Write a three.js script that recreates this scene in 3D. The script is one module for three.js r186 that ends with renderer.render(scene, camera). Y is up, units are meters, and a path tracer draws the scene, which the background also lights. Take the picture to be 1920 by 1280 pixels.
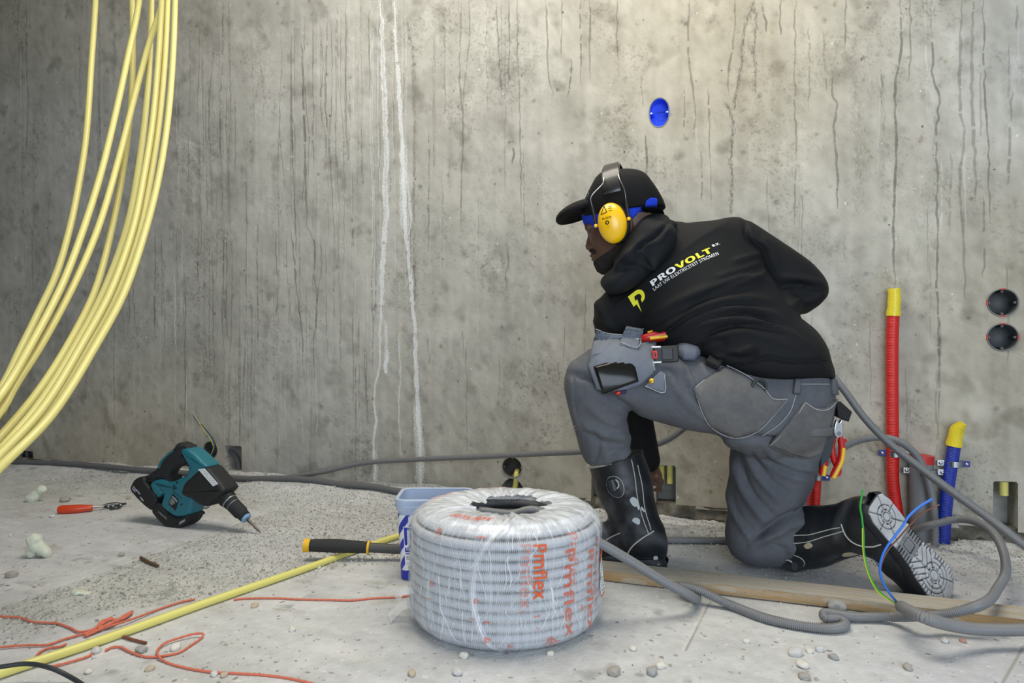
import * as THREE from 'three';
import { RectAreaLightUniformsLib } from 'three/addons/lights/RectAreaLightUniformsLib.js';
import { RoundedBoxGeometry } from 'three/addons/geometries/RoundedBoxGeometry.js';
import { mergeGeometries, mergeVertices } from 'three/addons/utils/BufferGeometryUtils.js';

// ---------------------------------------------------------------- camera, sky, light, exposure
const FOCAL = 1300, EYE = 0.62, TURN = 18.13 * Math.PI / 180, BACK = 2.503;   // focal length in pixels of the 1920 x 1280 frame; eye height; turn of the camera to the wall; distance to the wall
const scene = new THREE.Scene();
const camera = new THREE.PerspectiveCamera(2 * Math.atan(640 / FOCAL) * 180 / Math.PI, 1.5, 0.05, 60);
camera.position.set(0, EYE, BACK);
camera.rotation.y = TURN;
const renderer = new THREE.WebGLRenderer({ antialias: true });
renderer.toneMapping = THREE.LinearToneMapping;
renderer.toneMappingExposure = 1.0;
renderer.shadowMap.enabled = true;
scene.background = new THREE.Color().setRGB(0.3, 0.35, 0.4);
RectAreaLightUniformsLib.init();
function opening_light(name, w, h, x, y, z, tx, ty, tz, rgb, intensity) {   // soft area light in one opening of the shell; the ceiling one is added
  const l = new THREE.RectAreaLight(new THREE.Color().setRGB(...rgb), intensity, w, h);
  l.name = name; l.position.set(x, y, z); l.lookAt(tx, ty, tz); scene.add(l);
}
const ROOM = { x0: -4.6, x1: 3.4, z1: 4.6, h: 2.75 }, ADDED_SLOT = { x0: -1.75, x1: 0.4, z0: 0.45, z1: 1.3 };   // unseen ceiling opening, added to light the upper wall
opening_light('daylight_front', 2.9, 2.3, 1.35, 1.25, 4.59, 1.35, 1.25, 0, [0.86, 0.99, 1.16], 5.0);
opening_light('daylight_side', 2.6, 2.1, 3.39, 1.25, 2.6, 0, 1.25, 2.6, [0.9, 1.0, 1.12], 0.5);
opening_light('added_slot_light', 2.15, 0.85, -0.675, 2.76, 0.875, -0.675, 0, 0.875, [1.08, 1.0, 0.86], 9.0);  // warm light in the added ceiling slot, brightens the top of the wall

// ---------------------------------------------------------------- helpers
const V = (x, y, z) => new THREE.Vector3(x, y, z);
const CT = Math.cos(TURN), ST = Math.sin(TURN);
const fromView = (X, Y, Z) => V(X * CT - Z * ST, Y, BACK - X * ST - Z * CT);      // right, up, depth -> world
const at = (u, v, Z) => fromView((u - 960) / FOCAL * Z, EYE - (v - 640) / FOCAL * Z, Z);
const onFloor = (u, v, y = 0) => at(u, v, FOCAL * (EYE - y) / (v - 640));
const onWall = (u, v, z = 0) => at(u, v, (BACK - z) / (CT + ST * (u - 960) / FOCAL));
const lerp = THREE.MathUtils.lerp, clamp = THREE.MathUtils.clamp, sstep = (x, a, b) => { const t = clamp((x - a) / (b - a), 0, 1); return t * t * (3 - 2 * t); };
let seedState = 12345;
const rnd = () => { seedState = (seedState + 0x6d2b79f5) | 0; let t = Math.imul(seedState ^ (seedState >>> 15), 1 | seedState); t = (t + Math.imul(t ^ (t >>> 7), 61 | t)) ^ t; return ((t ^ (t >>> 14)) >>> 0) / 4294967296; };
const rr = (a, b) => a + (b - a) * rnd();
const hash2 = (x, y) => { let h = Math.imul(x, 374761393) + Math.imul(y, 668265263); h = Math.imul(h ^ (h >>> 13), 1274126177); return ((h ^ (h >>> 16)) >>> 0) / 4294967296; };
function noise2(x, y) { const i = Math.floor(x), j = Math.floor(y), a = x - i, b = y - j, s = a * a * (3 - 2 * a), t = b * b * (3 - 2 * b); const p = hash2(i, j), q = hash2(i + 1, j), r = hash2(i, j + 1), w = hash2(i + 1, j + 1); return p + (q - p) * s + (r - p) * t + (p - q - r + w) * s * t; }
const fbm2 = (x, y, n) => { let s = 0, a = 0.5, t = 0; for (let k = 0; k < n; k++) { s += a * noise2(x, y); t += a; x = x * 2.03 + 17.1; y = y * 2.03 + 9.7; a *= 0.5; } return s / t; };
const hash3 = (x, y, z) => hash2(x + Math.imul(z, 7919), y + Math.imul(z, 104729));
function noise3(x, y, z) { const k = Math.floor(z), c = z - k, t = c * c * (3 - 2 * c); const f = (q) => { const i = Math.floor(x), j = Math.floor(y), a = x - i, b = y - j, s = a * a * (3 - 2 * a), r = b * b * (3 - 2 * b), A = hash3(i, j, q), B = hash3(i + 1, j, q), C = hash3(i, j + 1, q), D = hash3(i + 1, j + 1, q); return A + (B - A) * s + (C - A) * r + (A - B - C + D) * s * r; }; const p = f(k); return p + (f(k + 1) - p) * t; }

const used = new Map();
function numbered(name) { const n = used.get(name) ?? 0; used.set(name, n + 1); return n ? name + '_' + String(n).padStart(3, '0') : name; }
function shadows(o) { o.castShadow = true; o.receiveShadow = true; return o; }
function put(name, geometry, material, parent) { const m = shadows(new THREE.Mesh(geometry, material)); m.name = parent ? name : numbered(name); (parent ?? scene).add(m); return m; }
function tag(o, label, category, group, kind) { Object.assign(o.userData, { label, category }); if (group) o.userData.group = group; if (kind) o.userData.kind = kind; return o; }
function thing(name, label, category, p = V(0, 0, 0), turn = 0, group) { const g = new THREE.Group(); g.name = numbered(name); g.position.copy(p); g.rotation.y = turn; scene.add(g); return tag(g, label, category, group); }
function single(name, geometry, material, label, category, p, group) { const m = put(name, geometry, material); if (p) m.position.copy(p); return tag(m, label, category, group); }
function structure(o) { o.userData.kind = 'structure'; return o; }
const std = (color, roughness = 0.7, more = {}) => new THREE.MeshStandardMaterial({ color, roughness, ...more });
const phy = (color, roughness, more) => new THREE.MeshPhysicalMaterial({ color, roughness, ...more });
const lin = (r, g, b) => new THREE.Color().setRGB(r, g, b);
function canvas(w, h, paint) { const c = document.createElement('canvas'); c.width = w; c.height = h; paint(c.getContext('2d'), w, h); return c; }
function picture(c, srgb = true) { const t = new THREE.CanvasTexture(c); if (srgb) t.colorSpace = THREE.SRGBColorSpace; t.wrapS = t.wrapT = THREE.MirroredRepeatWrapping; t.magFilter = THREE.LinearFilter; return t; }
function pixels(w, h, f, srgb = true) {   // f(i, j) -> [r, g, b] in 0..255
  const d = new Uint8ClampedArray(w * h * 4);
  for (let j = 0, o = 0; j < h; j++) for (let i = 0; i < w; i++, o += 4) { const c = f(i, j); d[o] = c[0]; d[o + 1] = c[1]; d[o + 2] = c[2]; d[o + 3] = 255; }
  const t = new THREE.DataTexture(new Uint8Array(d.buffer), w, h); if (srgb) t.colorSpace = THREE.SRGBColorSpace; t.wrapS = t.wrapT = THREE.RepeatWrapping; t.magFilter = THREE.LinearFilter; t.needsUpdate = true; return t;
}
function clonedRepeat(t, x, y) { const c = t.clone(); c.repeat.set(x, y); c.needsUpdate = true; return c; }
// a tube along points; radius may be a function of the length; corrugation {pitch, amp}; uv in metres
function tube(points, radius, { step = 0.012, radial = 10, corr = null, caps = true, closed = false, samples = 4, tension = 0.5 } = {}) {
  const curve = new THREE.CatmullRomCurve3(points, closed, 'centripetal', tension); curve.arcLengthDivisions = Math.max(200, points.length * 40);
  const L = curve.getLength(), n = Math.max(2, Math.ceil(L / (corr ? corr.pitch / samples : step))), R = typeof radius === 'function' ? radius : () => radius;
  const pos = [], nor = [], uv = [], idx = [], p = V(), t = V(), N = V(), B = V();
  let last = null;
  for (let i = 0; i <= n; i++) {
    curve.getPointAt(i / n, p); curve.getTangentAt(i / n, t);
    if (!last) { N.set(0, 1, 0); if (Math.abs(t.y) > 0.9) N.set(1, 0, 0); N.addScaledVector(t, -N.dot(t)).normalize(); }
    else { N.copy(last).addScaledVector(t, -last.dot(t)).normalize(); }
    last = N.clone(); B.crossVectors(t, N);
    const s = i / n * L; let r = R(s, L), slope = 0;
    if (corr) { const ph = (i % samples) / samples; r += corr.amp * (ph < 0.5 ? 1 : -1); slope = samples === 4 ? [-0.5, 0.5, 0.5, -0.5][i % 4] : 0; }
    for (let k = 0; k <= radial; k++) {
      const a = k / radial * 2 * Math.PI, ca = Math.cos(a), sa = Math.sin(a), x = N.x * ca + B.x * sa, y = N.y * ca + B.y * sa, z = N.z * ca + B.z * sa;
      pos.push(p.x + x * r, p.y + y * r, p.z + z * r); const q = V(x + t.x * slope, y + t.y * slope, z + t.z * slope).normalize(); nor.push(q.x, q.y, q.z); uv.push(s, k / radial * 2 * Math.PI * r);
    }
    if (i) for (let k = 0; k < radial; k++) { const a = (i - 1) * (radial + 1) + k, b = a + radial + 1; idx.push(a, a + 1, b, b, a + 1, b + 1); }
  }
  if (caps && !closed) for (const e of [0, n]) {
    curve.getPointAt(e / n, p); curve.getTangentAt(e / n, t); if (!e) t.negate(); const c = pos.length / 3; pos.push(p.x, p.y, p.z); nor.push(t.x, t.y, t.z); uv.push(0, 0);
    for (let k = 0; k <= radial; k++) { const a = (e * (radial + 1) + k) * 3; pos.push(pos[a], pos[a + 1], pos[a + 2]); nor.push(t.x, t.y, t.z); uv.push(0, 0); }
    for (let k = 0; k < radial; k++) e ? idx.push(c, c + 1 + k, c + 2 + k) : idx.push(c, c + 2 + k, c + 1 + k);
  }
  const g = new THREE.BufferGeometry(); g.setAttribute('position', new THREE.Float32BufferAttribute(pos, 3)); g.setAttribute('normal', new THREE.Float32BufferAttribute(nor, 3)); g.setAttribute('uv', new THREE.Float32BufferAttribute(uv, 2)); g.setIndex(idx);
  return g;
}
function shapeOf(pts) { const s = new THREE.Shape(); pts.forEach(([x, y], i) => i ? s.lineTo(x, y) : s.moveTo(x, y)); s.closePath(); return s; }
function smoothShape(pts, n = 6) { const c = new THREE.CatmullRomCurve3(pts.map(([x, y]) => V(x, y, 0)), true, 'centripetal'); return shapeOf(c.getPoints(pts.length * n).slice(0, -1).map((p) => [p.x, p.y])); }
function plate(shape, depth, bevel = 0.003, segs = 2) {   // extruded along z, centred on z = 0, rounded edge
  const g = new THREE.ExtrudeGeometry(shape, { depth: Math.max(1e-4, depth - 2 * bevel), bevelEnabled: bevel > 0, bevelThickness: bevel, bevelSize: bevel, bevelOffset: -bevel, bevelSegments: segs, curveSegments: 10 });
  g.translate(0, 0, -Math.max(1e-4, depth - 2 * bevel) / 2); return g;
}
const lathe = (pts, n = 28) => new THREE.LatheGeometry(pts.map(([r, y]) => new THREE.Vector2(r, y)), n);
const rbox = (w, h, d, r = 0.004, s = 2) => new RoundedBoxGeometry(w, h, d, s, r);
const strip = (gs) => mergeGeometries(gs.map((g) => { let q = g.index ? g.toNonIndexed() : g; for (const k of Object.keys(q.attributes)) if (!['position', 'normal', 'uv'].includes(k)) q.deleteAttribute(k); return q; }));
// ---------------------------------------------------------------- the shell: wall, floor, ceiling
const WALL_X = -3.55, WALL_W = 2.4, WALL_PX = 2048;   // two sheets of wall surface, each 2.4 m wide and 2.4 m high
const BASE_Y = 0.035;                                 // the lower edge of the wall panel stands clear of the floor
const dark = (a) => `rgba(62,60,54,${a})`, pale = (a) => `rgba(226,228,226,${a})`;
const wallLines = [];   // marks on the concrete: [points in wall metres, width in metres, colour, grain]
const W2 = (u, v) => { const p = onWall(u, v); return [p.x, p.y]; };
function run(pts, w, color, grain = 0) { wallLines.push([pts.map(([u, v]) => W2(u, v)), w, color, grain]); }
// lime that ran down the wall and dried
const lime = (pts, w, a, g = 1) => run(pts, w, (k) => `rgba(${228 + k * 6},${231 + k * 5},${233 + k * 4},${a})`, g);
lime([[713, 0], [716, 60], [718, 130], [722, 220], [724, 300], [722, 350], [724, 400], [721, 440], [717, 500], [716, 560], [715, 600]], 0.021, 0.62, 1);
lime([[714, 0], [719, 170], [723, 300], [721, 420]], 0.012, 0.5, 0.6);
lime([[739, 0], [742, 80], [747, 160], [752, 240], [755, 300], [757, 360], [762, 440], [768, 500], [772, 560], [778, 620], [780, 700], [783, 760], [787, 840], [789, 905]], 0.016, 0.6, 1);
lime([[755, 270], [757, 330], [756, 390], [760, 440]], 0.03, 0.38, 1);
lime([[762, 320], [768, 380], [771, 420], [765, 440]], 0.008, 0.6, 0.3);
lime([[716, 560], [712, 640], [711, 690], [704, 720], [702, 760], [705, 790], [700, 830], [703, 880], [702, 910]], 0.009, 0.55, 1);
lime([[722, 600], [724, 660], [722, 700], [728, 650]], 0.014, 0.4, 1);
for (const [u, a] of [[693, .5], [697, .3], [753, .35], [760, .3], [735, .25], [707, .35]]) lime([[u, 0], [u + 2, 120], [u + 1, 240], [u + 5, 350], [u + 6, 480], [u + 9, 560]], 0.0045, a, .5);
lime([[748, 620], [750, 700], [747, 760], [751, 850]], 0.006, 0.3, 1); lime([[780, 760], [786, 830], [787, 915]], 0.032, 0.28, 1); lime([[702, 840], [703, 905]], 0.022, 0.3, 1);
// scuffs and smears
for (const [u, v, du, dv, w, a, n] of [[345, 265, 60, 30, .03, .22, 14], [330, 235, 30, 50, .03, .2, 10], [480, 200, 26, 14, .03, .26, 10], [462, 140, 24, 34, .02, .16, 8], [100, 210, 30, 40, .02, .14, 7], [130, 240, 8, 30, .02, .12, 5], [620, 378, 46, 16, .012, .28, 8], [190, 245, 12, 30, .02, .12, 5], [1895, 110, 18, 60, .07, .14, 8], [1905, 660, 30, 14, .03, .2, 5], [1900, 50, 22, 40, .06, .12, 6], [1860, 655, 40, 10, .02, .12, 4], [50, 300, 20, 30, .03, .1, 5], [950, 115, 60, 5, .03, .08, 4], [840, 352, 14, 6, .01, .3, 5]])
  for (let k = 0; k < n; k++) { const a0 = rr(-.5, .5), b0 = rr(-.5, .5); run([[u + a0 * du, v + b0 * dv], [u + a0 * du + du * rr(.15, .5), v + b0 * dv + dv * rr(.1, .5)], [u + a0 * du + du * rr(.4, .8), v + b0 * dv + dv * rr(.4, .9)]], w * rr(.2, .7), pale(a * rr(.4, 1)), 0.7); }
// dark runs of damp
const damp = (pts, w, a) => run(pts, w > .011 ? w : w * .85, dark(a), 0.38);
damp([[1413, 0], [1398, 40], [1390, 90], [1388, 130], [1380, 170], [1376, 200]], .012, .55); damp([[1414, 10], [1416, 60], [1412, 90], [1416, 130], [1413, 170]], .013, .5);
damp([[1358, 190], [1370, 210], [1374, 240], [1370, 290], [1372, 330], [1369, 395]], .013, .6); damp([[1378, 0], [1378, 60], [1366, 130], [1366, 180]], .007, .4); damp([[1428, 10], [1435, 40], [1438, 62]], .008, .5);
damp([[1465, 0], [1462, 50], [1466, 68]], .006, .5); damp([[1493, 0], [1489, 40], [1491, 65], [1490, 160], [1494, 300]], .006, .38); damp([[1586, 0], [1585, 60], [1582, 96]], .006, .45); damp([[1562, 142], [1561, 180], [1569, 195], [1564, 240], [1569, 300], [1570, 400]], .008, .45); damp([[1548, 148], [1550, 170]], .004, .4);
damp([[1688, 0], [1690, 60], [1686, 120], [1679, 150], [1678, 200], [1681, 240], [1679, 330], [1676, 427], [1677, 540]], .008, .55); damp([[1706, 0], [1707, 80], [1704, 150]], .006, .42); damp([[1745, 0], [1748, 100], [1750, 150], [1760, 180], [1755, 260], [1757, 340], [1757, 430], [1757, 540], [1760, 650], [1760, 780]], .007, .5);
damp([[1843, 0], [1846, 140], [1852, 250], [1856, 420]], .006, .5); damp([[1803, 0], [1800, 200], [1808, 250], [1800, 330], [1806, 427], [1810, 560]], .009, .36); damp([[1825, 0], [1822, 200], [1828, 300], [1830, 380]], .01, .34); damp([[1898, 170], [1894, 250], [1890, 350]], .008, .35);
damp([[1292, 0], [1290, 100], [1300, 170], [1304, 200], [1300, 262]], .008, .4); damp([[1328, 165], [1330, 230], [1332, 312]], .005, .45); damp([[1209, 254], [1211, 285], [1213, 310], [1208, 340]], .008, .55); damp([[962, 265], [963, 290], [960, 308]], .008, .6);
damp([[1600, 70], [1607, 130], [1606, 200], [1612, 300], [1608, 400]], .05, .16); damp([[1600, 70], [1607, 330]], .03, .12); damp([[1640, 0], [1650, 90], [1655, 400]], .03, .07);
damp([[762, 40], [770, 70], [775, 130], [777, 250], [775, 400], [778, 560]], .018, .3); damp([[771, 120], [776, 240], [775, 420]], .01, .2);
damp([[930, 0], [935, 90], [940, 180]], .006, .4); damp([[940, 0], [940, 180]], .004, .3); damp([[953, 0], [955, 80], [954, 170]], .006, .5); damp([[970, 0], [970, 80], [972, 140], [976, 250], [977, 400]], .006, .4); damp([[1023, 0], [1026, 60], [1028, 140], [1038, 180]], .007, .45); damp([[1053, 0], [1053, 110]], .005, .4); damp([[1072, 110], [1068, 160], [1063, 184]], .006, .5); damp([[1088, 0], [1089, 110], [1088, 160]], .006, .45); damp([[1106, 0], [1105, 90], [1106, 150]], .006, .4); damp([[1157, 0], [1157, 110]], .006, .35);
damp([[866, 0], [864, 60], [862, 150], [868, 220], [866, 330], [863, 427]], .008, .36); damp([[880, 0], [880, 70], [874, 130], [868, 200]], .006, .34); damp([[833, 50], [834, 130], [834, 200]], .006, .3); damp([[814, 60], [815, 200], [816, 330]], .01, .16); damp([[648, 0], [648, 110], [650, 260], [654, 300]], .007, .4); damp([[672, 110], [672, 170]], .005, .25);
for (const [u, a] of [[566, .4], [572, .5], [587, .35], [602, .3], [610, .3], [620, .4], [630, .35], [640, .3], [546, .25], [527, .3]]) damp([[u, rr(0, 90)], [u + rr(-3, 3), 130], [u + rr(-3, 3), 200], [u + rr(-3, 8), 250], [u + rr(0, 12), rr(300, 520)]], rr(.004, .008), a);
damp([[566, 80], [571, 250], [572, 300], [574, 370], [576, 430]], .011, .5); damp([[546, 130], [550, 330], [553, 400], [556, 480]], .007, .45); damp([[578, 427], [588, 450], [590, 520], [595, 570], [588, 650], [590, 710]], .009, .42); damp([[600, 440], [602, 500], [594, 570], [590, 640]], .006, .3); damp([[545, 430], [552, 490], [558, 560], [566, 620], [568, 690]], .008, .42); damp([[428, 0], [430, 120], [431, 250], [428, 300]], .014, .34); damp([[405, 60], [392, 200], [396, 330], [398, 420]], .006, .3);
for (const [u, v0, v1, w, a] of [[35, 0, 90, .006, .4], [50, 0, 300, .008, .34], [185, 20, 420, .022, .3], [186, 190, 300, .012, .35], [148, 60, 200, .016, .2], [415, 290, 400, .006, .35], [425, 430, 640, .006, .4], [434, 430, 660, .005, .35], [290, 430, 640, .009, .4], [302, 430, 600, .007, .35], [242, 530, 610, .006, .35], [251, 520, 620, .006, .35], [160, 450, 560, .006, .3], [518, 430, 600, .006, .45], [60, 427, 545, .012, .3], [215, 60, 130, .02, .25]]) damp([[u, v0], [u + rr(-2, 2), lerp(v0, v1, .35)], [u + rr(-2, 3), lerp(v0, v1, .7)], [u + rr(-2, 3), v1]], w, a);
// fine pale runs
for (const [u, v0, v1, a] of [[37, 40, 420, .4], [41, 427, 620, .4], [53, 30, 300, .25], [332, 130, 427, .5], [322, 430, 480, .6], [326, 500, 660, .8], [330, 660, 840, .5], [343, 430, 560, .35], [349, 700, 820, .6], [338, 530, 620, .4], [363, 750, 850, .5], [250, 660, 800, .3], [165, 700, 840, .3], [205, 620, 820, .25], [480, 700, 830, .4], [535, 700, 830, .4], [520, 720, 840, .35], [565, 640, 830, .35], [592, 690, 820, .45], [640, 440, 500, .2], [418, 720, 860, .25], [447, 740, 840, .3], [300, 620, 860, .2], [1765, 300, 430, .4], [1735, 0, 220, .35], [1808, 280, 420, .4], [1500, 427, 560, .15]]) run([[u, v0], [u + rr(-2, 3), lerp(v0, v1, .4)], [u + rr(-1, 4), lerp(v0, v1, .7)], [u + rr(0, 5), v1]], .004, pale(a), .8);
for (let k = 0; k < 270; k++) { const u = rnd() < .5 ? rr(330, 780) : rr(0, 1920), v = rr(-30, 700), l = rr(40, 330) * (u > 800 ? .75 : 1), b = rnd() < .72; const d = rr(-4, 4); run([[u, v], [u + d * .4 + rr(-2, 2), v + l * .35], [u + d * .7 + rr(-2, 2), v + l * .7], [u + d, v + l]], rr(.002, .0065), b ? dark(rr(.12, .42)) : pale(rr(.06, .3)), .6); }
for (let k = 0; k < 60; k++) { const u = rr(250, 1900), v = rr(20, 800); run([[u, v], [u + rr(-3, 3), v + rr(50, 200)]], rr(.012, .05), rnd() < .6 ? dark(rr(.03, .11)) : pale(rr(.03, .09)), .5); }
function wallSheet(k) {
  const x0 = WALL_X + k * WALL_W, S = WALL_PX / WALL_W, N = WALL_PX;
  const c = canvas(N, N, (g) => {
    const im = g.createImageData(N, N), d = im.data;
    for (let j = 0, o = 0; j < N; j++) {
      const y = (N - j) / S;
      for (let i = 0; i < N; i++, o += 4) {
        const x = x0 + i / S;
        const rx = x * .86 + y * .5, ry = y * .86 - x * .5, big = fbm2(rx * 1.9, ry * 1.3, 2) - .5, mid = fbm2(rx * 9 + 30, ry * 7, 3) - .5, fleck = fbm2(rx * 46, ry * 30 + 70, 2) - .5, up = noise2(x * 55 + 3, y * 2.2) - .5, fine = hash2((x * 853) | 0, (y * 853 + 7777) | 0) - .5;
        const blot = fbm2(rx * 17 + 40, ry * 15, 3), spot = blot > .6 ? (blot - .6) * 2.4 : 0;
        const pit = fbm2(rx * 150 + 9, ry * 120, 2) * (.4 + fbm2(rx * 6, ry * 5 + 50, 2)), speck = pit > .62 ? (pit - .62) * .9 : 0;
        let t = 168 + big * 24 + mid * 34 + fleck * 20 + up * 9 + fine * 9 - spot * 40 - speck * 70;
        const tone = (noise2(x * 1.1 + 5, y * 1.3 + 3) - .5) * 12;
        d[o] = t + 2 + tone * .55; d[o + 1] = t - 2; d[o + 2] = t - 14 - tone; d[o + 3] = 255;
      }
    }
    g.putImageData(im, 0, 0);
        const X = (x) => (x - x0) * S, Y = (y) => N - y * S;
    for (const [pts, w, color, grain] of wallLines) {
      let a = 1e9, b = -1e9; for (const [x] of pts) { a = Math.min(a, x); b = Math.max(b, x); } if (X(b) < -90 || X(a) > N + 90) continue;
      const curve = new THREE.CatmullRomCurve3(pts.map(([x, y]) => V(x, y, 0)), false, 'centripetal'), L = curve.getLength(), n = Math.max(4, Math.ceil(L / .005));
      let last = null; const q = V();
      for (let i = 0; i <= n; i++) {
        curve.getPointAt(i / n, q); const wob = (noise2(q.y * 40 + w * 999, pts[0][0] * 50) - .5) * .006 * Math.min(1, w / .004), here = [X(q.x + wob), Y(q.y)];
        if (last) {
          const e = .35 * noise2(q.y * 160, q.x * 160) + .65 * noise2(q.y * 34, q.x * 30), cut = grain > 0 && grain < .9 && noise2(q.y * 60 + 31, pts[0][0] * 90) < grain * .36; const end = Math.min(1, Math.min(i, n - i) / (n * .15) + .2);
          const half = Math.max(.6, w * S * (.55 + .9 * e) * end / 2);
          if (w > .011 && grain < .9) {   // a wide stain: many short faint hairs
            g.fillStyle = color; const m = Math.ceil(w * 260); for (let z = 0; z < m; z++) { const k = (rnd() + rnd() + rnd()) / 1.5 - 1; g.globalAlpha = .22 + .3 * rnd(); g.fillRect(here[0] + k * w * S * .75, here[1] + rr(-3, 3), rr(1, 2.6), rr(3, 12)); } g.globalAlpha = 1;
          } else if (!cut) {
            g.fillStyle = typeof color === 'function' ? color(e - .5) : color; g.globalAlpha = grain >= .9 ? 1 : .45 + .55 * e;
            g.beginPath(); g.moveTo(last[0] - half, last[1]); g.lineTo(last[0] + half, last[1]); g.lineTo(here[0] + half, here[1]); g.lineTo(here[0] - half, here[1]); g.closePath(); g.fill(); g.globalAlpha = 1;
            if (grain >= .9) { g.fillStyle = `rgba(236,238,238,.6)`; for (let m = 0; m < w * 330; m++) g.fillRect(here[0] + rr(-1, 1) * w * S * .62, here[1] + rr(-3, 3), rr(1, 2.6), rr(1, 2.6)); g.fillStyle = 'rgba(140,138,132,.4)'; for (let m = 0; m < w * 150; m++) g.fillRect(here[0] + rr(-1, 1) * w * S * .5, here[1] + rr(-3, 3), rr(1, 2.4), rr(1, 3)); }
          }
        }
        last = here;
      }
    }
    for (let m = 0; m < 260; m++) { const x = rr(0, N), y = rr(0, N), r = rr(.8, 2.6); g.fillStyle = rnd() < .55 ? `rgba(236,236,230,${rr(.3, .85)})` : `rgba(40,38,34,${rr(.3, .8)})`; g.beginPath(); g.ellipse(x, y, r, r * rr(.7, 1.6), 0, 0, 7); g.fill(); }
    for (let m = 0; m < 420; m++) { const x = rr(0, N), y = rr(0, N), r = rr(5, 20); const a = rr(.015, .05); for (let s = 0; s < 26; s++) { g.fillStyle = `rgba(84,80,72,${a})`; const k = rr(0, 6.3), d = rnd() * r; g.beginPath(); g.ellipse(x + Math.cos(k) * d, y + Math.sin(k) * d * 1.1, rr(1.5, 6), rr(1.5, 7), rr(0, 3), 0, 7); g.fill(); } }
    // dried splashes of grout along the foot of the wall
    for (let m = 0; m < 900; m++) { const x = rr(0, N), h = -Math.log(1 - rnd()) * .09, y = N - (BASE_Y + h) * S; g.fillStyle = `rgba(${rnd() < .5 ? '70,68,62' : '205,203,196'},${rr(.05, .3)})`; g.fillRect(x, y, rr(1, 5), rr(1, 4)); }
  });
  const t = picture(c); t.repeat.set(1 / WALL_W, 1 / WALL_W); t.offset.set(-x0 / WALL_W, 0); return t;
}
const reliefTile = pixels(1024, 1024, (i, j) => {   // fine relief of cast concrete, one tile a metre, wraps by blending the border
  const w = (x, y) => fbm2(x * 26, y * 18, 3) * 120 + noise2(x * 210, y * 170) * 36 + noise2(x * 60, y * 5) * 40;
  const x = i / 1024, y = j / 1024, k = sstep(x, .9, 1), m = sstep(y, .9, 1);
  const t = lerp(lerp(w(x, y), w(x - 1, y), k), lerp(w(x, y - 1), w(x - 1, y - 1), k), m); return [t, t, t];
}, false);
const wallMats = [0, 1].map((k) => std(0xffffff, 0.86, { map: wallSheet(k), bumpMap: reliefTile, bumpScale: 0.0022 }));
const plainConcrete = std(0xffffff, 0.9, { map: pixels(512, 512, (i, j) => { const x = i / 512, y = j / 512, f = (a, b) => 150 + (fbm2(a * 9, b * 9, 4) - .5) * 60 + (noise2(a * 200, b * 200) - .5) * 22; const k = sstep(x, .85, 1), m = sstep(y, .85, 1), t = lerp(lerp(f(x, y), f(x - 1, y), k), lerp(f(x, y - 1), f(x - 1, y - 1), k), m); return [t, t - 2, t - 9]; }), bumpMap: reliefTile, bumpScale: 0.003 });
const soil = std(0xffffff, 0.95, { map: pixels(512, 512, (i, j) => { const x = i / 512, y = j / 512, t = 104 + (fbm2(x * 14, y * 14, 4) - .5) * 100 + (hash2(i, j) - .5) * 26; return [t, t - 5, t - 16]; }), bumpMap: reliefTile, bumpScale: 0.012 });

// openings in the panel: round and oval boxes, slots that run down to the lower edge
const disc = (u, v, r) => ({ kind: 'round', c: W2(u, v), r });
const HOLES = { socketLeft: disc(395, 843, .039), socketMid: disc(960, 876, .041), socketUp: disc(1880, 567, .0425), socketLow: disc(1880, 632, .0425) };
const ovalC = W2(1236, 211), ovalFar = W2(24, 714);
const slotOf = (u0, u1, v0) => { const a = W2(u0, v0), b = W2(u1, v0); return [a[0], b[0], (a[1] + b[1]) / 2]; };
const SLOTS = { far: slotOf(14, 62, 845), left: slotOf(421, 453, 836), leg: slotOf(1108, 1142, 880), hand: slotOf(1229, 1267, 873), right: slotOf(1861, 1909, 903) };
const notch = [[937, 927], [939, 912], [948, 900], [957, 896], [968, 897], [976, 906], [984, 918], [988, 929]].map(([u, v]) => W2(u, v));
function panelShape(x0, x1, top, cuts) {   // outline with slots and the notch open at the lower edge
  const p = [[x0, BASE_Y]];
  for (const c of cuts) { if (c === notch) { p.push([notch[0][0], BASE_Y]); for (const q of notch.slice(1, -1)) p.push(q); p.push([notch[notch.length - 1][0], BASE_Y]); } else p.push([c[0], BASE_Y], [c[0] + .002, c[2] - .004], [c[0] + .006, c[2]], [c[1] - .005, c[2] + .002], [c[1], c[2] - .005], [c[1], BASE_Y]); }
  p.push([x1, BASE_Y], [x1, top], [x0, top]); return shapeOf(p);
}
const capsulePath = (cx, cy, r, half) => { const h = new THREE.Path(); for (let k = 0; k < 36; k++) { const a = k / 36 * 2 * Math.PI; const x = cx + Math.cos(a) * r, y = cy + Math.sin(a) * r + (Math.sin(a) > 1e-6 ? half : Math.sin(a) < -1e-6 ? -half : (k ? 0 : half)); k ? h.lineTo(x, y) : h.moveTo(x, y); } h.closePath(); return h; };
const roundPath = (d) => { const h = new THREE.Path(); h.absarc(d.c[0], d.c[1], d.r, 0, 2 * Math.PI, false); return h; };
const THICK = 0.09;
const wallBack = structure(new THREE.Group()); wallBack.name = 'wall_back'; scene.add(wallBack);
Object.assign(wallBack.userData, { label: 'grey cast concrete wall with dark damp runs and white lime streaks', category: 'wall' });
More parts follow.
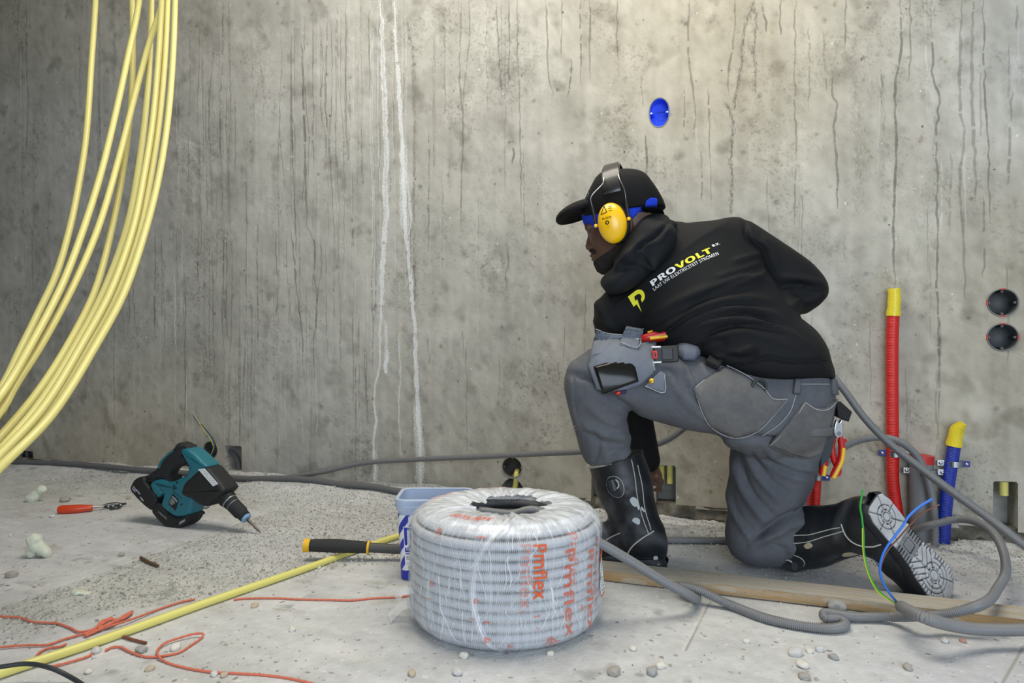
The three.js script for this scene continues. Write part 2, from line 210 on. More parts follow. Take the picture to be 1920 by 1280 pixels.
{
  const split = WALL_X + WALL_W, a = panelShape(ROOM.x0, split, ROOM.h, [SLOTS.far, SLOTS.left]); a.holes.push(roundPath(HOLES.socketLeft), capsulePath(...ovalFar, .03, .018));
  const b = panelShape(split, ROOM.x1, ROOM.h, [notch, SLOTS.leg, SLOTS.hand, SLOTS.right]); for (const k of ['socketMid', 'socketUp', 'socketLow']) b.holes.push(roundPath(HOLES[k])); b.holes.push(capsulePath(...ovalC, .0345, .0165));
  [a, b].forEach((s, k) => { const g = new THREE.ExtrudeGeometry(s, { depth: THICK, bevelEnabled: false, curveSegments: 40 }); g.translate(0, 0, -THICK); put('concrete_panel', g, wallMats[k], wallBack); });
  const back = new THREE.BoxGeometry(ROOM.x1 - ROOM.x0, ROOM.h, .1); back.translate((ROOM.x0 + ROOM.x1) / 2, ROOM.h / 2, -THICK - .05); put('wall_core', back, plainConcrete, wallBack);
  const foot = new THREE.BoxGeometry(ROOM.x1 - ROOM.x0, .09, .06, 420, 5, 2), P = foot.attributes.position; for (let i = 0; i < P.count; i++) { const x = P.getX(i) + (ROOM.x0 + ROOM.x1) / 2; P.setXYZ(i, x, P.getY(i) + .0, P.getZ(i) - THICK + .045 + (P.getZ(i) > 0 ? fbm2(x * 22, P.getY(i) * 40, 3) * .045 - .008 : 0)); } foot.computeVertexNormals(); for (let i = 0; i < P.count; i++) foot.attributes.uv.setXY(i, P.getX(i) * 2, (P.getY(i) + P.getZ(i)) * 2); put('footing', foot, soil, wallBack);
}
// ---- floor: a gently uneven slab, with rubble heaped along the foot of the wall
const MX0 = W2(180, 890)[0], MX1 = W2(930, 930)[0];
function floorH(x, z) {
  const inside = sstep(x, ROOM.x0, ROOM.x0 + .3) * (1 - sstep(x, ROOM.x1 - .3, ROOM.x1));
  const along = (.55 + .45 * sstep(x, MX0 - .9, MX0)) * (1 - sstep(x, MX1 - .25, MX1 + .05)) + .2;
  const mound = Math.pow(1 - sstep(z, -.02, .34), 1.3) * along * (.026 + .034 * fbm2(x * 5, z * 7, 3));
  const ruts = sstep(x, MX1, MX1 + .2) * (1 - sstep(z, .0, .32)) * (fbm2(x * 12, z * 14, 3) - .62) * .06;
  return inside * (mound + ruts * (x < 3 ? 1 : 0)) + (fbm2(x * 3.1, z * 3.1, 3) - .5) * .005;
}
const gravelUp = [[-400, 1290], [0, 1135], [160, 1085], [300, 1020], [430, 965], [560, 925], [760, 900]].map(([u, v]) => { const p = onFloor(u, v); return [p.x, p.z]; }), gravelLow = [[-300, 1360], [0, 1215], [200, 1150], [350, 1120], [520, 1085], [640, 1070], [760, 1050], [900, 1000]].map(([u, v]) => { const p = onFloor(u, v); return [p.x, p.z]; });
const polyZ = (poly, x) => { for (let i = 1; i < poly.length; i++) if (x <= poly[i][0]) { const [a, b] = poly[i - 1], [c, d] = poly[i]; return lerp(b, d, clamp((x - a) / (c - a), 0, 1)); } return poly[poly.length - 1][1]; };
function gravel(x, z) {   // 0 .. 1: how much loose grit lies here
  const a = polyZ(gravelUp, x), b = polyZ(gravelLow, x), w = (noise2(x * 6, z * 6) - .5) * .16;
  const band = sstep(z + w, a - .06, a + .12) * (1 - sstep(z + w, b - .12, b + .06)) * (x < .1 ? 1 : 0);
  const heap = (1 - sstep(z + w, .16, .42)) * sstep(x, MX0 - .3, MX0 + .2) * .85, edge = (1 - sstep(z + w, .2, .6)) * sstep(x, MX1, MX1 + .2) * .55;
  return clamp(Math.max(band, heap, edge), 0, 1);
}
const FL_X = -3.75, FL_W = 2.7, FL_D = 2.05;
function floorSheet(k) {
  const x0 = FL_X + k * FL_W, NX = 2048, NZ = 1536, c = canvas(NX, NZ, (g) => {
    const im = g.createImageData(NX, NZ), d = im.data;
    for (let j = 0, o = 0; j < NZ; j++) { const z = (j + .5) / NZ * FL_D; for (let i = 0; i < NX; i++, o += 4) {
      const x = x0 + i / NX * FL_W, gr = gravel(x, z), n = fbm2(x * 5, z * 7, 3) - .5, f = fbm2(x * 60, z * 60, 2) - .5, h = hash2(i + k * 5000, j) - .5, dust = noise2(x * 2.2 + 8, z * 2.6) - .5, swirl = noise2(x * 9 + z * 3, z * 34 - x * 5) - .5;
      let t = 200 + n * 26 + f * 16 + h * (8 + 30 * gr) + swirl * 13 - gr * 10; const warm = 2 + dust * 9 + gr * 3;
      const p = noise2(x * 34, z * 40) * noise2(x * 8 + 2, z * 9); if (p > .58) t -= (p - .58) * 150;
      d[o] = t - 1; d[o + 1] = t; d[o + 2] = t + 3 - warm; d[o + 3] = 255; } }
    g.putImageData(im, 0, 0);
    const X = (x) => (x - x0) / FL_W * NX, Y = (z) => z / FL_D * NZ, line = (pts, w, col) => { g.strokeStyle = col; g.lineWidth = w; g.beginPath(); pts.forEach(([u, v], i) => { const p = onFloor(u, v); i ? g.lineTo(X(p.x), Y(p.z)) : g.moveTo(X(p.x), Y(p.z)); }); g.stroke(); };
    line([[0, 1150], [170, 1098], [300, 1042], [420, 992], [470, 965]], 5, 'rgba(222,220,212,.5)'); line([[0, 1156], [170, 1103], [300, 1047], [420, 996]], 3, 'rgba(110,106,98,.3)'); line([[1285, 1220], [1330, 1130]], 4, 'rgba(120,114,102,.45)'); line([[1280, 1220], [1326, 1130]], 5, 'rgba(224,221,212,.4)'); line([[1880, 1280], [1920, 1210]], 4, 'rgba(120,114,102,.4)');
    for (let m = 0; m < 2600; m++) { const x = rr(0, NX), y = rr(0, NZ), r = rr(.7, 3.2); g.fillStyle = rnd() < .5 ? `rgba(228,226,219,${rr(.2, .7)})` : `rgba(92,86,76,${rr(.2, .6)})`; g.beginPath(); g.ellipse(x, y, r * rr(1, 2), r, rr(0, 3), 0, 7); g.fill(); }
    for (let m = 0; m < 150; m++) { const x = rr(0, NX), y = rr(0, NZ), r = rr(10, 60); g.fillStyle = rnd() < .6 ? `rgba(214,211,203,${rr(.03, .14)})` : `rgba(126,116,98,${rr(.03, .12)})`; for (let s = 0; s < 7; s++) { g.beginPath(); g.ellipse(x + rr(-1, 1) * r, y + rr(-.5, .5) * r, r * rr(.2, .8), r * rr(.1, .4), rr(-.5, .5), 0, 7); g.fill(); } }
    for (const [u, v, w] of [[1350, 1180, 70], [1330, 1160, 40], [150, 1195, 40], [600, 1200, 60]]) { const p = onFloor(u, v); for (let s = 0; s < 40; s++) { g.fillStyle = `rgba(226,225,220,${rr(.03, .12)})`; g.beginPath(); g.ellipse(X(p.x) + rr(-1, 1) * w, Y(p.z) + rr(-1, 1) * w, w * rr(.1, .5), w * rr(.05, .3), rr(-.6, .6), 0, 7); g.fill(); } }
    for (let m = 0; m < 46; m++) { const x = rr(0, NX), y = rr(NZ * .3, NZ), r = rr(3, 12); g.fillStyle = `rgba(70,64,54,${rr(.25, .6)})`; for (let s = 0; s < 7; s++) { g.beginPath(); g.ellipse(x + rr(-1, 1) * r * 1.4, y + rr(-1, 1) * r * .5, r * rr(.1, .5), r * rr(.1, .3), 0, 0, 7); g.fill(); } }
  });
  const t = picture(c); t.repeat.set(1 / FL_W, 1 / FL_D); t.offset.set(-x0 / FL_W, 0); t.flipY = false; return t;
}
const floorMats = [0, 1].map((k) => std(0xffffff, 0.92, { map: floorSheet(k), bumpMap: reliefTile, bumpScale: 0.005 }));
const floor = structure(new THREE.Group()); floor.name = 'floor'; scene.add(floor); Object.assign(floor.userData, { label: 'dusty grey concrete floor strewn with grit', category: 'floor' });
function floorMesh(x0, x1, z0, z1, cell, mat) {
  const nx = Math.ceil((x1 - x0) / cell), nz = Math.ceil((z1 - z0) / cell), pos = [], uv = [], idx = [];
  for (let j = 0; j <= nz; j++) for (let i = 0; i <= nx; i++) { const x = lerp(x0, x1, i / nx), z = lerp(z0, z1, j / nz); pos.push(x, floorH(x, z), z); uv.push(x, z); }
  for (let j = 0; j < nz; j++) for (let i = 0; i < nx; i++) { const a = j * (nx + 1) + i, b = a + nx + 1; idx.push(a, b, a + 1, a + 1, b, b + 1); }
  const g = new THREE.BufferGeometry(); g.setAttribute('position', new THREE.Float32BufferAttribute(pos, 3)); g.setAttribute('uv', new THREE.Float32BufferAttribute(uv, 2)); g.setIndex(idx); g.computeVertexNormals(); return put('slab', g, mat, floor);
}
floorMesh(ROOM.x0, FL_X + FL_W, -.09, 2.05, .014, floorMats[0]); floorMesh(FL_X + FL_W, ROOM.x1, -.09, 2.05, .014, floorMats[1]);
floorMesh(ROOM.x0, FL_X + FL_W, 2.05, ROOM.z1, .05, floorMats[0]); floorMesh(FL_X + FL_W, ROOM.x1, 2.05, ROOM.z1, .05, floorMats[1]);
{ const g = new THREE.BoxGeometry(ROOM.x1 - ROOM.x0 + .4, .16, ROOM.z1 + .5); g.translate((ROOM.x0 + ROOM.x1) / 2, -.13, ROOM.z1 / 2); put('slab_core', g, plainConcrete, floor); }
// ---- the rest of the room, out of view: ceiling, side walls, and the wall behind with the openings that let the daylight in
const box = (x0, x1, y0, y1, z0, z1) => { const g = new THREE.BoxGeometry(x1 - x0, y1 - y0, z1 - z0); g.translate((x0 + x1) / 2, (y0 + y1) / 2, (z0 + z1) / 2); return g; };
function shell(name, label, cat, gs) { const o = structure(put(name, strip(gs), plainConcrete)); Object.assign(o.userData, { label, category: cat }); }
const R = ROOM, T = .2;
shell('ceiling', 'concrete ceiling slab with an added light slot along the wall', 'ceiling', [box(R.x0 - T, R.x1 + T, R.h, R.h + T, -.2, ADDED_SLOT.z0), box(R.x0 - T, ADDED_SLOT.x0, R.h, R.h + T, ADDED_SLOT.z0, ADDED_SLOT.z1), box(ADDED_SLOT.x1, R.x1 + T, R.h, R.h + T, ADDED_SLOT.z0, ADDED_SLOT.z1), box(R.x0 - T, R.x1 + T, R.h, R.h + T, ADDED_SLOT.z1, R.z1 + T)]);
shell('wall_left', 'concrete side wall beyond the yellow hoses', 'wall', [box(R.x0 - T, R.x0, -.2, R.h, -.2, R.z1 + T)]);
shell('wall_right', 'concrete side wall with a wide opening to the daylight', 'wall', [box(R.x1, R.x1 + T, -.2, R.h, -.2, 1.3), box(R.x1, R.x1 + T, -.2, R.h, 3.9, R.z1 + T), box(R.x1, R.x1 + T, -.2, .2, 1.3, 3.9), box(R.x1, R.x1 + T, 2.3, R.h, 1.3, 3.9)]);
shell('wall_front', 'concrete wall behind the viewer with a wide opening to the daylight', 'wall', [box(R.x0, -.1, -.2, R.h, R.z1, R.z1 + T), box(2.8, R.x1, -.2, R.h, R.z1, R.z1 + T), box(-.1, 2.8, -.2, .1, R.z1, R.z1 + T), box(-.1, 2.8, 2.4, R.h, R.z1, R.z1 + T)]);
// ---------------------------------------------------------------- soft bodies: distance fields turned into meshes
const smin = (a, b, k) => { const h = Math.max(k - Math.abs(a - b), 0) / k; return Math.min(a, b) - h * h * k * .25; };
const smax = (a, b, k) => -smin(-a, -b, k);
const limb = (a, b, ra, rb) => { const dx = b.x - a.x, dy = b.y - a.y, dz = b.z - a.z, l = dx * dx + dy * dy + dz * dz; return (x, y, z) => { const px = x - a.x, py = y - a.y, pz = z - a.z, h = Math.min(1, Math.max(0, (px * dx + py * dy + pz * dz) / l)); return Math.hypot(px - dx * h, py - dy * h, pz - dz * h) - ra - (rb - ra) * h; }; };
function egg(c, rx, ry, rz, q) {   // ellipsoid, q = Euler turn or basis [ex, ey, ez]
  const m = Array.isArray(q) ? new THREE.Matrix4().makeBasis(...q) : new THREE.Matrix4().makeRotationFromEuler(q ?? new THREE.Euler()), e = m.elements;
  return (x, y, z) => { const px = x - c.x, py = y - c.y, pz = z - c.z, a = (px * e[0] + py * e[1] + pz * e[2]) / rx, b = (px * e[4] + py * e[5] + pz * e[6]) / ry, d = (px * e[8] + py * e[9] + pz * e[10]) / rz, k0 = Math.hypot(a, b, d), k1 = Math.hypot(a / rx, b / ry, d / rz); return k1 < 1e-9 ? -Math.min(rx, ry, rz) : k0 * (k0 - 1) / k1; };
}
function loft(rows) {   // rows: {c, l (lateral), a, b}; an elliptical trunk along the rows
  const n = rows.length - 1;
  return (x, y, z) => {
    let best = 1e9, bt = 0, bi = 0;
    for (let i = 0; i < n; i++) { const A = rows[i].c, B = rows[i + 1].c, dx = B.x - A.x, dy = B.y - A.y, dz = B.z - A.z, h = clamp(((x - A.x) * dx + (y - A.y) * dy + (z - A.z) * dz) / (dx * dx + dy * dy + dz * dz), 0, 1), d = Math.hypot(x - A.x - dx * h, y - A.y - dy * h, z - A.z - dz * h); if (d < best) { best = d; bt = h; bi = i; } }
    const A = rows[bi], B = rows[bi + 1], mix = (p, q) => p + (q - p) * bt, cx = mix(A.c.x, B.c.x), cy = mix(A.c.y, B.c.y), cz = mix(A.c.z, B.c.z);
    let lx = mix(A.l.x, B.l.x), ly = mix(A.l.y, B.l.y), lz = mix(A.l.z, B.l.z); const ll = Math.hypot(lx, ly, lz); lx /= ll; ly /= ll; lz /= ll;
    let sx = B.c.x - A.c.x, sy = B.c.y - A.c.y, sz = B.c.z - A.c.z; const sl = Math.hypot(sx, sy, sz); sx /= sl; sy /= sl; sz /= sl;
    const px = x - cx, py = y - cy, pz = z - cz, a = mix(A.a, B.a), b = mix(A.b, B.b), p = px * lx + py * ly + pz * lz, s = px * sx + py * sy + pz * sz, q = Math.sqrt(Math.max(0, px * px + py * py + pz * pz - p * p - s * s)), e = Math.hypot(p / a, q / b, s / b), g = Math.hypot(p / a / a, q / b / b, s / b / b);
    return g < 1e-9 ? -b : e * (e - 1) / g;
  };
}
// surface nets over the box lo..hi; blocks far from the surface are skipped
function bodyMesh(f, lo, hi, cell, { polish = 2, uvScale = 1 } = {}) {
  const nx = Math.ceil((hi.x - lo.x) / cell / 8) * 8, ny = Math.ceil((hi.y - lo.y) / cell / 8) * 8, nz = Math.ceil((hi.z - lo.z) / cell / 8) * 8, sx = nx + 1, sy = ny + 1, D = new Float32Array(sx * sy * (nz + 1)).fill(9);
  const id = (i, j, k) => i + sx * (j + sy * k), reach = cell * 8 * .9;
  const live = [];
  for (let K = 0; K < nz; K += 8) for (let J = 0; J < ny; J += 8) for (let I = 0; I < nx; I += 8) {
    const d = f(lo.x + (I + 4) * cell, lo.y + (J + 4) * cell, lo.z + (K + 4) * cell);
    if (Math.abs(d) > reach * 1.35) { if (d < 0) for (let k = K; k <= K + 8; k++) for (let j = J; j <= J + 8; j++) for (let i = I; i <= I + 8; i++) { const n = id(i, j, k); if (D[n] === 9) D[n] = -9; } continue; }
    live.push([I, J, K]);
    for (let k = K; k <= K + 8; k++) for (let j = J; j <= J + 8; j++) for (let i = I; i <= I + 8; i++) { const n = id(i, j, k); if (Math.abs(D[n]) === 9) D[n] = f(lo.x + i * cell, lo.y + j * cell, lo.z + k * cell); }
  }
  const vid = new Int32Array(sx * sy * (nz + 1)).fill(-1), pos = [], idx = [], C = [[0, 0, 0], [1, 0, 0], [0, 1, 0], [1, 1, 0], [0, 0, 1], [1, 0, 1], [0, 1, 1], [1, 1, 1]], E = [[0, 1], [2, 3], [4, 5], [6, 7], [0, 2], [1, 3], [4, 6], [5, 7], [0, 4], [1, 5], [2, 6], [3, 7]];
  for (const [I, J, K] of live) for (let k = K; k < K + 8; k++) for (let j = J; j < J + 8; j++) for (let i = I; i < I + 8; i++) {
    const v = C.map(([a, b, c]) => D[id(i + a, j + b, k + c)]); let m = 0; for (let q = 0; q < 8; q++) if (v[q] < 0) m |= 1 << q; if (m === 0 || m === 255) continue;
    let x = 0, y = 0, z = 0, n = 0; for (const [a, b] of E) if ((v[a] < 0) !== (v[b] < 0)) { const t = Math.abs(v[a]) === 9 || Math.abs(v[b]) === 9 ? .5 : v[a] / (v[a] - v[b]); x += C[a][0] + (C[b][0] - C[a][0]) * t; y += C[a][1] + (C[b][1] - C[a][1]) * t; z += C[a][2] + (C[b][2] - C[a][2]) * t; n++; }
    vid[id(i, j, k)] = pos.length / 3; pos.push(lo.x + (i + x / n) * cell, lo.y + (j + y / n) * cell, lo.z + (k + z / n) * cell);
  }
  const quad = (a, b, c, d, flip) => { if (a < 0 || b < 0 || c < 0 || d < 0) return; flip ? idx.push(a, c, b, a, d, c) : idx.push(a, b, c, a, c, d); };
  for (const [I, J, K] of live) for (let k = K; k < K + 8; k++) for (let j = J; j < J + 8; j++) for (let i = I; i < I + 8; i++) {
    const s = D[id(i, j, k)] < 0;
    if (j && k && s !== D[id(i + 1, j, k)] < 0) quad(vid[id(i, j - 1, k - 1)], vid[id(i, j, k - 1)], vid[id(i, j, k)], vid[id(i, j - 1, k)], !s);
    if (i && k && s !== D[id(i, j + 1, k)] < 0) quad(vid[id(i - 1, j, k - 1)], vid[id(i - 1, j, k)], vid[id(i, j, k)], vid[id(i, j, k - 1)], !s);
    if (i && j && s !== D[id(i, j, k + 1)] < 0) quad(vid[id(i - 1, j - 1, k)], vid[id(i, j - 1, k)], vid[id(i, j, k)], vid[id(i - 1, j, k)], !s);
  }
  const nor = new Float32Array(pos.length), e = cell * .6, uv = [];
  for (let i = 0; i < pos.length; i += 3) {
    for (let p = 0; p <= polish; p++) {
      const [x, y, z] = [pos[i], pos[i + 1], pos[i + 2]]; let a = f(x + e, y, z) - f(x - e, y, z), b = f(x, y + e, z) - f(x, y - e, z), c = f(x, y, z + e) - f(x, y, z - e); const l = Math.hypot(a, b, c) || 1; a /= l; b /= l; c /= l; nor[i] = a; nor[i + 1] = b; nor[i + 2] = c;
      if (p < polish) { const g = Math.max(.4, l / (2 * e)), d = clamp(f(x, y, z) / g, -cell * .5, cell * .5); pos[i] -= a * d; pos[i + 1] -= b * d; pos[i + 2] -= c * d; }
    }
    uv.push((pos[i] + pos[i + 2] * .6) * uvScale, (pos[i + 1] + pos[i + 2] * .5) * uvScale);
  }
  const g = new THREE.BufferGeometry(); g.setAttribute('position', new THREE.Float32BufferAttribute(pos, 3)); g.setAttribute('normal', new THREE.BufferAttribute(nor, 3)); g.setAttribute('uv', new THREE.Float32BufferAttribute(uv, 2)); g.setIndex(idx); return g;
}
// a frame at a spot (u, v, depth): x to the right of the view, y up, z towards the viewer, origin on the floor below the spot
function standFrame(X0, Z0) {
  const q = (u, v, Z) => V((u - 960) / FOCAL * Z - X0, EYE - (v - 640) / FOCAL * Z, Z0 - Z);
  const uvOf = (x, y, z) => { const Z = Z0 - z; return [960 + FOCAL * (x + X0) / Z, 640 + FOCAL * (EYE - y) / Z, Z]; };
  // walk along the direction in which (u, v) lies until the field is met
  const meet = (f, u, v, z0, z1) => { const a = (u - 960) / FOCAL, b = (v - 640) / FOCAL; let Z = z0, best = 1e9, bz = (z0 + z1) / 2; for (let k = 0; k < 160 && Z < z1; k++) { const d = f(a * Z - X0, EYE - b * Z, Z0 - Z); if (d < best) { best = d; bz = Z; } if (d < .0004) break; Z += Math.max(.0005, d * .7); } return q(u, v, bz); };
  return { q, uvOf, meet, place: fromView(X0, 0, Z0) };
}
const slope = (f, p, e = .004) => V(f(p.x + e, p.y, p.z) - f(p.x - e, p.y, p.z), f(p.x, p.y + e, p.z) - f(p.x, p.y - e, p.z), f(p.x, p.y, p.z + e) - f(p.x, p.y, p.z - e)).normalize();
const along = (pts, t) => { let L = 0; const l = pts.slice(1).map((p, i) => { const d = Math.hypot(p[0] - pts[i][0], p[1] - pts[i][1]); L += d; return d; }); let s = t * L; for (let i = 0; i < l.length; i++) { if (s <= l[i] || i === l.length - 1) { const k = l[i] ? clamp(s / l[i], 0, 1) : 0; return [lerp(pts[i][0], pts[i + 1][0], k), lerp(pts[i][1], pts[i + 1][1], k)]; } s -= l[i]; } };
// a piece of cloth lying on a field, between an upper and a lower edge; a closed sheet of thickness t
function cloth(F, f, top, bottom, { off = 0, t = .003, nx = 24, ny = 16, z0 = 1.2, z1 = 2.4, flat = false, puff = 0 } = {}) {
  const P = [], N = [];
  for (let j = 0; j <= ny; j++) for (let i = 0; i <= nx; i++) { const a = along(top, i / nx), b = along(bottom, i / nx), p = F.meet(f, lerp(a[0], b[0], j / ny), lerp(a[1], b[1], j / ny), z0, z1); const n = slope(f, p, .008); const w = puff * Math.pow(Math.sin(Math.PI * i / nx) * Math.sin(Math.PI * j / ny), .5); P.push(p.addScaledVector(n, off + w)); N.push(n); }
  const pos = [], uv = [], idx = [], id = (i, j, s) => (j * (nx + 1) + i) + s * (nx + 1) * (ny + 1);
  for (const s of flat ? [1] : [0, 1]) for (let j = 0; j <= ny; j++) for (let i = 0; i <= nx; i++) { const p = P[j * (nx + 1) + i].clone().addScaledVector(N[j * (nx + 1) + i], s ? t : -.006); pos.push(p.x, p.y, p.z); uv.push(p.x + p.z * .6, p.y + p.z * .5); }
  const o = flat ? 0 : 1;
  for (let j = 0; j < ny; j++) for (let i = 0; i < nx; i++) { idx.push(id(i, j, o), id(i, j + 1, o), id(i + 1, j, o), id(i + 1, j, o), id(i, j + 1, o), id(i + 1, j + 1, o)); if (!flat) idx.push(id(i, j, 0), id(i + 1, j, 0), id(i, j + 1, 0), id(i + 1, j, 0), id(i + 1, j + 1, 0), id(i, j + 1, 0)); }
  if (!flat) { const rim = []; for (let i = 0; i <= nx; i++) rim.push([i, 0]); for (let j = 1; j <= ny; j++) rim.push([nx, j]); for (let i = nx - 1; i >= 0; i--) rim.push([i, ny]); for (let j = ny - 1; j >= 0; j--) rim.push([0, j]); for (let k = 0; k < rim.length - 1; k++) { const [a, b] = rim[k], [c, d] = rim[k + 1]; idx.push(id(a, b, 0), id(a, b, 1), id(c, d, 0), id(c, d, 0), id(a, b, 1), id(c, d, 1)); } }
  const g = new THREE.BufferGeometry(); g.setAttribute('position', new THREE.Float32BufferAttribute(pos, 3)); g.setAttribute('uv', new THREE.Float32BufferAttribute(uv, 2)); g.setIndex(idx); g.computeVertexNormals(); return g;
}
const seam = (F, f, pts, r, { lift = 0, n = 24, z0 = 1.2, z1 = 2.4, radial = 6 } = {}) => { const c = new THREE.CatmullRomCurve3(pts.map(([u, v]) => V(u, v, 0)), false, 'centripetal').getSpacedPoints(n); return tube(c.map((p) => { const m = F.meet(f, p.x, p.y, z0, z1); return m.addScaledVector(slope(f, m, .006), lift); }), r, { step: .008, radial }); };
// signed distance to an outline, kept on a grid (negative inside); units of the outline
function outlineField(pts, pad = 60, step = 2) {
  let x0 = 1e9, y0 = 1e9, x1 = -1e9, y1 = -1e9; for (const [x, y] of pts) { x0 = Math.min(x0, x); x1 = Math.max(x1, x); y0 = Math.min(y0, y); y1 = Math.max(y1, y); } x0 -= pad; y0 -= pad; x1 += pad; y1 += pad;
  const c = new THREE.CatmullRomCurve3(pts.map(([x, y]) => V(x, y, 0)), true, 'centripetal').getPoints(pts.length * 5).slice(0, -1), nx = Math.ceil((x1 - x0) / step) + 1, ny = Math.ceil((y1 - y0) / step) + 1, D = new Float32Array(nx * ny);
  for (let j = 0; j < ny; j++) for (let i = 0; i < nx; i++) { const x = x0 + i * step, y = y0 + j * step; let d = 1e9, inn = false; for (let k = 0, m = c.length - 1; k < c.length; m = k++) { const a = c[m], b = c[k], dx = b.x - a.x, dy = b.y - a.y, h = clamp(((x - a.x) * dx + (y - a.y) * dy) / (dx * dx + dy * dy || 1), 0, 1); d = Math.min(d, (x - a.x - dx * h) ** 2 + (y - a.y - dy * h) ** 2); if ((a.y > y) !== (b.y > y) && x < (b.x - a.x) * (y - a.y) / (b.y - a.y) + a.x) inn = !inn; } D[j * nx + i] = Math.sqrt(d) * (inn ? -1 : 1); }
  return (x, y) => { const a = clamp((x - x0) / step, 0, nx - 1.001), b = clamp((y - y0) / step, 0, ny - 1.001), i = a | 0, j = b | 0, s = a - i, t = b - j, o = j * nx + i; return lerp(lerp(D[o], D[o + 1], s), lerp(D[o + nx], D[o + nx + 1], s), t); };
}
// raise ridges and sink creases in a mesh: folds = [points (u, v), width, height]
function fold(F, g, folds) {
  const P = g.attributes.position, N = g.attributes.normal, lines = folds.map(([pts, w, h]) => ({ c: new THREE.CatmullRomCurve3(pts.map(([x, y]) => V(x, y, 0)), false, 'centripetal').getPoints(pts.length * 5), w, h }));
  for (const l of lines) { l.x0 = Math.min(...l.c.map((p) => p.x)) - l.w * 3; l.x1 = Math.max(...l.c.map((p) => p.x)) + l.w * 3; l.y0 = Math.min(...l.c.map((p) => p.y)) - l.w * 3; l.y1 = Math.max(...l.c.map((p) => p.y)) + l.w * 3; }
  for (let i = 0; i < P.count; i++) {
    const [u, v, Z] = F.uvOf(P.getX(i), P.getY(i), P.getZ(i)); if (N.getZ(i) < -.55) continue; let h = 0;
    for (const l of lines) { if (u < l.x0 || u > l.x1 || v < l.y0 || v > l.y1) continue; let d = 1e9, t = 0; for (let k = 1; k < l.c.length; k++) { const a = l.c[k - 1], b = l.c[k], dx = b.x - a.x, dy = b.y - a.y, s = clamp(((u - a.x) * dx + (v - a.y) * dy) / (dx * dx + dy * dy || 1), 0, 1), e = (u - a.x - dx * s) ** 2 + (v - a.y - dy * s) ** 2; if (e < d) { d = e; t = (k - 1 + s) / (l.c.length - 1); } } h += 1.35 * l.h * Math.exp(-d / (l.w * l.w)) * Math.min(1, Math.min(t, 1 - t) * 5 + .12); }
    if (h) P.setXYZ(i, P.getX(i) + N.getX(i) * h, P.getY(i) + N.getY(i) * h, P.getZ(i) + N.getZ(i) * h);
  }
  g.computeVertexNormals(); return g;
}
// a print on a field: a sheet w x h around the point c, facing n, with its own 0..1 layout across the print; ex runs along the lines of the print
function printOn(f, c, n, ex, w, h, nx, ny, off = .0012) {
  const x = ex.clone().addScaledVector(n, -ex.dot(n)).normalize(), y = V().crossVectors(n, x), pos = [], uv = [], idx = [], d = n.clone().negate();
  for (let j = 0; j <= ny; j++) for (let i = 0; i <= nx; i++) { const p = c.clone().addScaledVector(x, (i / nx - .5) * w).addScaledVector(y, (j / ny - .5) * h).addScaledVector(n, .08); for (let k = 0; k < 120; k++) { const v = f(p.x, p.y, p.z); if (v < off || p.clone().sub(c).dot(n) < -.08) break; p.addScaledVector(d, Math.max(.0003, (v - off) * .7)); } pos.push(p.x, p.y, p.z); uv.push(i / nx, j / ny); }
  for (let j = 0; j < ny; j++) for (let i = 0; i < nx; i++) { const a = j * (nx + 1) + i, b = a + nx + 1; idx.push(a, a + 1, b, b, a + 1, b + 1); }
  const g = new THREE.BufferGeometry(); g.setAttribute('position', new THREE.Float32BufferAttribute(pos, 3)); g.setAttribute('uv', new THREE.Float32BufferAttribute(uv, 2)); g.setIndex(idx); g.computeVertexNormals(); return g;
}
// ---------------------------------------------------------------- the kneeling electrician
const weave = pixels(256, 256, (i, j) => { const t = 128 + ((i + j * 2) % 6 < 3 ? 26 : -26) + (hash2(i, j) - .5) * 60; return [t, t, t]; }, false);
const clothTone = (r, g, b, k) => pixels(512, 512, (i, j) => { const x = i / 512, y = j / 512, f = (a, c) => (fbm2(a * 6, c * 6, 3) - .5) * k + (fbm2(a * 40, c * 40, 2) - .5) * k * .5, m = sstep(x, .8, 1), n = sstep(y, .8, 1), t = lerp(lerp(f(x, y), f(x - 1, y), m), lerp(f(x, y - 1), f(x - 1, y - 1), m), n) + (hash2(i, j) - .5) * k * .25; return [r + t, g + t, b + t * .9]; });
const fabric = (map, rough, sheen, tint, spec = .6) => phy(0xffffff, rough, { specularIntensity: spec, map: clonedRepeat(map, 3, 3), bumpMap: clonedRepeat(weave, 14, 14), bumpScale: 0.0006, sheen, sheenRoughness: .6, sheenColor: tint });
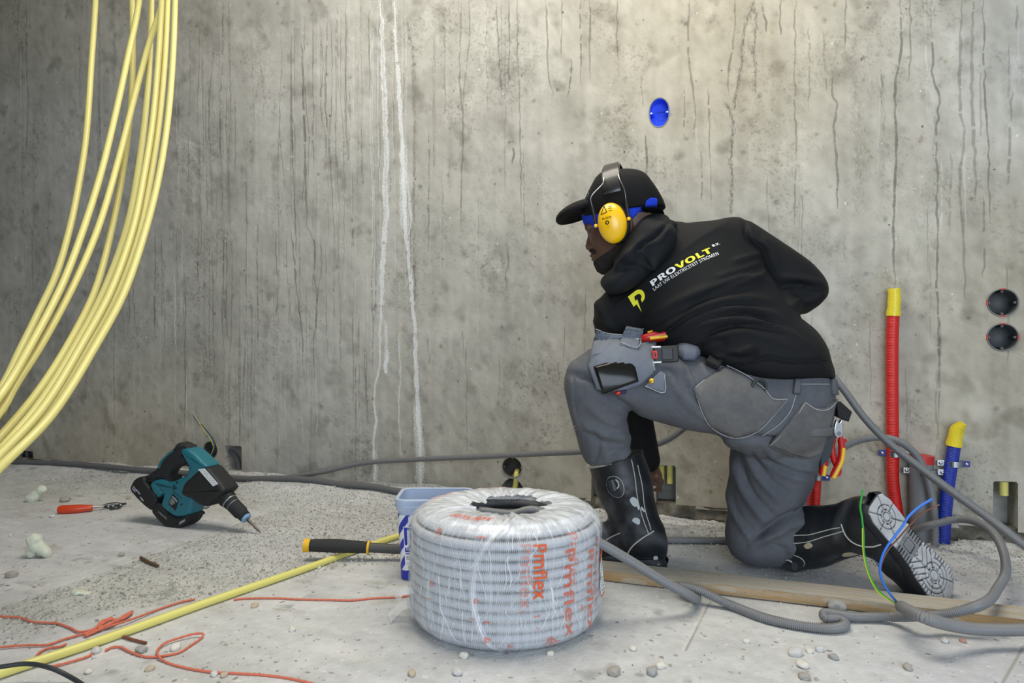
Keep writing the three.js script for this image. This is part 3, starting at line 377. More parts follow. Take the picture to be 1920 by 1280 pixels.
const M = {
  hoodie: fabric(clothTone(20, 21, 23, 4), .7, .12, lin(.05, .06, .075), .45), hoodInner: fabric(clothTone(25, 27, 30, 4), .72, .12, lin(.06, .07, .085), .45),
  trousers: fabric(clothTone(92, 94, 99, 18), .85, .2, lin(.25, .28, .33)), pocket: fabric(clothTone(110, 116, 126, 20), .88, .25, lin(.35, .39, .45)), worn: fabric(clothTone(103, 102, 101, 26), .9, .2, lin(.3, .31, .33)),
  thread: std(0xa3a6a8, .85), skin: phy(lin(.105, .05, .03), .5, { clearcoat: .15, clearcoatRoughness: .5 }), beard: std(lin(.016, .011, .009), .9), cap: fabric(clothTone(19, 19, 20, 4), .75, .1, lin(.05, .05, .055), .4), beanie: fabric(clothTone(30, 64, 205, 16), .85, .3, lin(.1, .15, .6)),
  muff: phy(0xffc60a, .32, { clearcoat: .5, clearcoatRoughness: .25 }), black: std(0x151516, .5), blackMatt: std(0x1b1b1c, .8), steel: std(0xbfc2c4, .28, { metalness: 1 }), white: std(0xe8e8e6, .6), vinyl: phy(0x131410, .2, { specularIntensity: .7 }),
  red: phy(0xc01a14, .4, { clearcoat: .3 }), yellow: phy(0xf2bd12, .42, { clearcoat: .3 }), button: std(0xcaa23c, .4, { metalness: .6 }),
};
const X0 = (1400 - 960) / FOCAL * 1.9, Z0 = 1.9, PF = standFrame(X0, Z0), q = PF.q;
const person = thing('person', 'kneeling person in black hooded top, grey work trousers, black cap and yellow ear defenders', 'person', PF.place, TURN);
// ---- trousers
const troOut = outlineField([[1110, 636], [1082, 654], [1058, 682], [1052, 712], [1056, 760], [1068, 812], [1083, 855], [1096, 885], [1120, 915], [1190, 900], [1189, 850], [1186, 815], [1179, 785], [1182, 773], [1205, 783], [1250, 798], [1300, 811], [1345, 819], [1348, 832], [1350, 870], [1350, 905], [1347, 950], [1343, 985], [1346, 1012], [1360, 1042], [1390, 1062], [1430, 1072], [1480, 1076], [1540, 1070], [1550, 965], [1530, 955], [1506, 952], [1508, 942], [1524, 912], [1538, 872], [1550, 835], [1562, 795], [1569, 750], [1568, 700], [1480, 660], [1330, 610], [1240, 606], [1160, 618]]);
const legs = [limb(q(1445, 765, 1.83), q(1120, 718, 1.80), .128, .096), limb(q(1116, 722, 1.81), q(1136, 830, 1.86), .098, .08), limb(q(1136, 830, 1.86), q(1160, 900, 1.89), .08, .055)];
const kneel = [limb(q(1480, 790, 1.93), q(1440, 990, 1.90), .155, .112), limb(q(1415, 1012, 1.885), q(1458, 1008, 1.865), .082, .068)];
const cuff = q(1160, 856, 1.875), cuffAxis = V(-.285, .95, -.09).normalize();
const hips = egg(q(1462, 745, 1.90), .165, .14, .185);
const trouserField = (x, y, z) => {
  let a = hips(x, y, z); a = smin(a, legs[0](x, y, z), .05); let s = smin(legs[1](x, y, z), legs[2](x, y, z), .02);
  s = smax(s, cuffAxis.x * (cuff.x - x) + cuffAxis.y * (cuff.y - y) + cuffAxis.z * (cuff.z - z), .006); a = smin(a, s, .014); let k = smin(kneel[0](x, y, z), kneel[1](x, y, z), .02); a = smin(a, k, .022);
  const [u, v, Z] = PF.uvOf(x, y, z); a = smax(a, troOut(u, v) * Z / FOCAL, .05); return smax(a, .002 - y, .02);
};
const trousersGeo = fold(PF, bodyMesh(trouserField, V(-.58, -.02, -.32), V(.36, .66, .34), .0065), [
  [[[1066, 700], [1110, 712], [1150, 745], [1190, 775]], 6, -.013], [[[1350, 822], [1400, 822], [1460, 826], [1510, 835]], 6, -.01],
  [[[1395, 838], [1420, 890], [1470, 945]], 8, .009], [[[1372, 850], [1395, 920], [1440, 985]], 8, .009], [[[1358, 880], [1378, 960], [1412, 1015]], 7, .008], [[[1430, 838], [1480, 872], [1535, 882]], 7, .008], [[[1408, 838], [1455, 880], [1525, 905]], 7, .007], [[[1385, 862], [1412, 925], [1460, 975]], 4, -.006], [[[1410, 845], [1440, 895], [1490, 935]], 4, -.006], [[[1365, 900], [1388, 970], [1425, 1010]], 4, -.005], [[[1440, 862], [1490, 885], [1530, 892]], 4, -.005],
  [[[1415, 1005], [1460, 975], [1505, 955]], 6, -.012], [[[1425, 1020], [1470, 990], [1520, 975]], 8, .008], [[[1400, 1030], [1440, 1005], [1480, 1000]], 7, .006], [[[1480, 1040], [1500, 1010], [1500, 985]], 7, .005], [[[1455, 1010], [1475, 1040], [1480, 1065]], 5, -.005],
  [[[1245, 690], [1275, 735], [1320, 775]], 6, .007], [[[1262, 685], [1290, 730], [1330, 770]], 4, -.005], [[[1282, 685], [1303, 728]], 5, .007], [[[1295, 685], [1315, 725]], 4, -.006], [[[1310, 680], [1328, 712]], 5, .008], [[[1255, 720], [1300, 770], [1340, 790]], 6, .005],
  [[[1085, 790], [1130, 812], [1186, 822]], 7, .007], [[[1088, 806], [1130, 830], [1185, 838]], 5, -.006], [[[1100, 760], [1140, 790], [1180, 800]], 7, .005], [[[1112, 872], [1122, 840], [1110, 800]], 5, -.006], [[[1140, 876], [1140, 850], [1160, 840]], 6, .005], [[[1072, 700], [1075, 760], [1092, 820]], 4, .004], [[[1160, 872], [1185, 840]], 5, .005], [[[1075, 680], [1090, 665], [1105, 660]], 5, -.005],
  [[[1470, 800], [1500, 780], [1530, 775]], 5, .004], [[[1460, 810], [1495, 795], [1530, 795]], 4, .004], [[[1480, 835], [1520, 825], [1550, 815]], 5, .004], [[[1490, 848], [1525, 838], [1550, 828]], 4, .004],
]);
const trousers = put('trousers', trousersGeo, M.trousers, person);
const onTro = (name, top, bottom, mat, o) => put(name, cloth(PF, trouserField, top, bottom, { z0: 1.5, z1: 2.1, ...o }), mat, trousers), stitch = (pts, o, r = .0011, m = M.thread) => put('seam', seam(PF, trouserField, pts, r, { z0: 1.5, z1: 2.1, ...o }), m, trousers);
const holster = onTro('thigh_pocket', [[1119, 627], [1136, 634], [1165, 637], [1200, 640], [1231, 637]], [[1104, 688], [1119, 730], [1165, 733], [1200, 722], [1226, 700]], M.pocket, { off: .004, t: .008, nx: 30, ny: 22, puff: .012 });
onTro('pocket_flap', [[1173, 629], [1205, 635]], [[1159, 661], [1193, 668]], M.pocket, { off: .022, t: .004, nx: 12, ny: 10 });
onTro('vinyl_window', [[1114, 693], [1181, 673]], [[1128, 735], [1194, 717]], M.vinyl, { off: .02, t: .0025, nx: 16, ny: 10, puff: .002 });
onTro('corner_flap', [[1236, 699], [1246, 704]], [[1206, 725], [1246, 737]], M.pocket, { off: .008, t: .004, nx: 12, ny: 8 });
{ const p = PF.meet(trouserField, 1219, 716, 1.5, 2.1); const b = put('snap_button', egg2(.0075, .0075, .004), M.button, trousers); b.position.copy(p).addScaledVector(slope(trouserField, p), .014); b.lookAt(b.position.clone().add(slope(trouserField, p))); }
function egg2(a, b, c) { const g = new THREE.SphereGeometry(1, 16, 12); g.scale(a, b, c); return g; }
onTro('side_pocket', [[1300, 728], [1318, 714], [1358, 690], [1395, 706], [1430, 730], [1446, 747], [1476, 748]], [[1300, 731], [1318, 776], [1332, 796], [1379, 818], [1420, 806], [1455, 772], [1475, 750]], M.worn, { off: .003, t: .004, nx: 34, ny: 20, puff: .01 });
onTro('back_pocket', [[1508, 753], [1528, 765], [1548, 764], [1566, 748]], [[1443, 832], [1480, 848], [1515, 858], [1538, 850]], M.worn, { off: .002, t: .004, nx: 24, ny: 20, puff: .003 });
onTro('reflective_patch', [[1519, 803], [1558, 798]], [[1512, 815], [1553, 816]], std(0x6b6d6e, .7), { off: .0075, t: .0015, nx: 8, ny: 4 });
onTro('belt_loop', [[1489, 712], [1500, 713]], [[1486, 738], [1498, 740]], M.trousers, { off: .004, t: .005, nx: 4, ny: 8 }); onTro('belt_loop', [[1556, 712], [1563, 713]], [[1559, 740], [1566, 740]], M.trousers, { off: .004, t: .005, nx: 4, ny: 8 });
onTro('tool_pouch', [[1264, 655], [1275, 646], [1306, 649], [1312, 658]], [[1266, 665], [1280, 679], [1300, 680], [1313, 668]], M.pocket, { off: .012, t: .006, nx: 18, ny: 14, puff: .016 });
onTro('belt_strap', [[1329, 672], [1353, 683]], [[1321, 686], [1344, 697]], M.blackMatt, { off: .012, t: .008, nx: 8, ny: 8 });
stitch([[1300, 729], [1318, 776], [1332, 796], [1379, 818], [1420, 806], [1455, 772], [1475, 750]], { lift: .006 }); stitch([[1360, 691], [1395, 707], [1430, 731], [1446, 748], [1474, 749]], { lift: .012 }); stitch([[1302, 727], [1319, 714]], { lift: .009 });
stitch([[1508, 754], [1490, 782], [1465, 812], [1443, 832]], { lift: .006 }); stitch([[1443, 832], [1480, 848], [1515, 858], [1537, 850]], { lift: .006 }, .0013, M.worn); stitch([[1508, 755], [1528, 767], [1548, 766], [1565, 750]], { lift: .008 }); stitch([[1492, 740], [1482, 770], [1460, 796], [1430, 816]], { lift: .001 }); stitch([[1500, 720], [1555, 720]], { lift: .001 });
stitch([[1118, 628], [1137, 636], [1166, 639]], { lift: .016 }); stitch([[1160, 660], [1193, 667], [1204, 636]], { lift: .028 }); stitch([[1229, 640], [1222, 660], [1222, 690], [1225, 699]], { lift: .016 }); stitch([[1207, 724], [1244, 735], [1243, 706]], { lift: .014 }); stitch([[1104, 677], [1140, 669], [1175, 664]], { lift: .02 }, .0008, M.trousers);
stitch([[1075, 800], [1088, 797]], { lift: .001 }); stitch([[1074, 805], [1088, 802]], { lift: .001 }); stitch([[1077, 700], [1082, 760], [1092, 815], [1104, 860]], { lift: .001 }, .0012, M.trousers); stitch([[1533, 880], [1525, 910], [1508, 942], [1490, 958]], { lift: .001 }, .0015, M.trousers); stitch([[1400, 1015], [1460, 1020], [1505, 1035]], { lift: .001 }, .0012, M.trousers);
onTro('pocket_label', [[1152, 733], [1162, 731]], [[1154, 738], [1163, 736]], M.red, { off: .016, t: .0015, nx: 3, ny: 3 }); onTro('pocket_label', [[1162, 731], [1172, 730]], [[1163, 736], [1173, 735]], std(0x23284d, .7), { off: .016, t: .0015, nx: 3, ny: 3 });
// ---- hooded top
const hoodOut = outlineField([[1150, 500], [1136, 512], [1122, 532], [1122, 545], [1108, 562], [1104, 585], [1102, 615], [1108, 645], [1150, 690], [1250, 690], [1310, 668], [1335, 690], [1365, 702], [1400, 711], [1440, 715], [1500, 714], [1545, 711], [1566, 713], [1568, 697], [1561, 676], [1553, 650], [1530, 616], [1503, 593], [1516, 592], [1543, 573], [1558, 552], [1559, 538], [1550, 516], [1528, 484], [1500, 464], [1470, 446], [1440, 428], [1412, 412], [1388, 401], [1360, 397], [1325, 400], [1290, 406], [1262, 411], [1248, 402], [1213, 402], [1190, 426], [1168, 456], [1152, 486]]);
const lat = (x, y, z) => V(x, y, z).normalize();
const trunk = loft([{ c: q(1452, 730, 1.90), l: lat(.2, .03, -.97), a: .205, b: .185 }, { c: q(1442, 690, 1.90), l: lat(.25, .05, -.95), a: .205, b: .19 }, { c: q(1385, 625, 1.90), l: lat(.55, .3, -.72), a: .205, b: .165 }, { c: q(1315, 545, 1.90), l: lat(.82, .47, -.25), a: .215, b: .14 }, { c: q(1275, 490, 1.915), l: lat(.86, .5, -.1), a: .2, b: .115 }, { c: q(1245, 455, 1.93), l: lat(.86, .5, 0), a: .09, b: .085 }]);
const sleeves = [limb(q(1385, 455, 1.93), q(1515, 540, 1.90), .085, .07), limb(q(1512, 545, 1.90), q(1440, 620, 2.12), .066, .05), limb(q(1165, 590, 1.93), q(1160, 700, 2.10), .085, .066)];
const hoodBits = [limb(q(1143, 515, 1.88), q(1172, 488, 1.85), .034, .036), limb(q(1172, 484, 1.85), q(1205, 438, 1.85), .04, .04), limb(q(1205, 438, 1.85), q(1236, 415, 1.89), .04, .03), limb(q(1236, 415, 1.90), q(1232, 420, 2.0), .034, .03), limb(q(1143, 515, 1.88), q(1160, 520, 2.0), .034, .03), limb(q(1182, 452, 1.86), q(1220, 412, 1.885), .034, .03)];
const hoodBack = egg(q(1212, 472, 1.83), .095, .052, .045, [lat(.72, .66, .1), lat(-.66, .72, .15), lat(0.03, -.17, .98)]), hoodTip = limb(q(1240, 440, 1.81), q(1222, 498, 1.79), .03, .014), hoodTop = limb(q(1180, 480, 1.80), q(1256, 420, 1.85), .022, .02), hoodHang = egg(q(1170, 520, 1.84), .06, .035, .045, [lat(.8, .6, .05), lat(-.6, .8, .1), lat(0, -.1, 1)]);
const bareTop = (x, y, z) => { let a = trunk(x, y, z); a = smin(a, sleeves[0](x, y, z), .035); a = smin(a, sleeves[1](x, y, z), .015); return smin(a, sleeves[2](x, y, z), .05); };
const hoodField = (x, y, z) => { let a = hoodBits[0](x, y, z); for (let i = 1; i < hoodBits.length; i++) a = smin(a, hoodBits[i](x, y, z), .02); a = smin(a, hoodBack(x, y, z), .025); a = smin(a, hoodHang(x, y, z), .03); a = smin(a, hoodTop(x, y, z), .012); return smin(a, hoodTip(x, y, z), .018); };
const cutTop = (d, x, y, z, k = .05) => { const [u, v, Z] = PF.uvOf(x, y, z); return smax(d, hoodOut(u, v) * Z / FOCAL, k); };
const foreArm = limb(q(1168, 690, 2.10), q(1212, 862, 2.20), .062, .043);
const topField = (x, y, z) => smin(cutTop(bareTop(x, y, z), x, y, z), foreArm(x, y, z), .02);
const topGeo = fold(PF, bodyMesh(topField, V(-.56, .18, -.5), V(.38, 1.04, .33), .0065), [
  [[[1190, 612], [1255, 572], [1330, 540], [1400, 520], [1445, 528]], 7, .007], [[[1215, 622], [1290, 582], [1370, 560], [1455, 565]], 8, .009], [[[1200, 640], [1280, 600], [1350, 578], [1425, 582], [1475, 606]], 8, .009], [[[1240, 640], [1310, 606], [1390, 598], [1460, 620], [1520, 650]], 8, .010], [[[1310, 646], [1385, 622], [1450, 636], [1510, 660]], 8, .006], [[[1330, 668], [1380, 660], [1420, 648]], 7, .008],
  [[[1200, 628], [1270, 588], [1340, 558], [1420, 545]], 4, -.006], [[[1225, 635], [1290, 596], [1370, 572], [1450, 580]], 4, -.007], [[[1260, 630], [1320, 602], [1400, 590], [1470, 612]], 4, -.008], [[[1300, 640], [1370, 612], [1430, 614], [1500, 640]], 4, -.007], [[[1335, 655], [1400, 672], [1425, 660]], 4, -.007], [[[1360, 690], [1400, 680], [1440, 672], [1490, 678], [1555, 672]], 3, -.006], [[[1360, 540], [1410, 525], [1440, 505]], 5, .005], [[[1340, 520], [1390, 505], [1430, 490]], 5, .004], [[[1370, 490], [1410, 480], [1432, 472]], 5, .004],
  [[[1397, 410], [1404, 445], [1428, 466], [1440, 498], [1462, 530], [1480, 560], [1500, 590]], 5, -.014], [[[1455, 520], [1500, 522], [1545, 532]], 6, .006], [[[1460, 536], [1500, 534], [1550, 545]], 4, -.007], [[[1480, 565], [1520, 562], [1550, 548]], 6, .007], [[[1500, 580], [1520, 572], [1545, 560]], 3, -.005], [[[1430, 440], [1445, 470], [1460, 500]], 7, .004],
  [[[1115, 560], [1130, 590], [1150, 625]], 8, .005], [[[1106, 600], [1140, 610], [1170, 635]], 6, .004], [[[1300, 655], [1330, 640], [1370, 640]], 5, -.006],
]);
const hooded = put('hooded_top', topGeo, M.hoodie, person);
const hoodCut = (x, y, z) => cutTop(hoodField(x, y, z), x, y, z, .02);
const hood = put('hood', fold(PF, bodyMesh(hoodCut, V(-.5, .5, -.28), V(-.1, 1.04, .26), .005), [[[[1190, 470], [1208, 488], [1224, 508]], 3, -.005], [[[1190, 470], [1222, 446], [1256, 416]], 4, -.010], [[[1200, 462], [1235, 452], [1252, 425]], 6, .006], [[[1140, 520], [1180, 500], [1215, 508]], 5, -.004], [[[1150, 505], [1175, 478], [1210, 440]], 5, .004]]), M.hoodInner, hooded);
put('hem_seam', seam(PF, topField, [[1362, 692], [1400, 682], [1440, 673], [1490, 679], [1557, 673]], .0014, { z0: 1.5, z1: 2.1 }), M.hoodie, hooded);
put('sleeve_seam', seam(PF, topField, [[1402, 428], [1407, 446], [1428, 467], [1440, 498], [1460, 528]], .0014, { z0: 1.5, z1: 2.1 }), M.hoodie, hooded);
// the print across the shoulders
{
  const ang = 30.7 * Math.PI / 180, d = [Math.cos(ang), -Math.sin(ang)], n = [Math.sin(ang), Math.cos(ang)], c = [1268, 505], P = (a, b) => [c[0] + d[0] * a + n[0] * b, c[1] + d[1] * a + n[1] * b];
  const art = picture(canvas(2048, 720, (g, w, h) => {
    const k = w / 208, X = (a) => (a + 102) * k, Y = (b) => (b + 36) * k; g.clearRect(0, 0, w, h); g.textBaseline = 'alphabetic';
    const text = (t, a0, a1, b, hgt, font, col, slant = 0) => { g.save(); g.font = font + ' 200px sans-serif'; const m = g.measureText(t).width; g.translate(X(a0), Y(b)); g.transform(1, 0, -slant, 1, 0, 0); g.scale((a1 - a0) * k / m, hgt * k / 143); g.fillStyle = col; g.fillText(t, 0, 0); g.lineWidth = 5; g.strokeStyle = col; if (font === 'bold') g.strokeText(t, 0, 0); g.restore(); };
    text('PRO', -55, 1, 2, 11.5, 'bold', '#f4f4f2'); text('VOLT', 2, 76, 2, 11.5, 'bold', '#f4ec3c'); text('B.V.', 82, 98, -8, 4.6, 'bold', '#f4f4f2'); text('LAAT UW ELEKTRICITEIT STROMEN', -56, 84, 11.5, 6.6, 'normal', '#f0f0ee');
    g.fillStyle = '#f4ec3c'; g.save(); g.translate(X(-88), Y(2)); g.scale(k, k);   // the letter whose stem is a lightning bolt
    g.beginPath(); g.moveTo(-13, -16); g.lineTo(2, -16); g.bezierCurveTo(14, -16, 18, -6, 15, 2); g.bezierCurveTo(13, 9, 8, 11, 3, 11); g.lineTo(5, 4); g.bezierCurveTo(11, 3, 10, -8, 2, -8); g.lineTo(-3, -8); g.lineTo(-6, 0); g.lineTo(-1, 0); g.lineTo(-7, 25); g.lineTo(-7, 7); g.lineTo(-14, 7); g.closePath(); g.fill(); g.restore();
  }));
  art.wrapS = art.wrapT = THREE.ClampToEdgeWrapping;
  const mid = PF.meet(topField, ...P(2, .5), 1.5, 2.1), e0 = PF.meet(topField, ...P(-90, .5), 1.5, 2.1), e1 = PF.meet(topField, ...P(95, .5), 1.5, 2.1), ex = e1.clone().sub(e0), nn = V(); for (const a of [-90, -45, 0, 45, 90]) for (const b of [-10, 10]) nn.add(slope(topField, PF.meet(topField, ...P(a, b), 1.5, 2.1), .02)); nn.normalize();
  put('back_print', printOn(topField, mid, nn, ex, ex.length() * 208 / 185, ex.length() * 73 / 185, 90, 34), phy(0xffffff, .55, { map: art, transparent: true, alphaTest: .5, side: THREE.DoubleSide }), hooded);
}
// ---- head, in its own axes: f forward, u up, l from the near to the far side
const hc = q(1166, 405, 1.93), hf = lat(-.94, -.16, -.30), hl0 = V(.3, .05, -.95), hl = hl0.clone().addScaledVector(hf, -hl0.dot(hf)).normalize(), hu = V().crossVectors(hl, hf).normalize(); if (hu.y < 0) hu.negate();
const HP = (f, u, l) => hc.clone().addScaledVector(hf, f).addScaledVector(hu, u).addScaledVector(hl, l), HB = [hf, hu, hl];
const hEgg = (f, u, l, a, b, c) => egg(HP(f, u, l), a, b, c, HB), hLimb = (a, b, r, s) => limb(HP(...a), HP(...b), r, s);
const skull = hEgg(0, .022, 0, .1, .098, .078), faceBits = [hEgg(.045, -.05, 0, .052, .072, .06), hLimb([.0, -.085, -.045], [.058, -.114, -.008], .028, .024), hLimb([.0, -.085, .045], [.058, -.114, .008], .028, .024), hEgg(.066, -.116, 0, .02, .018, .022)];
const browBits = [hLimb([.09, -.028, 0], [.102, -.064, 0], .009, .013), hEgg(.096, -.067, -.013, .009, .008, .009), hEgg(.096, -.067, .013, .009, .008, .009), hEgg(.092, -.089, 0, .012, .0075, .024), hEgg(.089, -.101, 0, .012, .008, .022), hLimb([.088, -.018, -.045], [.092, -.018, .045], .012, .012)];
const neckBits = [hLimb([-.03, -.07, 0], [-.09, -.2, 0], .058, .066)], ears = [hEgg(-.005, -.03, -.08, .03, .036, .012), hEgg(-.005, -.03, .08, .03, .036, .012)];
const headField = (x, y, z) => { let a = skull(x, y, z); for (const b of faceBits) a = smin(a, b(x, y, z), .03); for (const b of browBits) a = smin(a, b(x, y, z), .009); for (const b of ears) a = smin(a, b(x, y, z), .008); return smin(a, neckBits[0](x, y, z), .04); };
const flesh = [headField, limb(q(1215, 470, 1.95), q(1250, 500, 1.95), .06, .07), limb(q(1250, 500, 1.95), q(1420, 680, 1.92), .085, .1), limb(q(1190, 578, 1.98), q(1372, 478, 1.96), .05, .05), limb(q(1378, 470, 1.955), q(1502, 538, 1.925), .045, .04), limb(q(1502, 538, 1.925), q(1436, 628, 2.14), .038, .028), limb(q(1185, 585, 1.98), q(1166, 692, 2.105), .045, .042), limb(q(1166, 692, 2.105), q(1214, 868, 2.20), .04, .027)], fingers = [];
{ // the left hand, closed on the conduit behind the boot; the right one held in front of the chest
  flesh.push(limb(q(1214, 868, 2.20), q(1224, 893, 2.22), .026, .03));
  [[0, .0], [1, .018], [2, .036], [3, .052]].forEach(([k, dz]) => { const a = q(1226, 896, 2.20 + dz), b = q(1236, 906, 2.195 + dz), c = q(1236, 918, 2.21 + dz), d = q(1228, 922 - k, 2.22 + dz); fingers.push(limb(a, b, .0095, .009), limb(b, c, .009, .0085), limb(c, d, .0085, .008)); });
  fingers.push(limb(q(1218, 886, 2.19), q(1230, 892, 2.17), .0115, .0105), limb(q(1230, 892, 2.17), q(1240, 902, 2.175), .0105, .009));
  const w2 = q(1436, 628, 2.14), e = q(1420, 646, 2.2); flesh.push(limb(w2, e, .028, .032)); for (let k = 0; k < 4; k++) { const a = e.clone().add(V(-.01 + k * .004, -.012 + k * .012, -.02)), b = a.clone().add(V(-.03, -.012, -.02)), c = b.clone().add(V(-.012, -.018, .012)); fingers.push(limb(a, b, .0095, .009), limb(b, c, .009, .008)); } fingers.push(limb(e.clone().add(V(0, -.02, .01)), e.clone().add(V(-.035, -.035, .015)), .011, .009));
}
const bodyField = (x, y, z) => { let a = flesh[0](x, y, z); for (let i = 1; i < flesh.length; i++) a = smin(a, flesh[i](x, y, z), .012); for (const f of fingers) a = smin(a, f(x, y, z), .005); return a; };
put('body', bodyMesh(bodyField, V(-.52, .14, -.44), V(.26, .96, .16), .0045), M.skin, person).userData.label = 'face, neck and hands';
const beardField = (x, y, z) => { const v = V(x, y, z).sub(hc), f = v.dot(hf), u = v.dot(hu); let a = headField(x, y, z) - .006; a = smax(a, u + .05 + Math.max(0, f - .03) * .55, .01); a = smax(a, f - .098 + Math.max(0, u + .112) * 3, .006); a = smax(a, -(f + .02), .01); a = smax(a, -(u + .155), .01); return a + (noise3(x * 240, y * 240, z * 240) - .5) * .005; };
put('beard', bodyMesh(beardField, hc.clone().add(V(-.13, -.2, -.13)), hc.clone().add(V(.08, 0, .13)), .0035), M.beard, person);
put('moustache', tube([HP(.088, -.088, -.03), HP(.1, -.079, -.012), HP(.1, -.079, .012), HP(.088, -.088, .03)], .0048, { step: .004 }), M.beard, person);
{ const lipA = hEgg(.096, -.092, 0, .0105, .0062, .022), lipB = hEgg(.094, -.1025, 0, .0105, .0068, .02); put('lips', bodyMesh((x, y, z) => smin(lipA(x, y, z), lipB(x, y, z), .001), hc.clone().add(V(-.15, -.16, -.08)), hc.clone().add(V(-.02, -.05, .08)), .0025), phy(lin(.13, .055, .04), .45, {}), person); }
for (const s of [-1, 1]) { const e = put('eye', new THREE.SphereGeometry(.0115, 16, 12), std(0xd9d4cc, .2), person); e.position.copy(HP(.078, -.034, s * .032)); }
const band = (off, cut) => (x, y, z) => { const p = V(x, y, z).sub(hc), f = p.dot(hf), u = p.dot(hu); return smax(skull(x, y, z) - off, cut(f, u), .006); };
const beanieField = (x, y, z) => band(.010, (f, u) => Math.max(-(u + .054 - (f - .05) ** 2 * (f > .05 ? 8 : 4.2)), u - .04))(x, y, z) + Math.sin((x * .8 + z) * 900) * .0006;
put('beanie', bodyMesh(beanieField, hc.clone().add(V(-.15, -.1, -.13)), hc.clone().add(V(.15, .15, .13)), .0035), M.beanie, person).userData.label = 'blue knitted beanie under the cap';
const capOut = outlineField([[1086, 404], [1094, 378], [1106, 352], [1119, 327], [1130, 319], [1150, 317], [1185, 316], [1208, 323], [1225, 343], [1238, 363], [1247, 383], [1251, 408], [1170, 414]], 40, 1), capShape = hEgg(-.014, .035, 0, .128, .11, .1);
const capField = (x, y, z) => { const [u, v, Z] = PF.uvOf(x, y, z), p = V(x, y, z).sub(hc); let a = smax(capShape(x, y, z), capOut(u, v) * Z / FOCAL, .02); return smax(a, -(p.dot(hu) - .006 - p.dot(hf) * .06), .004); };
const cap = put('cap', bodyMesh(capField, hc.clone().add(V(-.15, -.06, -.14)), hc.clone().add(V(.16, .16, .14)), .004), M.cap, person);
{ const vf = hf.clone().multiplyScalar(.97).addScaledVector(hu, -.2).normalize(), vu = hu.clone().addScaledVector(vf, -hu.dot(vf)).normalize(), vb = [vf, vu, hl], A = egg(HP(.114, .036, 0), .072, .027, .084, vb), B = egg(HP(.11, .018, 0), .07, .027, .08, vb); put('visor', bodyMesh((x, y, z) => { const p = V(x, y, z).sub(hc); return smax(smax(A(x, y, z), -B(x, y, z), .006), -(p.dot(vu) - .022), .008); }, hc.clone().add(V(-.24, -.1, -.16)), hc.clone().add(V(.02, .12, .14)), .0028), M.cap, cap); }
put('cap_strap', cloth(PF, capField, [[1203, 388], [1242, 388]], [[1200, 402], [1246, 405]], { off: .001, t: .003, nx: 14, ny: 4, z0: 1.6, z1: 2.1 }), M.cap, cap);
put('back_gap', cloth(PF, capField, [[1211, 377], [1219, 371], [1229, 371], [1232, 374]], [[1209, 387], [1216, 387], [1227, 387], [1231, 387]], { off: .001, t: .0015, nx: 14, ny: 6, z0: 1.6, z1: 2.1 }), M.beanie, cap);
const words = (w, h, paint) => { const t = picture(canvas(w, h, (g) => { g.clearRect(0, 0, w, h); paint(g, w, h); })); t.wrapS = t.wrapT = THREE.ClampToEdgeWrapping; return phy(0xffffff, .6, { map: t, transparent: true, side: THREE.DoubleSide }); };
const onCap = (u, v) => PF.meet(capField, u, v, 1.6, 2.1);
put('strap_lettering', printOn(capField, onCap(1224, 395), slope(capField, onCap(1224, 395), .01), onCap(1238, 396).sub(onCap(1210, 395)), .045, .011, 14, 3, .0045), words(512, 128, (g) => { g.fillStyle = 'rgba(150,155,160,.85)'; g.font = 'bold 100px sans-serif'; g.fillText('MASCOT', 20, 100); }), cap);
put('cap_emblem', printOn(capField, onCap(1103, 365), slope(capField, onCap(1103, 365), .01), onCap(1106, 364).sub(onCap(1101, 366)), .014, .014, 4, 4), words(64, 64, (g) => { g.fillStyle = '#c8c8c8'; g.fillRect(20, 8, 26, 12); g.fillRect(6, 40, 14, 12); g.fillRect(36, 34, 10, 8); }), cap);
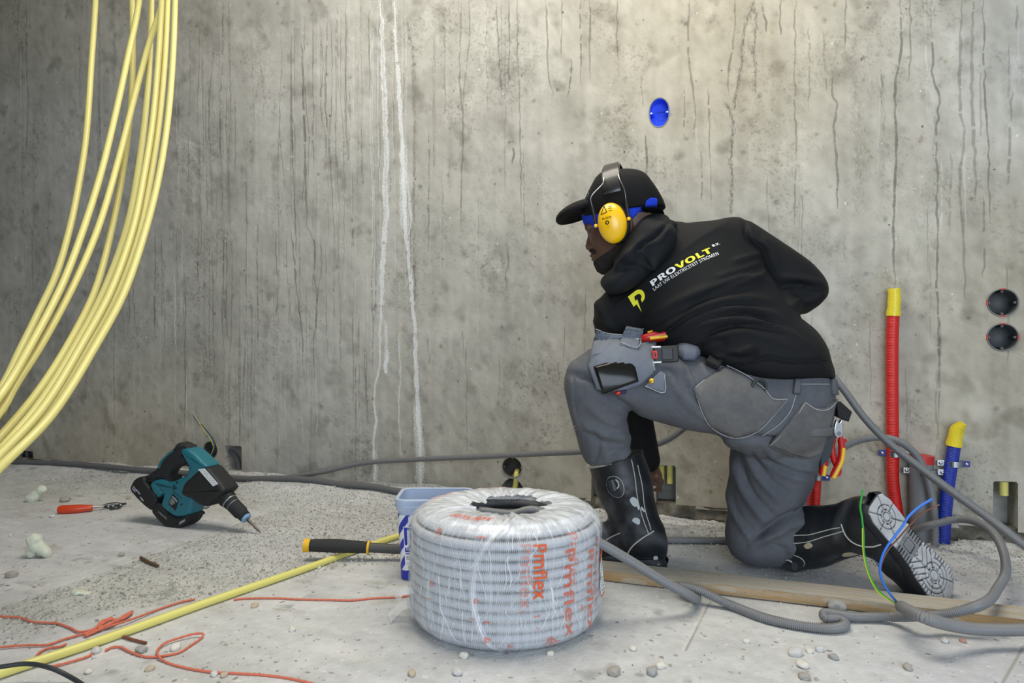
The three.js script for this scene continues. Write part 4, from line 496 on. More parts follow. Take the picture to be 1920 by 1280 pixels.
// ---- ear defenders
const muffs = new THREE.Group(); muffs.name = 'ear_defenders'; muffs.userData.label = 'yellow ear defenders with black headband'; person.add(muffs);
for (const s of [-1, 1]) {
  const c = HP(.014, -.03, s * .112), cupF = egg(c, .038, .054, .03, HB), rimF = egg(HP(.01, -.03, s * .093), .041, .056, .02, HB);
  const cup = put('ear_cup', bodyMesh((x, y, z) => { const p = V(x, y, z).sub(c); return smax(cupF(x, y, z), -(p.dot(hl) * s + .014), .006); }, c.clone().add(V(-.07, -.08, -.07)), c.clone().add(V(.07, .08, .07)), .003), M.muff, muffs);
  put('ear_cushion', bodyMesh(rimF, c.clone().add(V(-.08, -.09, -.07)), c.clone().add(V(.08, .09, .07)), .004), M.black, muffs);
  for (const k of [-1, 1]) {
    const side = k * .044;
    put('wire', tube([HP(side * .45, .098, s * .088), HP(side * .5, .082, s * .098), HP(side * 1.02 + .014, .05, s * .108), HP(side * 1.02 + .014, .02, s * .112)], .0014, { step: .006, radial: 6 }), M.steel, muffs);
    put('wire_sleeve', tube([HP(side * 1.02 + .014, .024, s * .112), HP(side + .014, -.034, s * .112)], .0042, { radial: 8 }), M.black, muffs); const pin = put('pivot', new THREE.SphereGeometry(.0055, 12, 8), M.muff, muffs); pin.position.copy(HP(side + .014, -.028, s * .113));
  }
  if (s < 0) put('cup_print', printOn(cupF, c.clone().addScaledVector(hl, s * .03), hl.clone().multiplyScalar(s), hf.clone().negate(), .07, .107, 24, 34, .0006), words(512, 784, (g) => {
    g.strokeStyle = '#161410'; g.lineWidth = 16; g.lineJoin = 'round'; g.beginPath(); g.moveTo(90, 205); g.lineTo(165, 45); g.lineTo(212, 190); g.closePath(); g.stroke(); g.lineWidth = 11; for (const [y, a, b] of [[78, 250, 318], [122, 246, 312], [172, 248, 320]]) { g.beginPath(); g.moveTo(a, y); g.lineTo(b, y + 3); g.stroke(); }
    g.fillStyle = '#2a1d08'; g.font = 'bold 54px sans-serif'; g.fillText('M.SAFE', 100, 318); g.beginPath(); g.arc(190, 390, 40, 0, 7); g.fill(); g.fillStyle = '#f5b80a'; g.beginPath(); g.moveTo(172, 380); g.lineTo(186, 380); g.lineTo(204, 362); g.lineTo(204, 418); g.lineTo(186, 400); g.lineTo(172, 400); g.closePath(); g.fill(); g.fillStyle = 'rgba(150,105,10,.9)'; g.font = '34px sans-serif'; g.fillText('CE', 180, 490);
  }), cup);
}
{ const pts = [], n = 26; const P = [], I = []; for (let k = 0; k <= n; k++) { const t = (k / n - .5) * 2, a = t * 1.32, l = Math.sin(a) * .099, u = .02 + Math.cos(a) * .122, w = .026 - .004 * Math.cos(a) ** 8; for (const [df, du] of [[-w, 0], [-w * .8, .006], [w * .8, .006], [w, 0], [w, -.003], [-w, -.003]]) { const nrm = du; const p = HP(df + .002, u + Math.cos(a) * nrm, l + Math.sin(a) * nrm); P.push(p.x, p.y, p.z); } if (k) for (let m = 0; m < 6; m++) { const A = (k - 1) * 6 + m, B = (k - 1) * 6 + (m + 1) % 6; I.push(A, B, A + 6, A + 6, B, B + 6); } }
  I.push(0, 2, 1, 0, 3, 2, 0, 4, 3, 0, 5, 4); const o = n * 6; I.push(o, o + 1, o + 2, o, o + 2, o + 3, o, o + 3, o + 4, o, o + 4, o + 5); let g = new THREE.BufferGeometry(); g.setAttribute('position', new THREE.Float32BufferAttribute(P, 3)); g.setIndex(I); g = g.toNonIndexed(); g = mergeVertices(g, 1e-6); g.computeVertexNormals(); put('headband', g, phy(0x101011, .38, { clearcoat: .3, side: THREE.DoubleSide }), muffs); }
// ---------------------------------------------------------------- boots: x toe, y up, z sideways; origin under the heel
const leather = phy(0xffffff, .42, { map: clonedRepeat(pixels(512, 512, (i, j) => { const x = i / 512, y = j / 512, f = (a, b) => Math.max(0, fbm2(a * 5, b * 5, 4) - .55) * 190 + (noise2(a * 120, b * 120) - .5) * 12, m = sstep(x, .85, 1), n = sstep(y, .85, 1), t = lerp(lerp(f(x, y), f(x - 1, y), m), lerp(f(x, y - 1), f(x - 1, y - 1), m), n); return [24 + t, 27 + t, 32 + t * .96]; }), 3, 3), bumpMap: clonedRepeat(weave, 8, 8), bumpScale: .0005 });
const rubber = std(0x1d2024, .62), dusty = std(0x9da0a1, .85), paleStitch = std(0xb9b8ae, .8);
const soleHalf = (t) => { const w = [[0, .02], [.04, .038], [.12, .045], [.25, .044], [.4, .039], [.5, .041], [.65, .052], [.78, .056], [.88, .051], [.95, .038], [1, .013]]; for (let i = 1; i < w.length; i++) if (t <= w[i][0]) { const k = sstep(t, w[i - 1][0], w[i][0]); return lerp(w[i - 1][1], w[i][1], k); } return .012; };
const SOLE_L = .315, SOLE_X = -.045;
function makeBoot(parent, shaftTo, topCut) {   // shaftTo: the direction of the shaft in the boot's own plane
  const boot = new THREE.Group(); boot.name = 'boot'; parent.add(boot);
  const ank = V(.03, .1, 0), topP = ank.clone().addScaledVector(shaftTo, .26), parts = [limb(ank, ank.clone().addScaledVector(shaftTo, .13), .064, .072), limb(ank.clone().addScaledVector(shaftTo, .13), topP, .073, .084), egg(V(.005, .06, 0), .058, .066, .046), limb(V(.03, .07, 0), V(.13, .06, 0), .052, .048), egg(V(.17, .045, 0), .085, .048, .05), egg(V(.21, .04, 0), .062, .044, .048)];
  const lid = topP.clone().addScaledVector(shaftTo, -.055);
  const field = (x, y, z) => { let a = parts[0](x, y, z); for (let i = 1; i < 6; i++) a = smin(a, parts[i](x, y, z), .03); a = smax(a, .022 - y, .004); return smax(a, (x - lid.x) * shaftTo.x + (y - lid.y) * shaftTo.y + (z - lid.z) * shaftTo.z, .004) + (fbm2(x * 30 + z * 20, y * 34, 2) - .5) * .004; };
  const upper = put('upper', bodyMesh(field, V(-.36, .01, -.14), V(.3, .4, .14), .005), leather, boot);
  // sole with a raised tread: dusty studs standing on black rubber
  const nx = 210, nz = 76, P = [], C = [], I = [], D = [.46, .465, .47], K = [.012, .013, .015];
  const ring = (d, r, w) => Math.abs(d - r) < w;
  for (let i = 0; i <= nx; i++) for (let j = 0; j <= nz; j++) {
    const t = .002 + i / nx * .996, h = soleHalf(t), s = j / nz * 2 - 1, X = t * SOLE_L, Zs = s * h; let g = false;
    const a = Math.hypot(X - .052, Zs), b = Math.hypot(X - .232, Zs), th = Math.atan2(Zs, X - .052), tb = Math.atan2(Zs, X - .232), spoke = (ang, n, w, d) => Math.abs(((ang / (2 * Math.PI) * n + 100.5) % 1) - .5) / n * 2 * Math.PI * d < w;
    const lw = .0012;
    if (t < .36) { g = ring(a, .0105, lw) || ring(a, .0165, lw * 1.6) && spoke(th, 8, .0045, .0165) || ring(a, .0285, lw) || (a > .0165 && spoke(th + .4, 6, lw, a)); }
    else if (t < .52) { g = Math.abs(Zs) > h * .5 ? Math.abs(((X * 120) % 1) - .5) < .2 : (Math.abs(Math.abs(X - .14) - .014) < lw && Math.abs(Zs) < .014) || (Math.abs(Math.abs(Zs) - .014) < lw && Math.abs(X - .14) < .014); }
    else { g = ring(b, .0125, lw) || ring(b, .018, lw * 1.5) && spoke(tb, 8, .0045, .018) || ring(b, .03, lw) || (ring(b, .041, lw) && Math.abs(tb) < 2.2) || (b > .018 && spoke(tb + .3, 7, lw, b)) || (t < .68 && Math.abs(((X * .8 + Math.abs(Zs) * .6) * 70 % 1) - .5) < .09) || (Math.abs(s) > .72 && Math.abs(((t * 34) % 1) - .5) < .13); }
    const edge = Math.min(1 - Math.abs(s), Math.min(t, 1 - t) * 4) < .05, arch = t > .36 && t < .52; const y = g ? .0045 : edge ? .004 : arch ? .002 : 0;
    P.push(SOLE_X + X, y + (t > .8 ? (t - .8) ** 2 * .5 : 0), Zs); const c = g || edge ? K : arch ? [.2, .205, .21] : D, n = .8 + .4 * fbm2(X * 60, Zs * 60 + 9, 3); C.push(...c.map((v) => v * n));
    if (i && j) { const o = i * (nz + 1) + j, p = o - nz - 1; I.push(p - 1, p, o - 1, o - 1, p, o); }
  }
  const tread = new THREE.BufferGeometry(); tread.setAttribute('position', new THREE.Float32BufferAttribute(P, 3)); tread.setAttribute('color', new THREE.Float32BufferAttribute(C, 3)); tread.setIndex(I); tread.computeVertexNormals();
  const wall = [], wi = [], m = 90; for (let i = 0; i <= m; i++) for (const [y, k] of [[.003, 1], [.006, 1.04], [.018, 1.05], [.03, 1.0], [.033, .9]]) { const a = i / m * 2 * Math.PI, t = (1 - Math.cos(a)) / 2, h = soleHalf(clamp(t, .002, .998)) * (Math.sin(a) >= 0 ? 1 : -1); wall.push(SOLE_X + SOLE_L / 2 + (t - .5) * SOLE_L * k, y + (t > .8 ? (t - .8) ** 2 * .5 : 0), h * k); if (i && y > .003) { const n = wall.length / 3 - 1; wi.push(n - 6, n - 5, n - 1, n - 1, n - 5, n); } }
  const wg = new THREE.BufferGeometry(); wg.setAttribute('position', new THREE.Float32BufferAttribute(wall, 3)); wg.setIndex(wi); wg.computeVertexNormals();
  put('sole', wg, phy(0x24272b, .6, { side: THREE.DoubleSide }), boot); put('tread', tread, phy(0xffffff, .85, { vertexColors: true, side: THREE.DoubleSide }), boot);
  boot.userData.field = undefined; return { boot, upper, field, lid, topP, ank };
}
const nearOn = (f, p, dir) => { const s = p.clone(); for (let k = 0; k < 60; k++) { const d = f(s.x, s.y, s.z); if (d < .0004) return s; s.addScaledVector(dir, Math.max(.0004, d * .7)); if (s.distanceTo(p) > .16) break; } return p.clone().addScaledVector(dir, .1); };
function bootSeam(B, pts, side, r = .0013, mat = paleStitch, name = 'stitching') {   // points (x, y) in the boot's plane, on its side
  const c = new THREE.CatmullRomCurve3(pts.map(([x, y]) => V(x, y, 0)), false, 'centripetal').getSpacedPoints(26); return put(name, tube(c.map((p) => nearOn(B.field, V(p.x, p.y, side * .14), V(0, 0, -side))), r, { step: .006, radial: 6 }), mat, B.boot);
}
function bootPatch(B, pts, side, lift, mat, name) {   // a flat patch with an outline in the boot's plane
  const s = smoothShape(pts, 4).getPoints(), cx = pts.reduce((a, p) => a + p[0], 0) / pts.length, cy = pts.reduce((a, p) => a + p[1], 0) / pts.length, P = [], I = [], K = 5; const on = (x, y) => { const p = nearOn(B.field, V(x, y, side * .14), V(0, 0, -side)); p.z += side * lift; P.push(p.x, p.y, p.z); };
  on(cx, cy); for (let k = 1; k <= K; k++) for (const p of s) on(lerp(cx, p.x, k / K), lerp(cy, p.y, k / K)); const n = s.length; for (let i = 0; i < n; i++) { const j = (i + 1) % n; side > 0 ? I.push(0, 1 + i, 1 + j) : I.push(0, 1 + j, 1 + i); for (let k = 1; k < K; k++) { const a = 1 + (k - 1) * n + i, b = 1 + (k - 1) * n + j, c = a + n, d = b + n; side > 0 ? I.push(a, c, b, b, c, d) : I.push(a, b, c, b, d, c); } }
  const g = new THREE.BufferGeometry(); g.setAttribute('position', new THREE.Float32BufferAttribute(P, 3)); g.setAttribute('uv', new THREE.Float32BufferAttribute(P.flatMap((v, i) => i % 3 === 2 ? [] : [v]), 2)); g.setIndex(I); g.computeVertexNormals(); if (mat.side !== THREE.DoubleSide) mat.side = THREE.DoubleSide; return put(name, g, mat, B.boot);
}
function dressBoot(B, side, d) {   // seams, back strip, pull loop and chips of grey paint
  const a = V(-d.y, d.x, 0).multiplyScalar(-1), on = (s, w) => { const p = B.ank.clone().addScaledVector(d, s).addScaledVector(a, w); return [p.x, p.y]; };   // a points to the front of the shaft
  bootSeam(B, [on(.195, -.052), on(.15, -.048), on(.08, -.036), on(.03, -.034), on(-.01, -.036)], side); bootSeam(B, [on(.175, -.062), on(.12, -.058), on(.06, -.046), on(.0, -.044)], side);
  bootSeam(B, [on(-.005, -.05), on(-.012, -.02), [.035, .07], [.05, .045], [.053, .03]], side, .002); bootSeam(B, [[.07, .1], [.095, .085], [.11, .075]], side);
  bootSeam(B, [[-.045, .034], [.0, .036], [.06, .034], [.14, .034], [.2, .034]], side, .0009, rubber);
  const loop = [on(.15, .03), on(.165, .02), on(.165, -.0), on(.15, -.012), on(.125, -.012), on(.11, .0), on(.112, .016), on(.13, .03)];
  bootPatch(B, loop, side, .002, phy(0x2b2e32, .45, {}), 'pull_loop'); bootSeam(B, [...loop, loop[0]], side, .0013);
  const c = on(.135, -.004), p = nearOn(B.field, V(c[0], c[1], side * .14), V(0, 0, -side)); const roll = put('loop_roll', tube([on(.158, .0), on(.15, -.004), on(.138, -.002), on(.135, .006), on(.142, .008)].map(([x, y]) => V(x, y, p.z + side * .007)), .0022, { step: .003, radial: 6 }), paleStitch, B.boot);
  const c0 = on(.16, .012), c1 = on(.13, .012), pp = nearOn(B.field, V(c0[0], c0[1], side * .14), V(0, 0, -side)); put('loop_fold', tube([V(c0[0], c0[1], pp.z + side * .003), V(c1[0], c1[1], pp.z + side * .004)], .011, { radial: 12 }), phy(0x34373a, .45, {}), B.boot);
  return on;
}
const topRim = (B, d, mat, from, to, r = .003) => { const a = V(-d.y, d.x, 0), pts = []; for (let k = 0; k <= 22; k++) { const w = lerp(from, to, k / 22), o = a.clone().multiplyScalar(Math.cos(w)).add(V(0, 0, Math.sin(w))); const s = B.lid.clone().addScaledVector(d, -.003).addScaledVector(o, .13), p = nearOn(B.field, s, o.clone().negate()); pts.push(p); } put('top_binding', tube(pts, r, { step: .006, radial: 6 }), mat, B.boot); };
const paint = std(0xb4b8ba, .8);
// planted boot: toe to the left and a little away
{
  const d = lat(.3, .95, 0), B = makeBoot(person, d); const heel = q(1216, 1058, 1.915); heel.y = 0;
  const ex = lat(-.95, 0, -.3), ey = V(0, 1, 0), ez = V().crossVectors(ex, ey); B.boot.matrixAutoUpdate = true; B.boot.position.copy(heel); B.boot.quaternion.setFromRotationMatrix(new THREE.Matrix4().makeBasis(ex, ey, ez)); B.boot.userData.label = 'planted black leather boot with pale stitching';
  const side = ez.z > 0 ? 1 : -1, on = dressBoot(B, side, d); topRim(B, d, paleStitch, side > 0 ? .1 : Math.PI - .3, side > 0 ? Math.PI * .55 : Math.PI * 1.5, .0042); topRim(B, d, rubber, 0, 6.2, .0028);
  bootPatch(B, [on(.1, -.028), on(.095, -.018), on(.075, -.022), on(.07, -.03), on(.06, -.03), on(.07, -.036), on(.09, -.036)], side, .0006, paint, 'paint_fleck'); bootPatch(B, [on(.045, -.016), on(.04, -.006), on(.03, -.012), on(.024, -.02), on(.036, -.026)], side, .0006, paint, 'paint_fleck'); bootPatch(B, [on(.068, -.04), on(.05, -.044), on(.06, -.037)], side, .0006, paint, 'paint_fleck');
  for (const [x, y, w] of [[-.028, .024, .006], [-.024, .036, .005]]) bootPatch(B, [[x - w, y - .004], [x + w, y - .005], [x + w, y + .005], [x - w * .7, y + .005]], side, .002, paint, 'paint_fleck');
}
// kneeling boot: the sole turned to the viewer, toe on the floor
{
  const ey = lat(-.36, -.3, -.88), ex0 = V(.62, -.77, .0), ex = ex0.addScaledVector(ey, -ex0.dot(ey)).normalize(), ez = V().crossVectors(ex, ey);
  const knee = q(1440, 1012, 1.88), toe = q(1784, 1117, 1.655), ori = toe.clone().addScaledVector(ex, -.25);
  const toKnee = knee.clone().sub(ori).normalize(), d3 = V(toKnee.dot(ex), toKnee.dot(ey), toKnee.dot(ez)), d = V(d3.x, d3.y, 0).normalize(), B = makeBoot(person, d3); B.boot.position.copy(ori); B.boot.quaternion.setFromRotationMatrix(new THREE.Matrix4().makeBasis(ex, ey, ez)); B.boot.userData.label = 'kneeling black leather boot with its grey tread turned up';
  const side = ez.z > 0 ? 1 : -1, on = dressBoot(B, side, d); topRim(B, d, paleStitch, 0, 6.2, .0022);
  bootPatch(B, [on(.09, -.03), on(.085, -.022), on(.07, -.024), on(.075, -.034)], side, .0006, std(0xa39a80, .9), 'mud_fleck'); bootPatch(B, [on(.02, .02), on(.03, .03), on(.012, .04), on(-.005, .035), on(.005, .022)], side, .0006, std(0xa39a80, .9), 'mud_fleck');
}
// ---------------------------------------------------------------- the wrapped coil of conduit
const grey = (t) => std(0xffffff, .55, { map: undefined, color: new THREE.Color(t, t, t) });
const conduitGrey = std(lin(.2, .203, .208), .45), conduitShaded = std(lin(.07, .07, .072), .6), conduitCoil = std(lin(.5, .51, .53), .42);  // darkest copy is for the inner turns: shade of the hole put into colour
const CZ = 1.576, CR = .2145, CH = .246, PITCH = .0040, TUBE = .0101;
const coilAt = fromView((948 - 960) / FOCAL * CZ, 0, CZ), coil = thing('conduit_coil', 'coil of grey corrugated conduit in clear plastic wrap with orange lettering', 'conduit coil', coilAt, TURN);
function turnGeo(r) { const n = 48, pts = []; for (let k = 0; k < n; k++) { const a = k / n * 2 * Math.PI; pts.push(V(Math.cos(a) * r, 0, Math.sin(a) * r)); } return tube(pts, TUBE - .0014, { corr: { pitch: PITCH, amp: .0018 }, radial: 9, closed: true, caps: false }); }
{
  const outer = turnGeo(CR - TUBE), rows = 12, y0 = TUBE + .002, dy = (CH - 2 * TUBE - .004) / (rows - 1);
  for (let k = 0; k < rows; k++) { const m = put('conduit_turn', outer, conduitCoil, coil), ends = k === 0 || k === rows - 1; m.position.y = y0 + k * dy; m.rotation.y = k * .7; const s = (ends ? .93 : 1) + (hash2(k, 3) - .5) * .012; m.scale.set(s, 1, s); }
  for (const r of [.178, .158, .138, .118]) { const m = put('conduit_turn', turnGeo(r), conduitCoil, coil); m.position.y = CH - TUBE - .003 + (hash2(r * 1000, 1) - .5) * .004; }
  const inner = turnGeo(.1); for (let k = 0; k < 9; k++) { const m = put('conduit_turn', inner, conduitShaded, coil); m.position.y = CH - .016 - k * .0195; m.rotation.y = k; m.position.x = (hash2(k, 9) - .5) * .01; }
}
// film: a shrunken sack with creases, torn open over the hole; print of its own
const filmR = (y) => { const t = clamp(y / CH, 0, 1), e = .035; let r = CR + .0035; if (y < e) r -= .03 * Math.pow(1 - y / e, 2); if (y > CH - e) r -= .03 * Math.pow(1 - (CH - y) / e, 2); return r + .002 * Math.sin(t * 9); };
const filmBump = (a, s) => (fbm2(a * 9 + 40, s * 3, 3) - .5) * .008 + (fbm2(Math.cos(a) * 30 + 60, s * 14, 2) - .5) * .0022 + .005 * Math.exp(-(((a - 1.62 - .25 * Math.sin(s * 3.2)) / .035) ** 2)) + .004 * Math.exp(-(((a - 2.25 - s * .35) / .03) ** 2));
const side = [];   // profile of the film: up the side, over the shoulder, in to the hole
for (let k = 0; k <= 34; k++) { const y = .003 + (CH - .001) * k / 34; side.push([filmR(y), y]); } for (let k = 1; k <= 18; k++) { const t = k / 18; side.push([lerp(filmR(CH), .06, t), CH + .003 + .008 * Math.sin(t * Math.PI) * (1 - t * .5) - t * t * .006]); }
const sideLen = [0]; for (let k = 1; k < side.length; k++) sideLen.push(sideLen[k - 1] + Math.hypot(side[k][0] - side[k - 1][0], side[k][1] - side[k - 1][1]));
const holeIn = (a) => { const x = Math.cos(a), z = Math.sin(a); return .8 - .1 * x + .09 * Math.sin(a * 5 + 1) * Math.sin(a * 2) + .1 * (hash2(Math.floor((a + 7) * 6), 5) - .5) + (z > .2 ? .06 : -.03); };
function filmPoint(a, k, lift = 0) { const last = side.length - 1, kk = Math.min(k, last), i = Math.min(last - 1, Math.floor(kk)), t = kk - i, r0 = lerp(side[i][0], side[i + 1][0], t), y0 = lerp(side[i][1], side[i + 1][1], t), s = lerp(sideLen[i], sideLen[i + 1], t) * 4, b = filmBump(a, s) + lift, n = k > 34 ? sstep(k, 32, 38) : 0; const r = r0 + b * (1 - n) + (n ? (fbm2(a * 14, s * 3, 2) - .5) * .0035 : 0); return V(Math.cos(a) * r, Math.max(.001, y0 + b * n), Math.sin(a) * r); }
const filmMat = (() => {
  const T = picture(canvas(2048, 1024, (g, w, h) => {   // x round the coil, y from the foot up and in: streaks, creases and milky patches of the film
    const im = g.createImageData(w, h), d = im.data; for (let j = 0, o = 0; j < h; j++) for (let i = 0; i < w; i++, o += 4) { const a = i / w * 40, s = (h - j) / h; let v = .14 + .42 * Math.pow(fbm2(a * 1.4, s * 2.2, 3), 2.6) + .6 * Math.pow(fbm2(a * 9, s * 3 + 9, 3), 5) + (s > .6 ? .5 * sstep(s, .6, .68) * (.45 + fbm2(a * 3, s * 20, 2)) : 0); d[o] = 240; d[o + 1] = 245; d[o + 2] = 252; d[o + 3] = clamp(v, 0, .9) * 255; } g.putImageData(im, 0, 0);
    for (let m = 0; m < 900; m++) { const x = rr(0, w), y = rr(0, h), l = rr(10, 190); g.strokeStyle = `rgba(250,252,255,${rr(.15, .6)})`; g.lineWidth = rr(.8, 3); g.beginPath(); g.moveTo(x, y); g.bezierCurveTo(x + rr(-14, 14), y + l * .3, x + rr(-20, 20), y + l * .6, x + rr(-26, 26), y + l); g.stroke(); }
    for (let m = 0; m < 500; m++) { const x = rr(0, w), y = rr(0, h); g.fillStyle = `rgba(255,255,255,${rr(.3, .9)})`; g.fillRect(x, y, rr(1, 3), rr(1, 6)); }
    const seamX = (a) => a / (2 * Math.PI) * w; g.strokeStyle = 'rgba(240,245,252,.28)'; g.lineWidth = 20; g.beginPath(); for (let k = 0; k <= 30; k++) { const s = k / 30 * .36, x = seamX(1.62 + .25 * Math.sin(s * 4 * 3.2)), y = h - s / .36 * h; k ? g.lineTo(x, y) : g.moveTo(x, y); } g.stroke(); g.strokeStyle = 'rgba(250,252,255,.5)'; g.lineWidth = 3; g.stroke();
    g.strokeStyle = 'rgba(248,250,253,.5)'; g.lineWidth = 5; g.beginPath(); g.moveTo(seamX(1.95), h); g.lineTo(seamX(2.2), h * .78); g.lineTo(seamX(2.25), h * .62); g.stroke();
  })); T.wrapS = THREE.RepeatWrapping; T.wrapT = THREE.ClampToEdgeWrapping;
  return phy(0xffffff, .26, { map: T, transparent: true, side: THREE.DoubleSide, clearcoat: .6, clearcoatRoughness: .2 });
})();
{
  const na = 260, nk = 104, P = [], U = [], I = [], top = side.length - 1;
  for (let i = 0; i <= na; i++) { const a = i / na * 2 * Math.PI, lim = 34 + 18 * holeIn(a % (2 * Math.PI)); for (let j = 0; j <= nk; j++) { const k = j / nk * lim, p = filmPoint(a % (2 * Math.PI), k), i0 = Math.min(top - 1, Math.floor(k)), s = lerp(sideLen[i0], sideLen[i0 + 1], k - i0); P.push(p.x, p.y, p.z); U.push(i / na, s / sideLen[top]); if (i && j) { const o = i * (nk + 1) + j, q0 = o - nk - 1; I.push(q0 - 1, q0, o - 1, o - 1, q0, o); } } }
  const g = new THREE.BufferGeometry(); g.setAttribute('position', new THREE.Float32BufferAttribute(P, 3)); g.setAttribute('uv', new THREE.Float32BufferAttribute(U, 2)); g.setIndex(I); g.computeVertexNormals(); put('plastic_wrap', g, filmMat, coil).userData.label = 'clear creased plastic film';
}
// orange print on the film: a0 = angle round the coil of the middle, k0..k1 = from lower to upper end along the profile, width in metres round the coil
const inkMats = new Map();
function ink(text, alpha, col = '226,92,38', font = 'normal') {
  const key = text + alpha + col; if (!inkMats.has(key)) { const t = picture(canvas(text === 'Pmflex' ? 1024 : 256, 256, (g, w, h) => { g.clearRect(0, 0, w, h); g.fillStyle = g.strokeStyle = `rgba(${col},${alpha})`; if (text === 'Pmflex') { g.font = '250px sans-serif'; const m = g.measureText(text).width; g.save(); g.scale(w * .98 / m, 1); g.lineWidth = 9; g.fillText(text, 0, 195); g.strokeText(text, 0, 195); g.restore(); } else if (text === 'loop') { g.lineWidth = 18; g.lineJoin = 'round'; g.beginPath(); g.moveTo(128, 30); g.lineTo(214, 190); g.lineTo(42, 190); g.closePath(); g.stroke(); g.beginPath(); g.arc(128, 140, 34, 0, 5); g.stroke(); } else if (text === 'mark') { g.lineWidth = 22; g.beginPath(); g.moveTo(120, 20); g.lineTo(140, 236); g.moveTo(90, 90); g.lineTo(160, 70); g.stroke(); } else { g.font = '130px sans-serif'; g.fillText(text, 6, 170); } g.globalCompositeOperation = 'destination-out'; for (let m = 0; m < 26; m++) { g.fillStyle = `rgba(0,0,0,${rr(.3, .9)})`; g.fillRect(rr(0, w), rr(0, h), rr(1, 5), rr(10, 120)); } })); t.wrapS = t.wrapT = THREE.ClampToEdgeWrapping; inkMats.set(key, phy(0xffffff, .4, { map: t, transparent: true, side: THREE.DoubleSide })); } return inkMats.get(key);
}
const kOf = (s) => { for (let k = 1; k < sideLen.length; k++) if (s <= sideLen[k]) return k - 1 + (s - sideLen[k - 1]) / (sideLen[k] - sideLen[k - 1]); return sideLen.length - 1; };
function inkPatch(name, mat, a0, s0, s1, width, turn, lift = .0016, tilt = 0) {   // turn 0: text runs down the side; 1: text runs round the coil
  const n = 22, m = 14, P = [], U = [], I = []; for (let i = 0; i <= n; i++) for (let j = 0; j <= m; j++) { const s = lerp(s1, s0, i / n), k = kOf(s), r = k > 34 ? Math.max(.09, lerp(side[Math.min(51, Math.floor(k))][0], side[Math.min(52, Math.floor(k) + 1)][0], k % 1)) : CR, a = a0 - (j / m - .5) * width / r + tilt * (i / n - .5), p = filmPoint(a, k, lift); P.push(p.x, p.y, p.z); turn ? U.push(j / m, 1 - i / n) : U.push(i / n, j / m); if (i && j) { const o = i * (m + 1) + j, q0 = o - m - 1; I.push(q0 - 1, o - 1, q0, o - 1, o, q0); } }
  const g = new THREE.BufferGeometry(); g.setAttribute('position', new THREE.Float32BufferAttribute(P, 3)); g.setAttribute('uv', new THREE.Float32BufferAttribute(U, 2)); g.setIndex(I); g.computeVertexNormals(); return put(name, g, mat, coil);
}
const A = (u) => { const dx = clamp((u - 948) / 178, -.98, .98); return Math.acos(dx); };   // where the picture's column meets the near side of the coil
inkPatch('lettering', ink('Pmflex', .95), A(1002), .118, .232, .036, 0, .003); inkPatch('lettering', ink('Pmflex', .5), A(1052), .03, .215, .034, 0); inkPatch('lettering', ink('Pmflex', .55), A(1092), .02, .2, .03, 0); inkPatch('lettering', ink('Pmflex', .4, '232,110,70'), A(1106), .06, .215, .024, 0); inkPatch('lettering', ink('Pmflex', .28, '236,128,96'), A(980), .1, .235, .03, 0); inkPatch('lettering', ink('Pmflex', .35, '236,120,90'), A(1060), .13, .245, .03, 0);
inkPatch('lettering', ink('Pmflex', .8), A(866) - .02, .285, .312, .1, 1, .003, .12); inkPatch('lettering', ink('Pmflex', .25, '236,128,96'), 3.6, .27, .3, .09, 1); inkPatch('lettering', ink('Pmflex', .3, '236,128,96'), 4.6, .27, .3, .09, 1);
for (const [u, s, w, t, al] of [[826, .125, .016, 'loop', .7], [823, .095, .014, 'mark', .6], [903, .11, .016, 'loop', .6], [897, .075, .016, 'mark', .5], [919, .07, .016, 'mark', .85], [921, .035, .018, 'loop', .85], [957, .02, .018, 'loop', .75], [952, .005, .016, 'mark', .6], [1000, .078, .018, 'mark', .8], [1001, .05, .016, '2:', .7], [1002, .12, .02, 'loop', .4], [1076, .075, .016, 'loop', .6], [1075, .1, .014, 'mark', .5], [833, .235, .024, 'loop', .65], [837, .22, .022, '02', .5], [906, .235, .022, 'mark', .7], [914, .228, .02, '2:', .6], [1019, .005, .04, '%:', .8], [1030, .012, .03, 'loop', .7], [1060, .01, .02, 'mark', .5], [795, .21, .014, 'mark', .5], [975, .09, .016, 'mark', .5]]) inkPatch('printed_mark', ink(t, al), A(u), s, s + w, w, 0, .002);
for (const [a, s, t] of [[1.9, .3, '2:'], [1.5, .295, '0-2'], [3.9, .3, '2:'], [4.4, .29, '0-'], [5.2, .29, '2:'], [1.2, .3, '2:']]) inkPatch('printed_mark', ink(t, .6), a, s, s + .018, .02, 1, .003);
{ const t = picture(canvas(256, 512, (g, w, h) => { g.fillStyle = '#f2f4f6'; g.fillRect(0, 0, w, h); g.fillStyle = '#e8602a'; g.fillRect(0, 0, w, 130); g.fillRect(0, h - 24, w, 24); g.fillStyle = '#fff'; g.font = '60px sans-serif'; g.fillText('Pm', 20, 90); g.fillStyle = '#4a5560'; for (let k = 0; k < 11; k++) g.fillRect(24, 160 + k * 28, 40 + hash2(k, 2) * 160, 8); for (let k = 0; k < 30; k++) g.fillRect(24 + k * 7, 440, 1 + hash2(k, 5) * 4, 40); })); t.wrapS = t.wrapT = THREE.ClampToEdgeWrapping; inkPatch('paper_label', phy(0xffffff, .6, { map: t, side: THREE.DoubleSide }), A(1122), .075, .175, .06, 1, .002); }
